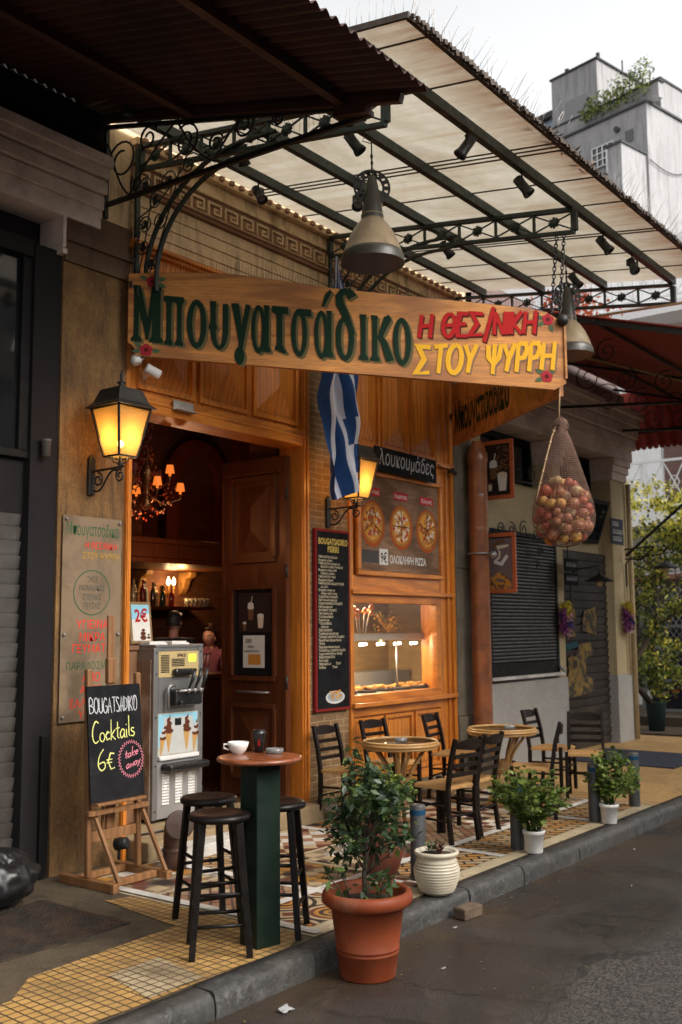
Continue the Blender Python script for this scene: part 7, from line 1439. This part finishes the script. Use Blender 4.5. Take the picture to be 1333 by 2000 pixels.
# burgundy awning with scrolls
AWN = mat('burgundy_awning', (.26, .032, .022), .8, .15, 1.5, 120, .1)
tl_, t_ = AWN.node_tree, AWN.node_tree; b_ = t_.nodes['Principled BSDF']; tr_ = N(t_, 'ShaderNodeBsdfTranslucent'); tr_.inputs['Color'].default_value = (.30, .03, .02, 1); ms = N(t_, 'ShaderNodeMixShader'); ms.inputs[0].default_value = .03; t_.links.new(b_.outputs[0], ms.inputs[1]); t_.links.new(tr_.outputs[0], ms.inputs[2]); t_.links.new(ms.outputs[0], t_.nodes['Material Output'].inputs[0])
aw = thing('awning', 'large burgundy cloth awning with iron scrolls over the corner shop pavement', 'awning', (13.8, 4.6, 5.2)); az = lambda y: 5.59-.305*(6.2-y); m = M()
m.add([(9.9, 6.2, az(6.2)), (16.2, 6.2, az(6.2)), (16.2, 2.6, az(2.6)), (9.9, 2.6, az(2.6)), (9.9, 6.2, az(6.2)-.015), (16.2, 6.2, az(6.2)-.015), (16.2, 2.6, az(2.6)-.015), (9.9, 2.6, az(2.6)-.015)], [(0, 1, 2, 3), (7, 6, 5, 4), (0, 3, 7, 4), (1, 5, 6, 2), (2, 6, 7, 3)]); P('cloth', m, AWN, aw)
m = M(); ys_ = [6.6-.1*i for i in range(41)]; vs = []
for y in ys_: vs += [(16.15, y, min(az(y), 5.6)), (16.15+.01*math.sin(y*30), y, 4.66)]
m.add(vs, [(2*i, 2*i+2, 2*i+3, 2*i+1) for i in range(40)]); 
for i in range(40): y = ys_[i]; m.poly([(16.15, y, 4.66), (16.15, y-.1, 4.66), (16.15, y-.085, 4.625), (16.15, y-.05, 4.61), (16.15, y-.015, 4.625)])
P('end_valance', m, AWN, aw)
m = M(); m.bar((9.95, 6.18, az(6.18)-.06), (9.95, 2.65, az(2.65)-.05), .035, .05); m.bar((16.1, 6.2, 4.9), (16.1, 2.6, 4.9), .04, .04)
for y in (5.3, 4.2, 3.2): m.tube([(9.9, y, az(y)-.05), (16.2, y, az(y)-.05)], .02, 6)
for X in (13.0, 15.2): m.bar((X, 6.15, 4.8), (X, 2.7, az(2.7)-.06), .035, .035); m.bar((X, 6.15, az(6.1)-.1), (X, 2.7, az(2.7)-.06), .035, .035)
P('iron_frame', m, BLACKIRON, aw)
for X in (10.6, 12.4, 14.2, 16.0):
    m = M()
    for (y, z, r, t0, tn) in ((5.85, 5.1, .25, 0, 1.8), (5.35, 4.98, .2, 2, -1.7), (4.85, 4.88, .17, 1, 1.8), (4.35, 4.78, .14, 2, -1.6)): m.tube(spiral((X, y, z), r, t0, tn, YV, Z, .12, 26), .008, 5)
    P('scrollwork', m, BLACKIRON, aw)
m = M(); m.bar((10.2, 5.4, 5.12), (10.2, 2.7, 5.0), .03, .02); m.bar((11.0, 5.6, 5.2), (15.8, 2.9, 4.62), .03, .02); P('pale_rod', m, mat('pale_rod', (.40, .28, .14), .6, .3), aw)
# rusty red roof foliage behind the awning top
RUST = [leafmat('rust_leaf', (.30, .07, .03), (.42, .12, .06), .6)]
m = M(); random.seed(14)
for i in range(900): p = Vector((rnd(12.0, 14.6), rnd(5.3, 6.1), rnd(5.70, 6.30))); (p.z < 6.32-.25*abs(p.x-12.9)) and m.leaf(p, rdir(), rdir(), .09, .06)
s_ = M()
for x in (12.3, 13.0, 13.7): s_.tube([(x, 6.3, 5.7), (x+.1, 5.9, 5.85), (x+.2, 5.7, 6.05)], .015, 5)
cr = thing('climbing_plant', 'rusty red creeper growing over the wall top behind the canopy end', 'plant', (13, 5.9, 5.7)); P('foliage', m, RUST, cr); P('stem', s_, BARK, cr)

# ------------------------------------------------------------------ street end: white house, tree, gate, grey block
WHW = plaster('white_house_wall', (.80, .80, .80), (.76, .76, .77), 1, .05); BRS = mat('brown_blind', (.16, .09, .08), .6, .1, 3, 30, .05); WHT_ = flat('white_metal', (.68, .68, .68), .4)
wh = thing('white_house', 'white house with brown blinds and lattice railed balconies at the street end', 'building', (24, 6, 0)); m = M(); m.box(20.9, 28, 2.0, 13.0, -.1, 10.0); m.box(20.0, 20.9, 2.0, 13, 3.75, 4.05); m.box(20.0, 20.9, 2.0, 13, 8.05, 8.3); m.box(20.82, 20.899, 7.45, 7.75, 4.05, 8.0); P('wall', m, WHW, wh)
for y0_, y1_ in ((4.5, 7.4), (9.2, 11.2)):
    m = M()
    for i in range(26): m.obox((20.87, (y0_+y1_)/2, 4.15+i*.1), (0, (y1_-y0_)/2, 0), (.018, 0, .01), (-.01, 0, .045))
    P('blind', m, BRS, wh)
for zz in (4.05, 8.3):
    m = M(); m.bar((20.05, 2.2, zz+1.0), (20.05, 9.5, zz+1.0), .05, .05); m.bar((20.05, 2.2, zz+.1), (20.05, 9.5, zz+.1), .04, .04); y = 2.2
    while y < 9.4:
        m.bar((20.05, y, zz+.1), (20.05, y, zz+1.0), .03, .03); m.bar((20.05, y, zz+.1), (20.05, y+.45, zz+1.0), .022, .022); m.bar((20.055, y+.45, zz+.1), (20.055, y, zz+1.0), .022, .022); m.tube([(20.05, y+.225+.1*math.cos(a), zz+.55+.14*math.sin(a)) for a in [i*math.pi/3 for i in range(6)]], .012, 4, closed=True); y += .45
    P('balcony_railing', m, WHT_, wh)
m = M(); m.box(20.6, 20.895, 2.5, 12.5, 2.7, 2.8); P('fascia', m, plaster('pinkish_fascia', (.35, .16, .12), (.3, .14, .1)), wh); m = M(); m.box(20.85, 20.895, 2.5, 12.5, .5, 2.69); P('dark_shop_glass', m, DGLASS, wh)
gt = thing('metal_gate', 'grey metal gate with diamond mesh behind the street tree', 'gate', (19, 6.7, .2)); m = M()
for y in (5.4, 6.35, 7.3): m.box(18.97, 19.03, y-.04, y+.04, .2, 2.5)
for z in (.2, .75, 1.75, 2.3): m.box(18.98, 19.02, 5.4, 7.3, z-.025, z+.025)
P('frame', m, flat('gate_grey', (.20, .21, .22), .4), gt); m = M()
for i in range(32):
    y = 5.4+i*.12-1.2
    for s in (1, -1):
        a_, b3 = (y, 1.0), (y+1.5*.8, 2.5) ; p = [(19.0+.004*s, (yy if s > 0 else 12.7-yy), zz) for yy, zz in (a_, b3)]; lo_y, hi_y = 5.42, 7.28
        q_ = []
        for (y1_, z1_), (y2_, z2_) in [((p[0][1], p[0][2]), (p[1][1], p[1][2]))]:
            for tt in [k/10 for k in range(11)]:
                yy, zz = y1_+(y2_-y1_)*tt, z1_+(z2_-z1_)*tt
                if lo_y <= yy <= hi_y: q_.append((p[0][0], yy, zz))
        if len(q_) > 1: m.tube([q_[0], q_[-1]], .006, 4)
P('mesh', m, flat('mesh_grey', (.35, .35, .36), .4), gt); m = M(); random.seed(9); cols = [flat('card_red', (.45, .04, .06)), flat('card_blue', (.05, .3, .42)), flat('card_pink', (.5, .12, .3)), PAPER, flat('card_green', (.2, .38, .08)), flat('card_dark', (.03, .03, .04)), flat('card_yellow', (.5, .36, .05))]
for i in range(70): y, z = rnd(5.45, 7.2), rnd(.35, 1.7); a_, b3 = rnd(.06, .16), rnd(.03, .09); m.box(19.06+i*.003, 19.062+i*.003, y, y+a_, z, z+b3, random.choice((0, 1, 2, 3, 4, 5, 5, 6)))
m.box(19.35, 19.4, 5.4, 7.3, .2, 2.3, 5); P('coloured_cards', m, cols, gt)
m = M(); m.box(16.9, 21, 2.5, 9, -.12, -.02); m.box(18.2, 21, 4.2, 9, -.02, .14); structure('far_pavement', m, CONC)
tr = thing('street_tree', 'leafy yellow green tree beside the corner pilaster', 'tree', (17.4, 6.5, 0)); m = M(); tips = []; random.seed(51); m.tube([(17.4, 6.55, .4), (16.15, 6.52, 1.0), (17.42, 6.45, 1.7), (17.4, 6.4, 2.4)], [.06, .055, .05, .04], 8)
for k in range(16): a = k*2.4; z = .75+k*.14; branchy(m, (17.4, 6.5, z), (math.cos(a), math.sin(a), .5), rnd(.45, .8), .02, 2, tips, .8, .2)
P('trunk', m, BARK, tr); m = M(); random.seed(61)
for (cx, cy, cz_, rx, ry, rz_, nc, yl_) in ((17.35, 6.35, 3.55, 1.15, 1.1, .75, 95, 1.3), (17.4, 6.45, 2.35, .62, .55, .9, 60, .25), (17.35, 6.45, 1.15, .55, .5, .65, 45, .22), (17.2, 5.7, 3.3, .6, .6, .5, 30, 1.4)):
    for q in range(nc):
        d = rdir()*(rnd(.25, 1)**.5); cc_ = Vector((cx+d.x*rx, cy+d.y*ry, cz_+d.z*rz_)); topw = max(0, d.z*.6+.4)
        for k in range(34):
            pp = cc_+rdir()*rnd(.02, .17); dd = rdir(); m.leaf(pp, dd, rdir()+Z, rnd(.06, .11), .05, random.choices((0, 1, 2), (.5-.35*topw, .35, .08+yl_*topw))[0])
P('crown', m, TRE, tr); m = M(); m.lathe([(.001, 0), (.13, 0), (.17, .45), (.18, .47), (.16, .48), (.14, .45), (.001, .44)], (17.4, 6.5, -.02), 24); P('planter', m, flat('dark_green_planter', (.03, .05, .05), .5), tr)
GRB = plaster('grey_render', (.34, .335, .34), (.285, .28, .29), .4, .1, (.17, .165, .165), True); gb = thing('grey_apartment_block', 'tall grey rendered apartment block with stepped roof terraces', 'building', (27, 11, 0)); A_ = Vector((.977, -.212, 0)); B_ = Vector((.212, .977, 0)); GO = Vector((27.0, 9.65, 0))
def gbox(a0, a1, b0_, b1_, z0, z1, name='wall', mt=GRB):
    m = M(); m.prism([GO+A_*a+B_*b2+Z*z0 for a, b2 in ((a0, b0_), (a1, b0_), (a1, b1_), (a0, b1_))], (0, 0, z1-z0)); return P(name, m, mt, gb)
CAPM = flat('dark_coping', (.06, .06, .065), .5)
gbox(0, 12, 0, 10, -.1, 16.40); gbox(-1.2, -.001, .07, 10, -.1, 14.1); gbox(-1.2, -.001, .07, .52, 14.101, 14.86); gbox(.1, .3, -.35, 4.9, 16.47, 16.93, 'parapet'); gbox(.74, 12, -.02, 1.4, 16.401, 17.35); gbox(2, 9, 2.96, 4.75, 16.401, 19.78, 'roof_room')
gbox(-.06, 12.05, -.06, 10, 16.401, 16.46, 'coping', CAPM); gbox(-1.26, -.0, .02, .56, 14.861, 14.92, 'coping', CAPM); gbox(-1.26, -.02, .561, 10, 14.101, 14.16, 'coping', CAPM); gbox(.06, .34, -.4, 4.9, 16.931, 16.97, 'coping', CAPM); gbox(.70, 12, -.06, 1.4, 17.351, 17.41, 'coping', CAPM); gbox(1.95, 9, 2.9, 4.8, 19.781, 19.84, 'coping', CAPM)
gbox(1.96, 1.999, 3.35, 4.2, 16.98, 18.8, 'door', plaster('grey_door', (.25, .25, .255), (.24, .24, .245), 1, .05))
gbox(2.2, 6, 4.76, 5.6, 16.5, 18.6, 'glass_screen', flat('pale_blue_glass', (.35, .45, .55), .1)); gbox(2.0, 6, 4.76, 5.75, 18.601, 18.8, 'coping', CAPM)
gbox(-.02, -.001, 1.1, 1.82, 15.05, 15.66, 'window', DGLASS)
m = M()
for i in range(5): b2 = 1.1+.72*i/4; m.bar(GO+A_*-.05+B_*b2+Z*15.05, GO+A_*-.05+B_*b2+Z*15.66, .03, .03)
for i in range(4): z = 15.05+.61*i/3; m.bar(GO+A_*-.05+B_*1.1+Z*z, GO+A_*-.05+B_*1.82+Z*z, .03, .03)
P('window_grille', m, WHT_, gb); gbox(-.5, -.3, .55, 1.05, 14.161, 15.3, 'panel', WHT_); gbox(-.02, -.001, .45, .7, 15.45, 15.8, 'vent', DGLASS)
m = M(); m.tube([GO+A_*(.0+i*.25)-B_*.05+Z*(14.7-.55*math.sin(i/12*math.pi)+.09*i) for i in range(13)], .015, 4); P('cable', m, CAPM, gb)
m = M()
for p, z in ((GO+A_*1.95+B_*3.25, 18.5), (GO+A_*1.95+B_*4.5, 18.0), (GO-A_*.05+B_*.95, 15.95)): m.lathe([(.08, -.06), (.08, .06)], p+Z*z, 10, 0, A_, cap=True)
P('wall_lamp', m, CAPM, gb); m = M(); m.bar(GO+A_*2.3+B_*3.1+Z*19.84, GO+A_*2.3+B_*3.1+Z*20.15, .1, .1); m.bar(GO+A_*3.5+B_*3.0+Z*19.84, GO+A_*3.5+B_*3.0+Z*20.3, .04, .04); m.bar(GO+A_*2.2+B_*4.2+Z*19.84, GO+A_*2.2+B_*4.2+Z*20.0, .3, .12); P('chimney', m, CAPM, gb)
m = M(); random.seed(6); s_ = M()
for i in range(1700):
    t_ = rnd(0, 1); b2 = -.15+2.3*t_; hh = .75*(1-t_)**.7+.12; p = GO+A_*rnd(-.2, .3)+B_*b2+Z*(16.85+rnd(-.22, hh)); m.leaf(p, rdir(), rdir()+Z, .09, .055, random.choice((0, 0, 1)))
for i in range(9): b2 = .0+.22*i; s_.tube([GO+A_*.25+B_*b2+Z*16.7, GO+A_*.1+B_*(b2-.1)+Z*(17.1+.25*(1-i/9))], .02, 4)
rp = thing('roof_plant', 'straggly green plant spilling over the grey block roof parapet', 'plant', tuple(GO+Z*16.9)); P('foliage', m, TRE[:2], rp); P('stem', s_, BARK, rp)

# houses across the street behind the viewer, which close the street and mirror in the dark panes
oh = thing('opposite_house', 'pale plaster house row across the street with dark windows and awning', 'building', (6, -6, 0)); m = M(); m.box(-14, 24, -12, -5.5, -.13, 4.2); m.box(-14, 24, -5.5, -5.2, 4.0, 4.2); m.box(10, 24, -12, -5.5, 4.201, 11); m.box(9.9, 24, -5.5, -5.3, 10.8, 11.1); P('wall', m, plaster('opposite_wall', (.22, .18, .13), (.18, .15, .11), 1, .1), oh)
m = M()
for i in range(12):
    for z in ((.6,) if i < 8 else (.6, 4.8, 8.0)): m.box(-13+i*3.1, -11.4+i*3.1, -5.5, -5.47, z, z+2.2)
P('window', m, DGLASS, oh)
